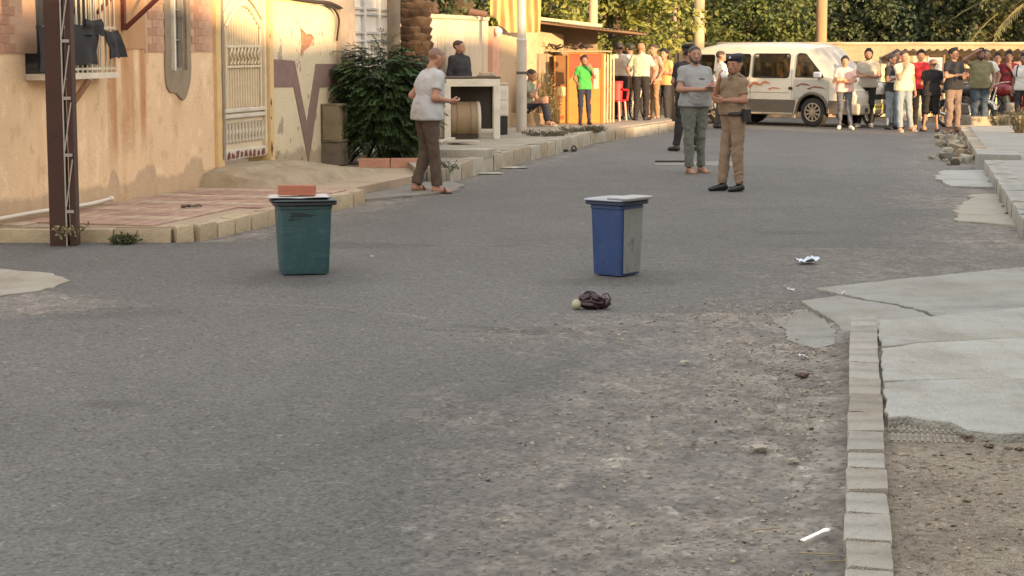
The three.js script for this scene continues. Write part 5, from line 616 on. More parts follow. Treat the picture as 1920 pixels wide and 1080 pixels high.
// ---------------------------------------------------------------- minibus
{ const t = thing('minibus', 'cream minibus with reflection-grey front doors and orange side flashes parked across the street end', 'van', [6.33, 0, 44.87], -0.7156);
  const cr = mat(0.76, 0.715, 0.59, { roughness: 0.32, tile: 0.3 }), reflGrey = mat(0.50, 0.50, 0.44, { roughness: 0.35, tile: 0.3 }), cl = mat(0.14, 0.115, 0.09, { roughness: 0.6 }), bk = mat(0.018, 0.018, 0.018, { roughness: 0.6 }), glass = new THREE.MeshPhysicalMaterial({ color: col(0.55, 0.57, 0.56), transmission: 1, thickness: 0, roughness: 0.04 });
  const arc = (cx, r, a0, a1, n = 10) => Array.from({ length: n + 1 }, (_, i) => { const a = lerp(a0, a1, i / n); return [cx + r * Math.cos(a), 0.33 + r * Math.sin(a)]; });
  const P = Math.PI, low = 0.2527, side = [[-2.07, 0.43], ...arc(-1.27, 0.41, P - low, low), ...arc(1.3, 0.41, P - low, low), [2.36, 0.43], [2.4, 0.7], [2.3, 0.9], [2.0, 1.04], [1.72, 1.12], [1.06, 1.72], [0.9, 1.77], [0, 1.8], [-1.5, 1.78], [-1.85, 1.72], [-1.98, 1.55], [-2.06, 1.0]];
  const wins = [rrect(-1.93, 1.1, -1.42, 1.6, 0.05), rrect(-1.33, 1.1, -0.42, 1.62, 0.05), rrect(-0.33, 1.1, 0.66, 1.63, 0.05), [[0.84, 1.12], [1.58, 1.12], [1.06, 1.63], [0.88, 1.64], [0.84, 1.6]]];
  const zin = y => y > 1.0 ? 0.85 - 0.13 * ((y - 1.0) / 0.8) ** 1.3 : 0.85 - 0.03 * (1 - y);
  for (const s of [1, -1]) {
    const g = ext(shp(side, wins), 0.03), p = g.attributes.position; for (let i = 0; i < p.count; i++) p.setZ(i, s * (zin(p.getY(i)) - 0.03 + p.getZ(i))); g.computeVertexNormals(); if (s < 0) { for (let i = 0; i < p.count; i += 3) { const a = [p.getX(i), p.getY(i), p.getZ(i)]; p.setXYZ(i, p.getX(i + 1), p.getY(i + 1), p.getZ(i + 1)); p.setXYZ(i + 1, ...a); } g.computeVertexNormals(); }
    const sd = part('side_panel', boxUV(g), cr, t);
    wins.forEach((w, k) => { const gg = ext(shp(w.map(([x, y]) => { const cx = (w[0][0] + w[1][0]) / 2; return [x, y]; })), 0.006), q = gg.attributes.position; for (let i = 0; i < q.count; i++) q.setZ(i, s * (zin(q.getY(i)) - 0.02 + q.getZ(i))); const pane = part('window_pane', gg, glass, sd); const fr = w.map(([x, y]) => [x, y, s * (zin(y) + 0.004)]); fr.push(fr[0]); part('window_seal', new THREE.TubeGeometry(new THREE.CatmullRomCurve3(fr.map(v => new THREE.Vector3(...v)), false, 'catmullrom', 0.05), 60, 0.014, 5).toNonIndexed(), bk, sd); });
    // lower cladding between and beside the wheels
    part('cladding', box(1.66, 0.3, 0.02, 0.02, 0.45, s * 0.856), cl, t); part('cladding', box(0.58, 0.3, 0.02, 2.01, 0.45, s * 0.85), cl, t); part('cladding', box(0.36, 0.3, 0.02, -1.88, 0.45, s * 0.852), cl, t);
    for (const cx of [-1.27, 1.3]) { const pts = arc(cx, 0.42, -0.05, P + 0.05, 14); part('wheel_arch', new THREE.TubeGeometry(new THREE.CatmullRomCurve3(pts.map(([x, y]) => new THREE.Vector3(x, y, s * 0.855))), 30, 0.035, 6).toNonIndexed(), cl, t); part('wheel_well', new THREE.CylinderGeometry(0.41, 0.41, 0.35, 20, 1, true, 0, P).rotateX(-1.5708).rotateZ(1.5708).translate(cx, 0.33, s * 0.66), bk, t); }
    part('running_board', rbox(1.6, 0.045, 0.16, 0.015, 0.02, 0.285, s * 0.86), mat(0.5, 0.42, 0.3, { roughness: 0.4, metalness: 0.4 }), t);
    part('mud_flap', rbox(0.03, 0.34, 0.1, 0.01, 0.86, 0.36, s * 0.86, 0, 0, -0.25), mat(0.55, 0.46, 0.36, { roughness: 0.4 }), t);
    const dr = part('door', ext(shp([[0.78, 0.63], [0.95, 0.63], [1.12, 0.76], [1.3, 0.8], [1.5, 0.76], [1.68, 0.62], [1.72, 0.62], [1.72, 1.02], [1.6, 1.06], [0.8, 1.06]]), 0.008, 0, 0), reflGrey, t); dr.geometry.translate(0, 0, s > 0 ? 0.848 : -0.856); part('handle', rbox(0.1, 0.06, 0.02, 0.008, 0.72, 0.86, s * 0.86), bk, dr);  // grey of the door panel is a reflection put into its colour
    part('seam', merge([box(0.008, 1.0, 0.006, 0.74, 1.12, s * 0.838), box(0.008, 0.5, 0.006, -0.38, 0.85, s * 0.851), box(2.6, 0.006, 0.006, -0.6, 0.76, s * 0.848)]), mat(0.25, 0.22, 0.16), t); part('slide_rail', rbox(0.5, 0.025, 0.012, 0.004, -1.0, 0.83, s * 0.856), bk, t);
    const flash = (x, y, L, h, m) => { const o = part('side_flash', ext(shp([[x, y], [x + L * 0.4, y + h], [x + L * 0.75, y + h * 0.75], [x + L, y + h * 0.1], [x + L * 0.6, y + h * 0.25], [x + L * 0.35, y + h * 0.45], [x + L * 0.15, y - h * 0.4]]), 0.003), m, t); o.position.z = s > 0 ? 0.852 : -0.855; return o; };
    const orr = mat(0.60, 0.20, 0.085, { plain: true, roughness: 0.4 }), br = mat(0.25, 0.10, 0.07, { plain: true, roughness: 0.4 });
    flash(-0.95, 0.86, 0.6, 0.13, orr); flash(-0.42, 0.9, 0.36, 0.1, orr); flash(-0.1, 0.95, 0.28, 0.07, orr); flash(0.1, 0.84, 0.35, 0.04, orr);
    const q = flash(0.85, 0.92, 0.42, 0.06, br); q.position.z += s * 0.009; const q2 = flash(1.15, 0.86, 0.5, 0.06, br); q2.position.z += s * 0.009;
    const mr = part('mirror', rbox(0.12, 0.14, 0.2, 0.04, 1.5, 1.17, s * 0.98), mat(0.72, 0.72, 0.72, { roughness: 0.25 }), t); part('mirror_arm', bar([1.46, 1.08, s * 0.84], [1.5, 1.14, s * 0.95], 0.016, 6), bk, mr);
    for (const [wx] of [[-1.27], [1.3]]) { const w = part('wheel', new THREE.LatheGeometry([[0.2, -0.1], [0.3, -0.1], [0.325, -0.075], [0.33, 0], [0.325, 0.075], [0.3, 0.1], [0.2, 0.1]].map(v => new THREE.Vector2(...v)), 36).rotateX(1.5708).translate(wx, 0.33, s * 0.74), mat(0.03, 0.027, 0.024), t);
      const sp = [new THREE.TorusGeometry(0.2, 0.014, 8, 36), cyl(0.05, 0.05, 0.05, 0, 0, 0.01, 1.5708, 0, 0, 16)]; for (let k = 0; k < 10; k++) sp.push(box(0.036, 0.17, 0.03, -Math.sin(k * 0.628) * 0.12, Math.cos(k * 0.628) * 0.12, 0, 0, 0, k * 0.628)); const rm = merge(sp); rm.translate(wx, 0.33, s * 0.83); part('rim', rm, mat(0.56, 0.48, 0.36, { roughness: 0.35, metalness: 0.5 }), w); part('brake_disc', cyl(0.19, 0.19, 0.06, wx, 0.33, s * 0.76, 1.5708, 0, 0, 24), mat(0.05, 0.045, 0.04), w); }
  }
  // roof, rear, windscreen and nose as crowned sheets across the width
  const crossSheet = (line, crown, m, name, flat = 0) => { const n = 12, pos = [], idx = []; line.forEach(([x, y], i) => { const zi = zin(y) - 0.004; for (let k = 0; k <= n; k++) { const u = k / n * 2 - 1, f = 1 - Math.abs(u) ** 2.6; pos.push(x + (crown[i][0]) * f, y + crown[i][1] * f, u * zi); } }); for (let i = 0; i + 1 < line.length; i++) for (let k = 0; k < n; k++) { const a = i * (n + 1) + k; idx.push(a, a + 1, a + n + 1, a + 1, a + n + 2, a + n + 1); } const g = new THREE.BufferGeometry(); g.setAttribute('position', new THREE.Float32BufferAttribute(pos, 3)); g.setIndex(idx); g.computeVertexNormals(); const uv = new Float32Array(pos.length / 3 * 2); g.setAttribute('uv', new THREE.BufferAttribute(uv, 2)); return part(name, g, m, t); };
  const crD = cr.clone(); crD.side = 2;
  crossSheet([[1.04, 1.73], [0.9, 1.77], [0, 1.8], [-1.5, 1.78], [-1.85, 1.72]], [[0.2, 0.06], [0.14, 0.09], [0, 0.1], [0, 0.1], [-0.06, 0.09]], crD, 'roof'); crossSheet([[-1.85, 1.72], [-1.98, 1.55], [-2.06, 1.0], [-2.07, 0.43]], [[-0.06, 0.09], [-0.09, 0.02], [-0.07, 0], [-0.05, 0]], crD, 'tailgate');
  const wg = new THREE.MeshPhysicalMaterial({ color: col(0.62, 0.6, 0.55), transmission: 0.55, thickness: 0, roughness: 0.35, side: 2 }); crossSheet([[1.04, 1.73], [1.38, 1.43], [1.72, 1.12]], [[0.2, 0.06], [0.2, 0.02], [0.17, 0.0]], wg, 'windscreen'); crossSheet([[1.72, 1.12], [2.0, 1.04], [2.3, 0.9], [2.4, 0.7], [2.38, 0.5]], [[0.17, 0.0], [0.16, 0.01], [0.12, 0.01], [0.1, 0], [0.1, 0]], crD, 'bonnet');  // pale frosted windscreen glass stands in for the sky reflected on it
  part('bumper', rbox(0.22, 0.26, 1.74, 0.06, 2.4, 0.42, 0), mat(0.42, 0.38, 0.3, { roughness: 0.5 }), t); part('grille', rbox(0.05, 0.12, 0.7, 0.02, 2.485, 0.68, 0), bk, t); for (const s of [-1, 1]) { const hl = part('headlight', rbox(0.09, 0.15, 0.32, 0.04, 2.37, 0.79, s * 0.62, 0, -s * 0.2), mat(0.75, 0.72, 0.62, { roughness: 0.12, plain: true }), t); part('indicator', rbox(0.06, 0.08, 0.1, 0.02, 2.36, 0.62, s * 0.76), mat(0.7, 0.25, 0.03, { roughness: 0.2, plain: true }), hl); part('fog_lamp', cyl(0.05, 0.05, 0.03, 2.515, 0.4, s * 0.55, 0, 0, 1.5708, 14), mat(0.06, 0.05, 0.04), t); }
  const pl = part('number_plate', rbox(0.012, 0.14, 0.42, 0.004, 2.52, 0.46, 0.05), mat(0.80, 0.66, 0.20, { roughness: 0.5, plain: true }), t); for (let i = 0; i < 5; i++) part('plate_mark', box(0.003, 0.06, 0.03, 2.5275, 0.46, -0.1 + i * 0.07), mat(0.06, 0.05, 0.04), pl);
  part('floor', box(3.7, 0.06, 1.5, 0, 0.44, 0), bk, t); part('dashboard', rbox(0.3, 0.3, 1.5, 0.06, 1.5, 0.98, 0), mat(0.05, 0.045, 0.04), t);
  const seatc = mat(0.52, 0.38, 0.2); for (const x of [0.72, -0.1, -0.85, -1.55]) for (const z of [-0.42, 0.42]) { const s = part('seat', rbox(0.45, 0.16, 0.62, 0.05, x + 0.05, 0.72, z), x > 0.5 ? seatc : mat(0.30, 0.24, 0.17), t); part('seat_back', rbox(0.13, 0.72, 0.6, 0.05, x - 0.2, 1.08, z, 0, 0, 0.14), x > 0.5 ? seatc : mat(0.34, 0.27, 0.19), s); }
  for (const x of [-0.27, 0.6]) part('curtain', box(0.1, 0.26, 0.02, x, 1.5, 0.74), mat(0.6, 0.52, 0.42), t);
}
// ---------------------------------------------------------------- motorcycles and bicycle
function motorcycle(label, x, d, turn, y = 0, paint = [0.22, 0.012, 0.02]) {
  const t = thing('motorcycle', label, 'motorcycle', [x, y, d], turn, 'motorcycles among the crowd'), bk = mat(0.022, 0.021, 0.02, { roughness: 0.5 }), ch = mat(0.55, 0.52, 0.46, { roughness: 0.25, metalness: 0.8, plain: true }), pt = mat(...paint, { roughness: 0.3, plain: true });
  for (const [wx, n] of [[0.62, 'front_wheel'], [-0.6, 'rear_wheel']]) { const w = part(n, new THREE.TorusGeometry(0.245, 0.045, 10, 32).translate(wx, 0.29, 0), bk, t); part('rim', new THREE.TorusGeometry(0.2, 0.013, 6, 32).translate(wx, 0.29, 0), ch, w); const sp = []; for (let k = 0; k < 14; k++) sp.push(bar([wx, 0.29, k % 2 ? 0.03 : -0.03], [wx + Math.cos(k * 0.449) * 0.2, 0.29 + Math.sin(k * 0.449) * 0.2, 0], 0.004, 3)); part('spokes', merge([...sp, cyl(0.045, 0.045, 0.1, wx, 0.29, 0, 1.5708, 0, 0, 12)]), ch, w); part('mudguard', new THREE.TorusGeometry(0.315, 0.04, 6, 20, wx > 0 ? 2.0 : 2.3).scale(1, 1, 1.3).rotateZ(wx > 0 ? 0.45 : 0.3).translate(wx, 0.29, 0), wx > 0 ? ch : pt, t); }
  part('frame', merge([bar([0.42, 0.85, 0], [0.1, 0.42, 0], 0.025), bar([0.4, 0.8, 0], [-0.15, 0.72, 0], 0.025), bar([-0.15, 0.72, 0], [-0.1, 0.4, 0], 0.022), bar([-0.12, 0.4, 0.06], [-0.6, 0.29, 0.09], 0.02), bar([-0.12, 0.4, -0.06], [-0.6, 0.29, -0.09], 0.02), bar([0.1, 0.36, 0], [-0.12, 0.38, 0], 0.025)]), bk, t);
  part('fork', merge([-1, 1].map(s => bar([0.62, 0.29, s * 0.08], [0.42, 0.9, s * 0.08], 0.02))), ch, t); part('engine', merge([rbox(0.34, 0.26, 0.24, 0.05, 0.02, 0.44, 0), cyl(0.09, 0.08, 0.22, 0.12, 0.6, 0, 0, 0, -0.3, 14), ...[0, 1, 2, 3].map(i => cyl(0.11, 0.11, 0.012, 0.1 + i * 0.012, 0.55 + i * 0.04, 0, 0, 0, -0.3, 14))]), mat(0.25, 0.24, 0.22, { roughness: 0.4, metalness: 0.5 }), t);
  part('tank', new THREE.SphereGeometry(0.2, 24, 16).scale(1.25, 0.7, 0.75).translate(0.2, 0.84, 0), pt, t); part('seat', rbox(0.66, 0.1, 0.26, 0.045, -0.3, 0.8, 0, 0, 0, -0.05), bk, t); part('side_cover', rbox(0.26, 0.18, 0.24, 0.04, -0.2, 0.65, 0), pt, t); part('exhaust', merge([tube([[0.2, 0.5, 0.1], [0.28, 0.3, 0.14], [0.0, 0.22, 0.15], [-0.3, 0.24, 0.15]], 0.022), bar([-0.25, 0.24, 0.15], [-0.75, 0.36, 0.16], 0.035, 10, 0.045)]), ch, t);
  for (const s of [-1, 1]) part('shock', bar([-0.55, 0.32, s * 0.12], [-0.42, 0.7, s * 0.12], 0.03, 8), ch, t); part('handlebar', tube([[0.28, 1.02, -0.36], [0.4, 1.0, -0.2], [0.44, 0.95, 0], [0.4, 1.0, 0.2], [0.28, 1.02, 0.36]], 0.015), ch, t); part('headlight', merge([new THREE.SphereGeometry(0.09, 16, 12).scale(0.7, 1, 1).translate(0.56, 0.86, 0)]), mat(0.7, 0.68, 0.6, { roughness: 0.15, plain: true }), t); for (const s of [-1, 1]) { part('mirror', rbox(0.02, 0.07, 0.11, 0.009, 0.33, 1.2, s * 0.33), bk, t); part('mirror_stem', bar([0.36, 1.0, s * 0.28], [0.33, 1.18, s * 0.32], 0.007, 5), bk, t); }
  part('tail_light', rbox(0.05, 0.06, 0.12, 0.02, -0.78, 0.72, 0), mat(0.5, 0.02, 0.02, { plain: true, roughness: 0.3 }), t); part('number_plate', rbox(0.01, 0.13, 0.18, 0.004, -0.86, 0.56, 0), mat(0.7, 0.66, 0.55), t); return t;
}
motorcycle('black motorcycle parked nose-on between the polo shirt man and the yellow t-shirt man', 8.42, 43.9, -1.25, 0, [0.03, 0.03, 0.034]);
motorcycle('dark motorcycle parked behind the man in the black t-shirt', 10.05, 42.75, -1.0, 0, [0.04, 0.035, 0.035]);
motorcycle('dark red motorcycle standing side-on in front of the maroon t-shirt man', 11.15, 43.2, -2.75, 0, [0.20, 0.012, 0.02]);
motorcycle('black motorcycle behind the rear of the minibus', 4.62, 45.3, -0.6, 0, [0.03, 0.03, 0.034]);
{ const t = thing('bicycle', 'white framed bicycle leaning behind the man in the pale green shirt', 'bicycle', [2.82, 0.2, 42.9], 1.25), bk = mat(0.025, 0.025, 0.025), wh = mat(0.7, 0.66, 0.6, { roughness: 0.35 }); for (const x of [-0.5, 0.5]) { const w = part('wheel', new THREE.TorusGeometry(0.31, 0.022, 8, 36).translate(x, 0.335, 0), bk, t); part('spokes', merge(Array.from({ length: 16 }, (_, k) => bar([x, 0.335, 0], [x + Math.cos(k * 0.3927) * 0.3, 0.335 + Math.sin(k * 0.3927) * 0.3, 0], 0.003, 3))), wh, w); } part('frame', merge([bar([-0.5, 0.335, 0], [-0.1, 0.3, 0], 0.015), bar([-0.5, 0.335, 0], [-0.18, 0.75, 0], 0.013), bar([-0.1, 0.3, 0], [-0.2, 0.85, 0], 0.017), bar([-0.1, 0.3, 0], [0.36, 0.75, 0], 0.02), bar([-0.18, 0.75, 0], [0.36, 0.8, 0], 0.018), bar([0.5, 0.335, 0], [0.34, 0.9, 0], 0.016)]), wh, t); part('saddle', rbox(0.25, 0.05, 0.14, 0.022, -0.22, 0.88, 0), bk, t); part('handlebar', tube([[0.2, 0.98, -0.27], [0.34, 0.98, -0.1], [0.36, 0.95, 0], [0.34, 0.98, 0.1], [0.2, 0.98, 0.27]], 0.013), bk, t); part('crank', merge([cyl(0.08, 0.08, 0.01, -0.1, 0.3, 0.04, 1.5708, 0, 0, 18), bar([-0.1, 0.3, 0.05], [0.0, 0.16, 0.05], 0.01), box(0.09, 0.02, 0.07, 0.02, 0.15, 0.09)]), bk, t); part('basket', rbox(0.24, 0.2, 0.3, 0.02, 0.52, 0.78, 0), mat(0.66, 0.62, 0.55), t); }

// ---------------------------------------------------------------- people
// A figure is laid out as tapered capsules joined by a smooth minimum and meshed with surface nets.
function netMesh(prims, cell, k, warp) {                     // prims: {a, b, r0, r1, clip: [[point, normal], ...], sq: [x, y, z]}
  const lo = [1e9, 1e9, 1e9], hi = [-1e9, -1e9, -1e9]; for (const q of prims) for (let c = 0; c < 3; c++) { const R = Math.max(q.r0, q.r1) + 2.5 * cell; lo[c] = Math.min(lo[c], q.a[c] - R, q.b[c] - R); hi[c] = Math.max(hi[c], q.a[c] + R, q.b[c] + R); }
  const n = [0, 1, 2].map(c => Math.ceil((hi[c] - lo[c]) / cell) + 2), [nx, ny, nz] = n, E = new Float32Array(nx * ny * nz), reach = 5 * k;
  for (const q of prims) {
    const R = Math.max(q.r0, q.r1) + reach + (warp ? 0.02 : 0), i0 = [0, 1, 2].map(c => Math.max(0, Math.floor((Math.min(q.a[c], q.b[c]) - R - lo[c]) / cell))), i1 = [0, 1, 2].map(c => Math.min(n[c] - 1, Math.ceil((Math.max(q.a[c], q.b[c]) + R - lo[c]) / cell)));
    const bx = q.b[0] - q.a[0], by = q.b[1] - q.a[1], bz = q.b[2] - q.a[2], L2 = bx * bx + by * by + bz * bz || 1e-9, [sx, sy, sz] = q.sq || [1, 1, 1];
    for (let z = i0[2]; z <= i1[2]; z++) for (let y = i0[1]; y <= i1[1]; y++) for (let x = i0[0]; x <= i1[0]; x++) {
      const px = lo[0] + x * cell, py = lo[1] + y * cell, pz = lo[2] + z * cell, ax = px - q.a[0], ay = py - q.a[1], az = pz - q.a[2], t = clamp((ax * bx + ay * by + az * bz) / L2);
      let d = Math.hypot((ax - t * bx) * sx, (ay - t * by) * sy, (az - t * bz) * sz) - (q.r0 + t * (q.r1 - q.r0));
      if (warp) d += warp(px, py, pz);
      if (q.clip) for (const [c, m] of q.clip) d = Math.max(d, (px - c[0]) * m[0] + (py - c[1]) * m[1] + (pz - c[2]) * m[2]);
      if (d < reach) E[(z * ny + y) * nx + x] += Math.exp(-d / k);
    }
  }
  const F = E; for (let i = 0; i < F.length; i++) F[i] = F[i] > 0 ? -k * Math.log(F[i]) : reach;
  const vid = new Int32Array(F.length).fill(-1), pos = [], idx = [], o = [0, 1, nx, nx + 1, nx * ny, nx * ny + 1, nx * ny + nx, nx * ny + nx + 1], ed = [[0, 1], [2, 3], [4, 5], [6, 7], [0, 2], [1, 3], [4, 6], [5, 7], [0, 4], [1, 5], [2, 6], [3, 7]];
  for (let z = 0; z < nz - 1; z++) for (let y = 0; y < ny - 1; y++) for (let x = 0; x < nx - 1; x++) {
    const b = (z * ny + y) * nx + x; let neg = 0; for (let c = 0; c < 8; c++) if (F[b + o[c]] < 0) neg++; if (!neg || neg === 8) continue;
    let sx = 0, sy = 0, sz = 0, m = 0; for (const [p, q] of ed) { const f0 = F[b + o[p]], f1 = F[b + o[q]]; if ((f0 < 0) === (f1 < 0)) continue; const t = f0 / (f0 - f1); sx += (p & 1) + t * ((q & 1) - (p & 1)); sy += ((p >> 1) & 1) + t * (((q >> 1) & 1) - ((p >> 1) & 1)); sz += (p >> 2) + t * ((q >> 2) - (p >> 2)); m++; }
    vid[b] = pos.length / 3; pos.push(lo[0] + (x + sx / m) * cell, lo[1] + (y + sy / m) * cell, lo[2] + (z + sz / m) * cell);
  }
  const S = [1, nx, nx * ny]; for (let z = 1; z < nz - 1; z++) for (let y = 1; y < ny - 1; y++) for (let x = 1; x < nx - 1; x++) { const b = (z * ny + y) * nx + x, f0 = F[b]; for (let c = 0; c < 3; c++) { const f1 = F[b + S[c]]; if ((f0 < 0) === (f1 < 0)) continue; const u = S[(c + 1) % 3], v = S[(c + 2) % 3], A = vid[b], B = vid[b - u], C = vid[b - u - v], D = vid[b - v]; if (A < 0 || B < 0 || C < 0 || D < 0) continue; if (f0 < 0) idx.push(A, B, C, A, C, D); else idx.push(A, C, B, A, D, C); } }
  const g = new THREE.BufferGeometry(); g.setAttribute('position', new THREE.Float32BufferAttribute(pos, 3)); g.setIndex(idx); g.computeVertexNormals(); return g;
}
const cap = (a, b, r0, r1 = r0, clip, sq) => ({ a, b, r0, r1, clip, sq });
const V = (a, b, t) => [lerp(a[0], b[0], t), lerp(a[1], b[1], t), lerp(a[2], b[2], t)], sub = (a, b) => [a[0] - b[0], a[1] - b[1], a[2] - b[2]], nrm = a => { const l = Math.hypot(...a) || 1; return a.map(x => x / l); }, crs = (a, b) => [a[1] * b[2] - a[2] * b[1], a[2] * b[0] - a[0] * b[2], a[0] * b[1] - a[1] * b[0]], mad = (a, d, s) => [a[0] + d[0] * s, a[1] + d[1] * s, a[2] + d[2] * s];
const ARMS = {                                               // [elbow, wrist, palm normal, finger curl] for the left arm (+x); the right arm mirrors
  down: [[0.235, 1.135, -0.02], [0.245, 0.885, 0.05], [-1, 0, 0.1], 0.7],
  phone: [[0.25, 1.15, 0.0], [0.09, 1.13, 0.23], [-0.5, 0.6, 0], 1.2],
  fold: [[0.25, 1.16, 0.05], [-0.06, 1.19, 0.2], [0, -0.2, -1], 0.6],
  chin: [[0.18, 1.15, 0.14], [0.045, 1.37, 0.16], [-0.2, 0, -1], 1.3],
  brow: [[0.36, 1.5, 0.12], [0.13, 1.655, 0.12], [0, -1, -0.3], 0.5],
  hold: [[0.24, 1.14, 0.03], [0.13, 1.2, 0.25], [-1, 0.3, 0], 1.1],
  knee: [[0.22, 1.12, 0.16], [0.12, 0.98, 0.36], [0, -1, 0], 0.6],
  aside: [[0.30, 1.15, -0.03], [0.24, 0.92, 0.1], [-1, 0, 0.1], 0.8]
};
const skinM = new THREE.MeshStandardMaterial({ vertexColors: true, roughness: 0.6 });
const clothCache = new Map();
const clothM = c => { const k = c.join(); if (!clothCache.has(k)) clothCache.set(k, new THREE.MeshStandardMaterial({ color: col(...c), roughness: 0.92 })); return clothCache.get(k); };
function paint(g, f) { const p = g.attributes.position, c = new Float32Array(p.count * 3); for (let i = 0; i < p.count; i++) c.set(f(p.getX(i), p.getY(i), p.getZ(i)), i * 3); g.setAttribute('color', new THREE.BufferAttribute(c, 3)); return g; }
function handPrims(w, dir, palm, curl) {
  const y = nrm(dir); let z = nrm(sub(palm, y.map(v => v * (palm[0] * y[0] + palm[1] * y[1] + palm[2] * y[2])))); const x = crs(y, z), at = (a, b, c) => mad(mad(mad(w, x, a), y, b), z, c), out = [cap(at(-0.02, 0.015, 0), at(-0.026, 0.075, 0), 0.019, 0.015), cap(at(0.0, 0.01, 0), at(0.0, 0.08, 0), 0.02, 0.016), cap(at(0.02, 0.015, 0), at(0.026, 0.075, 0), 0.019, 0.015)];
  return { palm: out, fingers: (sg) => { const f = []; [[-0.031, 0.062], [-0.011, 0.074], [0.011, 0.08], [0.031, 0.07]].forEach(([fx, L]) => { let p = at(fx, 0.082, 0), a = curl * 0.5; for (const q of [0.44, 0.32, 0.24]) { const n = mad(mad(p, y, Math.cos(a) * L * q), z, Math.sin(a) * L * q); f.push(cap(p, n, 0.0092, 0.0082)); p = n; a += curl * 0.55; } }); const t0 = at(sg * 0.028, 0.02, 0.006), t1 = at(sg * 0.052, 0.052, 0.022), t2 = at(sg * 0.045, 0.085, 0.034 + 0.01 * curl); f.push(cap(t0, t1, 0.014, 0.0105), cap(t1, t2, 0.0105, 0.009)); return f; } };
}
function person(o) {
  const h = o.h || 1.72, s = h / 1.75, fine = !!o.fine, cB = fine ? 0.013 : 0.02, cC = fine ? 0.0115 : 0.0165, cH = fine ? 0.0055 : 0.0085, cF = fine ? 0.0042 : 0.0062;
  const t = thing('person', o.label, 'person', [o.x, o.y || 0, o.d], (o.turn || 0) * Math.PI / 180); t.scale.setScalar(s);
  const fat = o.fat || 1.05, belly = o.belly || 0, lean = o.lean || 0, shY = 1.395, bend = y => lean * sstep(0.95, 1.5, y) * (y - 0.95) * 1.6, J = {};
  const at = (x, y, z) => [x, y, z + bend(y)];
  const arm = (a, sg) => { const [e, w, p, c] = (typeof a === 'string' ? ARMS[a] : a); return { e: at(e[0] * sg, e[1], e[2]), w: at(w[0] * sg, w[1], w[2]), p: [p[0] * sg, p[1], p[2]], c }; };
  const sw = 0.17 * (0.5 + 0.5 * fat), shL = at(sw, shY, -0.005), shR = at(-sw, shY, -0.005), aL = arm(o.armL || o.arms || 'down', 1), aR = arm(o.armR || o.arms || 'down', -1);
  const js = i => TAB[(Math.floor(o.x * 977 + o.d * 131) + i * 37) & 65535] - 0.5, sw1 = 0.12 * js(1), sw2 = 0.10 * js(2), leg = o.legs || [[[0.1 + 0.03 * js(3), 0.5, 0.02 + sw1 * 0.6], [0.115 + 0.05 * js(4), 0.085, -0.01 + sw1], 12 + 20 * js(5)], [[-0.1 + 0.03 * js(6), 0.5, 0.02 + sw2 * 0.6], [-0.12 + 0.05 * js(7), 0.085, sw2], -14 + 20 * js(8)]], hipY = o.hipY ?? 0.93, hz = o.hipZ ?? 0, hipL = [0.09, hipY, hz], hipR = [-0.09, hipY, hz], dy = hipY - 0.93;
  const U = (x, y, z) => at(x, y, z).map((v, i) => i === 1 ? v + dy : i === 2 ? v + hz : v);
  if (dy || hz) for (const a of [aL, aR]) { a.e = [a.e[0], a.e[1] + dy, a.e[2] + hz]; a.w = [a.w[0], a.w[1] + dy, a.w[2] + hz]; }
  const SL = [shL[0], shL[1] + dy, shL[2] + hz], SR = [shR[0], shR[1] + dy, shR[2] + hz];
  const torso = (g) => [cap(U(-0.08, 1.315, 0.0), U(0.08, 1.315, 0.0), 0.1 * fat + g), cap(U(-0.08, 1.22, 0.01), U(0.08, 1.22, 0.01), 0.102 * fat + g), cap(U(-0.07, 1.1, 0.01), U(0.07, 1.1, 0.01), 0.098 * fat + g), cap(U(-0.075, 0.99, 0), U(0.075, 0.99, 0), 0.105 * fat + g), cap(U(0, 1.45, -0.015), SL, 0.05 + g, 0.05 + g), cap(U(0, 1.45, -0.015), SR, 0.05 + g, 0.05 + g), ...(belly ? [cap(U(-0.05, 1.2, 0.03 + belly * 0.3), U(0.05, 1.2, 0.03 + belly * 0.3), 0.105 + g), cap(U(-0.06, 1.1, 0.03 + belly * 0.62), U(0.06, 1.1, 0.03 + belly * 0.62), 0.107 + g), cap(U(-0.06, 1.01, 0.02 + belly * 0.5), U(0.06, 1.01, 0.02 + belly * 0.5), 0.108 + g)] : [])];
  const legs = (g, end) => [[hipL, leg[0]], [hipR, leg[1]]].flatMap(([hp, [kn, an]]) => [cap([hp[0], hp[1], hp[2] - 0.01], kn, 0.088 * (0.4 + 0.6 * fat) + g, 0.056 + g), cap(kn, an, 0.054 + g, 0.036 + g * 1.25, end)]);
  const skin = o.skin || [0.36, 0.19, 0.115], sk = skin, foreC = fine ? 1 : 1;
  // body
  const bodyP = [...torso(-0.014), ...legs(-0.008), cap(SL, aL.e, 0.047, 0.039), cap(aL.e, aL.w, 0.039, 0.026), cap(SR, aR.e, 0.047, 0.039), cap(aR.e, aR.w, 0.039, 0.026), cap(U(0, 1.42, -0.02), U(0, 1.55, -0.005), 0.058, 0.053)];
  const pieces = [paint(netMesh(bodyP, cB, 0.014), () => sk)];
  for (const [a, sg] of [[aL, 1], [aR, -1]]) { const dir = sub(a.w, a.e), hp = handPrims(a.w, dir, a.p, a.c); const y = nrm(dir); pieces.push(paint(netMesh([...hp.palm, ...hp.fingers(sg * -1), cap(mad(a.w, y, -0.03), mad(a.w, y, 0.02), 0.026, 0.022)], cF, 0.004), () => [sk[0] * 1.02, sk[1], sk[2]])); }
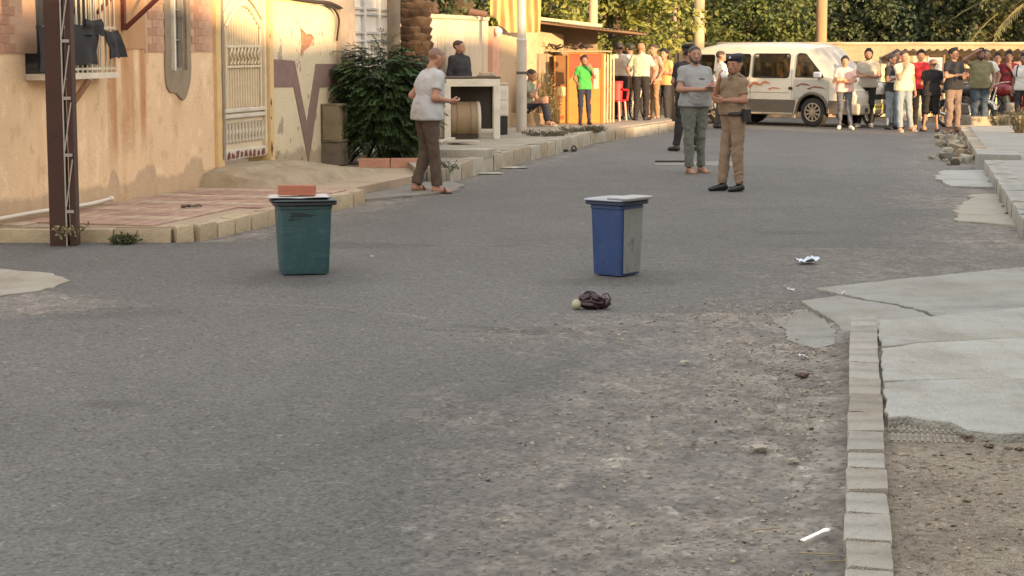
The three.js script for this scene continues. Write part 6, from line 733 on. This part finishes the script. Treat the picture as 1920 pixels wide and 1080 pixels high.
  // head, in its own frame with the chin pivot at the neck
  const [hy, hpitch, hroll = 0] = o.head || [0, 0, 0], headM = new THREE.Matrix4().makeTranslation(...U(0, 1.5, -0.01)).multiply(new THREE.Matrix4().makeRotationFromEuler(new THREE.Euler(hpitch, hy * Math.PI / 180, hroll, 'YXZ'))).multiply(new THREE.Matrix4().makeTranslation(0, -1.5, 0));
  const hu = o.hair ? 0 : 0.005, headP = [cap([0, 1.645 + hu, -0.035], [0, 1.645 + hu, 0.01], 0.084 + hu, 0.08 + hu * 0.6), cap([0, 1.61, 0.02], [0, 1.56, 0.045], 0.068, 0.05), cap([0.045, 1.57, 0.0], [0.012, 1.535, 0.07], 0.036, 0.027), cap([-0.045, 1.57, 0.0], [-0.012, 1.535, 0.07], 0.036, 0.027), cap([0, 1.625, 0.088], [0, 1.588, 0.108], 0.010, 0.014), cap([-0.03, 1.634, 0.078], [0.03, 1.634, 0.078], 0.013), cap([0.035, 1.6, 0.062], [0.04, 1.585, 0.055], 0.024, 0.02), cap([-0.035, 1.6, 0.062], [-0.04, 1.585, 0.055], 0.024, 0.02), cap([0.084, 1.62, -0.012], [0.082, 1.59, -0.004], 0.016, 0.011), cap([-0.084, 1.62, -0.012], [-0.082, 1.59, -0.004], 0.016, 0.011), cap([-0.016, 1.562, 0.083], [0.016, 1.562, 0.083], 0.012), cap([0, 1.53, -0.02], [0, 1.48, -0.02], 0.052, 0.055)];
  const hc = o.hairC || [0.012, 0.009, 0.008], face = (x, y, z) => { if (o.hair !== 'thick' && -0.62 * (y - (o.hair ? 1.7 : 1.664)) + 0.78 * (z - 0.06) < 0 && y > 1.585 + Math.max(0, z) * 0.6 && !(Math.abs(x) > 0.08 && y < 1.64)) { const q = o.hair ? clamp(0.55 + 0.7 * (n3(x * 55, y * 55, z * 55) - 0.5) - 1.6 * Math.max(0, y - 1.69)) : 0.96; return [lerp(sk[0], hc[0], q), lerp(sk[1], hc[1], q), lerp(sk[2], hc[2], q)]; } if (z < 0.045) return sk; const ax = Math.abs(x); if (y > 1.638 && y < 1.646 && ax > 0.014 && ax < 0.048) return [hc[0] * 1.6, hc[1] * 1.6, hc[2] * 1.6]; if (Math.hypot((ax - 0.032) / 0.013, (y - 1.618) / 0.0055) < 1) return [0.06, 0.035, 0.025]; if (Math.abs(y - 1.56) < 0.0085 && ax < 0.026) return [sk[0] * 0.72, sk[1] * 0.5, sk[2] * 0.5]; if (o.stubble && y < 1.575 + (ax > 0.03 ? 0.03 : 0) && !(Math.abs(y - 1.56) < 0.01 && ax < 0.025)) return [lerp(sk[0], hc[0], o.stubble), lerp(sk[1], hc[1], o.stubble), lerp(sk[2], hc[2], o.stubble)]; if (o.stubble && y > 1.567 && y < 1.578 && ax < 0.03) return [lerp(sk[0], hc[0], o.stubble), lerp(sk[1], hc[1], o.stubble), lerp(sk[2], hc[2], o.stubble)]; return sk; };
  const hg = paint(netMesh(headP, cH, 0.009), face); hg.applyMatrix4(headM); pieces.push(hg);
  const bare = o.feet === 'sandal' || o.feet === 'bare', footM = leg.map(([kn, an, tw]) => new THREE.Matrix4().makeTranslation(an[0], an[1] - 0.085, an[2]).multiply(new THREE.Matrix4().makeRotationY((tw || 0) * Math.PI / 180)).multiply(new THREE.Matrix4().makeRotationX(0)));
  const floor = [[[0, 0.004, 0], [0, -1, 0]]];
  if (bare) for (const m of footM) { const toes = [-0.03, -0.012, 0.006, 0.022, 0.036].map((x, i) => cap([x, 0.026, 0.12], [x * 1.1, 0.024, 0.165 - Math.abs(i - 1) * 0.008], 0.012, 0.010)); const g = paint(netMesh([cap([0, 0.085, -0.015], [0, 0.05, -0.02], 0.036, 0.036), cap([0, 0.05, -0.035], [0.004, 0.042, 0.1], 0.03, 0.028), cap([0.0, 0.055, 0.02], [-0.012, 0.035, 0.12], 0.034, 0.024), ...toes], cF * 1.2, 0.006), () => sk); g.applyMatrix4(m); pieces.push(g); }
  part('body', mergeGeometries(pieces.map(g => { g = g.toNonIndexed(); return g; })), skinM, t);
  // clothes
  const fold = (amp, sd) => (x, y, z) => amp * 0.42 * (vn(y * 38 + 6 * vn(x * 9 + sd, z * 9), x * 7 + z * 5 + sd) - 0.5) * (y < 1.22 ? 1 : 0.35) + amp * (n3(x * 13 + sd, y * 9 + sd * 2, z * 13) - 0.5) + amp * 0.6 * (n3(x * 34, y * 16 + sd, z * 34) - 0.5);
  const hem = o.tucked ? 0.985 + dy : (o.hem ?? 0.90) + dy, sl = o.sleeve ?? 0.62, slv = (S, a) => { if (sl <= 1) { const e = V(S, a.e, sl), d = nrm(sub(a.e, S)); return [cap(S, e, 0.057 * (0.6 + 0.4 * fat), 0.06, [[mad(e, d, 0.0), d]])]; } const e = V(a.e, a.w, Math.min(1, sl - 1)), d = nrm(sub(a.w, a.e)); return [cap(S, a.e, 0.062, 0.052), cap(a.e, e, 0.05, 0.042, [[e, d]])]; };
  if (o.shirt) { const sd = (o.x * 13 + o.d * 7) % 9, dn = [[[0, hem, 0], [0, -1, 0]]], neck = [[U(0, 1.472 + (o.collar ? 0.03 : 0), 0.01), nrm([0, 1, 0.5])]]; const q = [...torso(0.008), ...(o.tucked ? [] : [cap(U(-0.085, 1.0, 0.005), U(0.085, 1.0, 0.005), 0.118 * fat), cap(U(-0.085, 0.93, 0.005), U(0.085, 0.93, 0.005), 0.122 * fat), cap(U(-0.085, 0.87, 0.005), U(0.085, 0.87, 0.005), 0.122 * fat)]), ...slv(SL, aL), ...slv(SR, aR), ...(o.collar ? [cap(U(0, 1.46, -0.015), U(0, 1.5, -0.008), 0.068, 0.066)] : [])].map(p => ({ ...p, clip: [...(p.clip || []), ...dn, ...neck] }));
    const g = netMesh(q, cC, 0.014, fold(fine ? 0.022 : 0.022, sd + 3)); const sh = part(o.shirtName || 'shirt', o.shirtF ? paint(g, o.shirtF) : g, o.shirtF ? new THREE.MeshStandardMaterial({ vertexColors: true, roughness: 0.92 }) : clothM(o.shirt), t); if (o.print) { const pr = part('chest_print', merge(Array.from({ length: 6 }, (_, i) => box(0.018, 0.022, 0.004, -0.055 + i * 0.022, 0, 0))), mat(...o.print, { plain: true }), sh); pr.position.set(...U(0.0, 1.29, 0.137 + (belly ? 0.012 : 0))); pr.rotation.x = -0.05; } }
  if (o.trousers) { const sd = (o.x * 5 + o.d * 3) % 7, loose = o.loose || 0.012, mk = (g) => { const L = []; [[hipL, leg[0]], [hipR, leg[1]]].forEach(([hp, [kn, an]]) => { const top = [hp[0], hp[1], hp[2] - 0.005], d = nrm(sub(an, kn)); if (o.shorts) { const e = V(kn, an, o.shorts - 1); L.push(cap(top, kn, 0.095 * (0.4 + 0.6 * fat) + g, 0.082 + g), cap(kn, e, 0.08 + g, 0.085 + g, [[e, d]])); } else { const e = V(kn, an, 0.97); L.push(cap(top, kn, 0.088 * (0.4 + 0.6 * fat) + g, 0.053 + g), cap(kn, e, 0.053 + g, o.slim ? 0.037 + g : 0.045 + g, [[e, d]])); } }); L.push(cap([-0.075, 0.965 + dy, hz], [0.075, 0.965 + dy, hz], 0.1 * fat), cap([-0.07, 1.02 + dy, hz + 0.005], [0.07, 1.02 + dy, hz + 0.005], (o.tucked ? 0.104 : 0.09) * fat)); return L.map(p => ({ ...p, clip: [...(p.clip || []), [[0, 1.045 + dy, 0], [0, 1, 0]]] })); };
    const g = netMesh(mk(loose), cC, 0.01, fold(fine ? 0.03 : 0.028, sd)); part(o.shorts ? 'shorts' : 'trousers', g, clothM(o.trousers), t); }
  // hair
  if (o.hair === 'thick') { const short = o.hair === 'shaved', R = short ? 0.004 : o.hair === 'thick' ? 0.015 : 0.008, low = short ? 1.585 : 1.575, cl = [[[0, short ? 1.70 : 1.682, 0.075], nrm([0, -0.62, 0.78])], [[0, low, 0], [0, -1, 0.15]]]; const q = [cap([0, 1.65, -0.036], [0, 1.652, 0.008], 0.084 + R, 0.08 + R, cl)]; if (o.hair === 'thick') q.push(cap([-0.03, 1.735, 0.045], [0.035, 1.735, 0.05], 0.026, 0.024)); const g = netMesh(q, cH, 0.008, (x, y, z) => (short ? 0.004 : 0.014) * (n3(x * 75, y * 75, z * 75) - 0.5)); g.applyMatrix4(headM); part('hair', g, clothM(hc), t); }
  if (o.beard) { const q = [cap([0.072, 1.6, 0.01], [0.056, 1.555, 0.04], 0.018, 0.025), cap([-0.072, 1.6, 0.01], [-0.056, 1.555, 0.04], 0.018, 0.025), cap([0.052, 1.55, 0.045], [0, 1.522, 0.082], 0.026, 0.03), cap([-0.052, 1.55, 0.045], [0, 1.522, 0.082], 0.026, 0.03), cap([-0.028, 1.577, 0.094], [0.028, 1.577, 0.094], 0.009)]; const g = netMesh(q, cH * 0.9, 0.006, (x, y, z) => 0.005 * (n3(x * 70, y * 70, z * 70) - 0.5)); g.applyMatrix4(headM); part('beard', g, clothM(o.beard), t); }
  if (o.cap) { const c = part('cap', merge([cyl(0.098, 0.096, 0.05, 0, 1.685, -0.012, 0.12, 0, 0, 24).scale(0.96, 1, 1.08), new THREE.SphereGeometry(0.118, 24, 14).scale(0.98, 0.38, 1.12).rotateX(0.12).translate(0, 1.718, -0.012), cyl(0.112, 0.108, 0.035, 0, 1.73, -0.012, 0.14, 0, 0, 24).scale(0.95, 1, 1.08)]).applyMatrix4(headM), clothM(o.cap), t); part('cap_badge', cyl(0.013, 0.013, 0.012, 0.0, 1.722, 0.118, 1.5708, 0, 0, 12).applyMatrix4(headM), mat(0.6, 0.58, 0.52, { plain: true, roughness: 0.4 }), c); }
  // footwear
  leg.forEach(([kn, an], i) => { const m = footM[i]; if (o.feet === 'sandal') { const sole = ext(shp([[-0.034, -0.065], [-0.02, -0.08], [0.02, -0.08], [0.034, -0.065], [0.036, 0.03], [0.05, 0.12], [0.035, 0.175], [0.0, 0.188], [-0.04, 0.175], [-0.048, 0.11], [-0.036, 0.03]]), 0.014, 0.003); sole.rotateX(-1.5708).scale(1, 1, -1); const sg = merge([boxUV(sole), tube([[-0.045, 0.014, 0.1], [-0.03, 0.056, 0.09], [0.005, 0.068, 0.085], [0.038, 0.05, 0.09], [0.048, 0.014, 0.1]], 0.013, 20, 6)]); sg.applyMatrix4(m); const ns = sg.attributes.normal; sg.computeVertexNormals(); part('sandal', sg, mat(...(o.shoe || [0.05, 0.03, 0.02]), { side: 2 }), t); }
    else if (!bare) { const g = netMesh([cap([0, 0.05, -0.045], [0, 0.042, 0.06], 0.042, 0.04, floor), cap([0, 0.06, 0.0], [0.002, 0.036, 0.14], 0.044, 0.038, floor, [1, 1.15, 1]), cap([0, 0.036, 0.12], [0.0, 0.03, 0.175], 0.041, 0.03, floor), cap([0, 0.085, -0.02], [0, 0.05, -0.02], 0.042, 0.045, [...floor, [[0, 0.105, 0], [0, 1, 0]]])], fine ? 0.0065 : 0.009, 0.008); g.applyMatrix4(m); const so = part('shoe', g, mat(...(o.shoe || [0.03, 0.028, 0.026]), { roughness: o.shoeR ?? 0.5, plain: true }), t); } });
  if (o.belt) { const q = netMesh([cap([-0.078, 1.0 + dy, hz], [0.078, 1.0 + dy, hz + belly * 0.3], 0.132 * fat, undefined, [[[0, 1.022 + dy, 0], [0, 1, 0]], [[0, 0.975 + dy, 0], [0, -1, 0]]])], cC * 0.8, 0.006); part('belt', q, mat(...o.belt, { plain: true, roughness: 0.5 }), t); }
  return t;
}
const blue = [0.10, 0.155, 0.22], jeans = [0.055, 0.085, 0.125], blk = [0.014, 0.014, 0.016];
// the three men in the road
person({ label: 'man in a white t-shirt and brown trousers looking down at his hand', x: -1.06, d: 23.95, h: 1.83, turn: 118, fine: true, skin: [0.33, 0.175, 0.115], hair: 'shaved', hairC: [0.07, 0.055, 0.048], head: [-4, 0.42], lean: 0.12, belly: 0.08, fat: 1.24, shirt: [0.38, 0.40, 0.415], trousers: [0.078, 0.056, 0.042], loose: 0.017, hem: 0.885, arms: [[0.25, 1.14, -0.02], [0.19, 1.10, 0.22], [-0.6, 0.6, 0], 0.8], armL: [[0.26, 1.16, -0.08], [0.235, 1.05, 0.15], [-0.8, 0.3, 0], 0.8], feet: 'sandal', shoe: [0.06, 0.035, 0.025], stubble: 0.35,
  legs: [[[0.11, 0.5, 0.04], [0.10, 0.1, -0.10], 10], [[-0.1, 0.5, 0.05], [-0.12, 0.085, 0.07], -16]] });
person({ label: 'bearded man in a grey t-shirt and olive trousers holding a phone', x: 2.63, d: 27.75, h: 1.84, turn: 24, fine: true, skin: [0.33, 0.175, 0.115], hairC: [0.012, 0.01, 0.009], beard: [0.05, 0.04, 0.035], head: [-16, 0.02], belly: 0.12, fat: 1.22, shirt: [0.25, 0.255, 0.26], print: [0.09, 0.09, 0.1], trousers: [0.115, 0.125, 0.105], loose: 0.02, hem: 0.93, arms: 'phone', armR: [[0.27, 1.15, 0.05], [0.02, 1.15, 0.29], [-0.4, 0.7, 0], 1.2], armL: [[0.27, 1.16, 0.03], [0.10, 1.17, 0.28], [-0.5, 0.5, 0], 1.2], feet: 'sandal', shoe: [0.22, 0.14, 0.085] });
{ const t = thing('phone', 'dark phone held by the man in the grey t-shirt', 'phone', [2.83, 1.22, 27.36], 0.6); part('case', rbox(0.075, 0.012, 0.15, 0.005, 0, 0.02, 0), mat(0.03, 0.03, 0.032, { roughness: 0.3, plain: true }), t); part('screen', rbox(0.066, 0.003, 0.138, 0.001, 0, 0.0275, 0), mat(0.05, 0.05, 0.06, { roughness: 0.1, plain: true }), t); }
const cop = person({ label: 'policeman in khaki uniform and dark cap with a hand raised to his chin', x: 2.8, d: 24.35, h: 1.72, turn: -58, fine: true, skin: [0.30, 0.155, 0.095], head: [22, 0.06], belly: 0.03, fat: 1.1, shirt: [0.21, 0.15, 0.10], trousers: [0.215, 0.155, 0.105], loose: 0.016, tucked: true, collar: true, sleeve: 0.68, cap: [0.014, 0.014, 0.02], belt: blk, shoe: [0.018, 0.018, 0.02], shoeR: 0.3, stubble: 0.25,
  armL: [[0.24, 1.17, 0.02], [0.04, 1.17, 0.2], [0, 0.2, -1], 0.7], armR: [[0.19, 1.21, 0.16], [0.045, 1.44, 0.2], [-0.2, 0, -1], 1.4], legs: [[[0.095, 0.5, 0.0], [0.10, 0.085, -0.03], 8], [[-0.095, 0.5, 0.05], [-0.11, 0.085, 0.08], -10]] });
part('belt_pouch', rbox(0.07, 0.16, 0.11, 0.012, 0.235, 0.985, -0.02), mat(0.012, 0.012, 0.013, { roughness: 0.5, plain: true }), cop); part('shoulder_patch', rbox(0.004, 0.05, 0.055, 0.0018, 0.248, 1.34, 0.0, 0, 0, 0.2), mat(0.5, 0.44, 0.25, { plain: true }), cop); for (const s of [-1, 1]) part('epaulette', rbox(0.11, 0.014, 0.05, 0.006, s * 0.14, 1.485, -0.01, 0, 0, -s * 0.3), mat(0.16, 0.115, 0.075, { plain: true }), cop); part('buckle', rbox(0.05, 0.045, 0.012, 0.004, 0, 0.998, 0.128), mat(0.5, 0.45, 0.3, { roughness: 0.3, metalness: 0.7, plain: true }), cop); part('chest_pocket', rbox(0.1, 0.11, 0.01, 0.004, 0.075, 1.28, 0.118, -0.05), mat(0.2, 0.14, 0.095, { plain: true }), cop);
{ const g = new THREE.SphereGeometry(0.045, 16, 12), p = g.attributes.position; for (let i = 0; i < p.count; i++) { const k = 0.6 + 0.8 * n3(p.getX(i) * 40, p.getY(i) * 40, p.getZ(i) * 40); p.setXYZ(i, p.getX(i) * k * 0.8, p.getY(i) * k * 1.2, p.getZ(i) * k * 0.8); } g.computeVertexNormals(); solo('tissue', 'white tissue held at the chin by the policeman', 'tissue', clean(g), mat(0.75, 0.75, 0.74), [2.655, 1.47, 24.17]); }
const off = person({ label: 'officer in dark uniform and beret standing behind the man in grey', x: 3.05, d: 33.6, h: 1.84, turn: 200, skin: [0.27, 0.14, 0.09], head: [-10, 0], fat: 1.12, shirt: [0.02, 0.016, 0.017], trousers: [0.018, 0.017, 0.018], loose: 0.02, tucked: true, sleeve: 0.7, arms: 'hold', cap: blk, belt: blk, legs: [[[0.13, 0.5, 0.0], [0.2, 0.085, -0.02], 15], [[-0.13, 0.5, 0.02], [-0.21, 0.085, 0.0], -15]] });
part('vest', netMesh([cap([-0.1, 1.33, 0], [0.1, 1.33, 0], 0.145), cap([-0.09, 1.2, 0], [0.09, 1.2, 0], 0.142), cap([-0.09, 1.08, 0], [0.09, 1.08, 0], 0.14)], 0.018, 0.02), mat(0.03, 0.022, 0.022, { plain: true }), off);
// pavement on the left
person({ label: 'smiling man in a dark shirt standing behind the counter', x: -0.94, d: 34.75, y: 0.215, h: 1.72, turn: 42, skin: [0.36, 0.19, 0.12], head: [20, 0], shirt: [0.03, 0.028, 0.036], trousers: jeans, sleeve: 1.9, collar: true, hairC: blk });
person({ label: 'man in a faded green shirt sitting on the ledge beside the light pole', x: 0.38, d: 38.75, y: 0.23, h: 1.72, turn: 68, skin: [0.30, 0.165, 0.11], head: [-5, 0.25], hipY: 0.34, hipZ: -0.12, lean: 0.14, shirt: [0.24, 0.27, 0.20], trousers: [0.02, 0.023, 0.035], feet: 'sandal', shoe: [0.5, 0.42, 0.36], arms: 'knee', armR: [[0.2, 1.18, 0.2], [0.06, 1.36, 0.22], [-0.3, 0, -1], 1.2], legs: [[[0.13, 0.55, 0.28], [0.13, 0.085, 0.34], 10], [[-0.12, 0.52, 0.30], [-0.12, 0.085, 0.42], -6]] });
solo('stone_ledge', 'low stone ledge on which the seated man rests', 'ledge', block(0.85, 0.26, 0.42, 0.02, 0.012), conc(0.40, 0.3, 0.2), [0.28, 0.34, 38.95], 0.1);
person({ label: 'boy in a bright green t-shirt and dark jeans holding a phone before his face', x: 1.47, d: 39.35, y: 0.215, h: 1.42, turn: 12, skin: [0.24, 0.13, 0.085], shirt: [0.05, 0.30, 0.06], trousers: [0.02, 0.022, 0.04], slim: true, hair: 'thick', hairC: blk, arms: 'down', armL: [[0.25, 1.2, 0.1], [0.12, 1.42, 0.2], [-0.2, 0, -1], 1.2], armR: [[0.24, 1.16, -0.02], [0.22, 1.05, 0.1], [-1, 0, 0], 0.8], fat: 0.88 });
person({ label: 'man in a sunlit white shirt with his back to the street beside the kiosk', x: 2.36, d: 42.35, y: 0.2, h: 1.70, turn: 165, skin: [0.36, 0.19, 0.12], shirt: [0.66, 0.62, 0.53], trousers: [0.03, 0.024, 0.022], tucked: true, sleeve: 1.9, arms: 'hold', hairC: blk });
person({ label: 'man in a grey shirt standing close beside the white shirt man', x: 2.60, d: 42.75, y: 0.2, h: 1.68, turn: -150, skin: [0.30, 0.165, 0.11], shirt: [0.34, 0.33, 0.34], trousers: blk, tucked: true, hairC: blk, arms: 'hold' });
person({ label: 'bald man in a pale green shirt and black trousers seen from behind', x: 2.79, d: 41.75, y: 0.2, h: 1.70, turn: 172, skin: [0.36, 0.185, 0.12], head: [-25, 0], fat: 1.05, shirt: [0.40, 0.45, 0.36], trousers: [0.017, 0.016, 0.018], loose: 0.018, tucked: true, collar: true, sleeve: 0.75, hair: 'shaved', hairC: [0.2, 0.13, 0.09], armL: 'aside', armR: 'aside', shoe: blk });
person({ label: 'man in a pinkish shirt and tan trousers facing the pale green shirt man', x: 3.14, d: 42.9, y: 0.2, h: 1.66, turn: -50, skin: [0.38, 0.2, 0.125], shirt: [0.42, 0.255, 0.19], trousers: [0.25, 0.16, 0.09], arms: 'aside', hairC: [0.04, 0.02, 0.015], feet: 'sandal' });
person({ label: 'young man with dark hair and an orange top near the kerb end', x: 3.40, d: 43.3, y: 0.1, h: 1.66, turn: -35, skin: [0.38, 0.2, 0.125], shirt: [0.55, 0.30, 0.12], trousers: [0.03, 0.03, 0.04], hair: 'thick', hairC: blk, arms: 'fold' });
// people round the minibus
person({ label: 'person in a white shirt standing at the rear of the minibus', x: 4.62, d: 42.6, h: 1.72, turn: 100, skin: [0.36, 0.19, 0.12], shirt: [0.70, 0.66, 0.57], trousers: [0.08, 0.07, 0.06], arms: 'hold', hairC: [0.03, 0.02, 0.018] });
person({ label: 'young man in a pink t-shirt with folded arms', x: 7.27, d: 42.2, h: 1.60, turn: -6, skin: [0.42, 0.22, 0.14], shirt: [0.66, 0.42, 0.39], trousers: [0.09, 0.10, 0.12], slim: true, arms: 'fold', armR: [[0.25, 1.14, 0.05], [-0.07, 1.13, 0.19], [0, -0.2, -1], 0.6], hair: 'thick', hairC: blk, shoe: [0.7, 0.66, 0.56], legs: [[[0.10, 0.5, 0.06], [0.16, 0.085, 0.18], 12], [[-0.08, 0.5, 0.0], [-0.1, 0.085, -0.05], -10]] });
person({ label: 'bearded man in a grey-beige polo shirt and black trousers', x: 7.93, d: 43.0, h: 1.76, turn: -12, skin: [0.38, 0.2, 0.13], shirt: [0.36, 0.33, 0.27], trousers: [0.018, 0.016, 0.016], slim: true, arms: 'phone', collar: true, hair: 'thick', hairC: blk, beard: [0.04, 0.026, 0.02], fat: 1.05, shoe: [0.6, 0.57, 0.5], legs: [[[0.09, 0.5, 0.02], [0.07, 0.085, -0.06], 10], [[-0.12, 0.5, 0.02], [-0.19, 0.085, 0.02], -14]] });
person({ label: 'man in a pale yellow t-shirt and light jeans covering his mouth with a hand', x: 8.32, d: 41.0, h: 1.72, turn: 18, skin: [0.42, 0.21, 0.14], shirt: [0.62, 0.53, 0.34], trousers: [0.20, 0.25, 0.30], loose: 0.018, armR: 'chin', armL: 'down', hairC: [0.02, 0.016, 0.014], fat: 1.08, feet: 'sandal', shoe: [0.5, 0.4, 0.32], legs: [[[0.13, 0.5, 0.02], [0.2, 0.085, 0.0], 20], [[-0.09, 0.5, 0.02], [-0.09, 0.085, 0.03], -10]] });
person({ label: 'person in a black and white top half hidden behind the yellow t-shirt man', x: 8.30, d: 42.1, h: 1.64, turn: 40, skin: [0.2, 0.11, 0.075], shirt: [0.03, 0.03, 0.034], shirtF: (x, y) => Math.abs(y - 1.17) < 0.07 ? [0.5, 0.48, 0.42] : [0.02, 0.02, 0.024], trousers: [0.2, 0.24, 0.28], arms: 'hold', hairC: blk });
person({ label: 'dark haired man whose head shows behind the yellow t-shirt man', x: 8.62, d: 43.3, h: 1.74, turn: 10, skin: [0.32, 0.17, 0.11], shirt: [0.2, 0.18, 0.16], trousers: jeans, hairC: blk });
person({ label: 'young man in a bright red t-shirt and black trousers', x: 8.93, d: 42.2, h: 1.73, turn: -10, skin: [0.46, 0.24, 0.14], shirt: [0.46, 0.022, 0.03], trousers: blk, arms: 'aside', hair: 'thick', hairC: blk, feet: 'sandal', shoe: [0.45, 0.3, 0.25], slim: true });
person({ label: 'boy in a black top and black knee-length shorts seen from behind', x: 8.95, d: 41.15, h: 1.56, turn: 176, skin: [0.32, 0.165, 0.10], shirt: [0.018, 0.018, 0.02], trousers: [0.014, 0.014, 0.015], shorts: 1.12, loose: 0.02, hem: 0.86, hair: 'shaved', hairC: [0.09, 0.06, 0.045], feet: 'sandal', arms: 'hold', head: [20, 0], fat: 1.1, legs: [[[0.12, 0.5, 0.015], [0.17, 0.085, -0.01], 12], [[-0.11, 0.5, 0.02], [-0.15, 0.085, 0.0], -14]] });
person({ label: 'tall man in a black t-shirt and grey-brown trousers with one arm across his waist', x: 9.33, d: 40.8, h: 1.78, turn: 28, skin: [0.34, 0.18, 0.115], shirt: [0.016, 0.017, 0.022], trousers: [0.17, 0.125, 0.105], loose: 0.022, armR: 'fold', armL: 'phone', hair: 'thick', hairC: blk, fat: 1.12, belly: 0.03, feet: 'sandal', shoe: [0.1, 0.04, 0.035], stubble: 0.3 });
person({ label: 'bearded man in a khaki t-shirt and blue jeans shading his eyes', x: 10.16, d: 41.9, h: 1.77, turn: -8, skin: [0.23, 0.125, 0.085], shirt: [0.17, 0.165, 0.09], trousers: [0.05, 0.075, 0.105], loose: 0.02, armR: 'brow', armL: 'aside', hair: 'thick', hairC: blk, beard: blk, fat: 1.15, belly: 0.04 });
person({ label: 'man in a white shirt behind the khaki t-shirt man', x: 10.62, d: 43.3, h: 1.75, turn: -10, skin: [0.3, 0.16, 0.105], shirt: [0.62, 0.61, 0.58], trousers: jeans, arms: 'aside', hairC: blk, stubble: 0.5 });
person({ label: 'boy in an orange and white top between the white shirt and maroon shirt men', x: 11.05, d: 44.0, h: 1.66, turn: -12, skin: [0.34, 0.18, 0.115], shirt: [0.52, 0.28, 0.15], trousers: jeans, arms: 'hold', hair: 'thick', hairC: blk });
person({ label: 'man in a maroon t-shirt and grey shorts with a hand at his mouth', x: 11.18, d: 43.5, h: 1.70, turn: -18, skin: [0.19, 0.105, 0.075], shirt: [0.13, 0.010, 0.02], trousers: [0.22, 0.20, 0.165], shorts: 1.05, loose: 0.026, armL: 'chin', armR: 'aside', hair: 'thick', hairC: blk, fat: 1.08, feet: 'sandal' });
person({ label: 'person in a white top with a black shoulder stripe at the edge of the crowd', x: 11.28, d: 42.6, h: 1.66, turn: -40, skin: [0.17, 0.095, 0.07], shirt: [0.5, 0.5, 0.5], shirtF: (x, y, z) => x > 0.1 && x < 0.14 && y > 1.2 || (x < -0.1 && x > -0.14 && y > 1.2) ? [0.02, 0.02, 0.02] : [0.52, 0.53, 0.53], trousers: [0.025, 0.028, 0.035], arms: 'down', hair: 'thick', hairC: blk });
person({ label: 'sunlit youth peering from under the shelter roof', x: 12.0, d: 45.4, h: 1.72, turn: -5, skin: [0.42, 0.22, 0.14], shirt: [0.4, 0.2, 0.16], trousers: jeans, hairC: blk });

renderer.render(scene, camera);
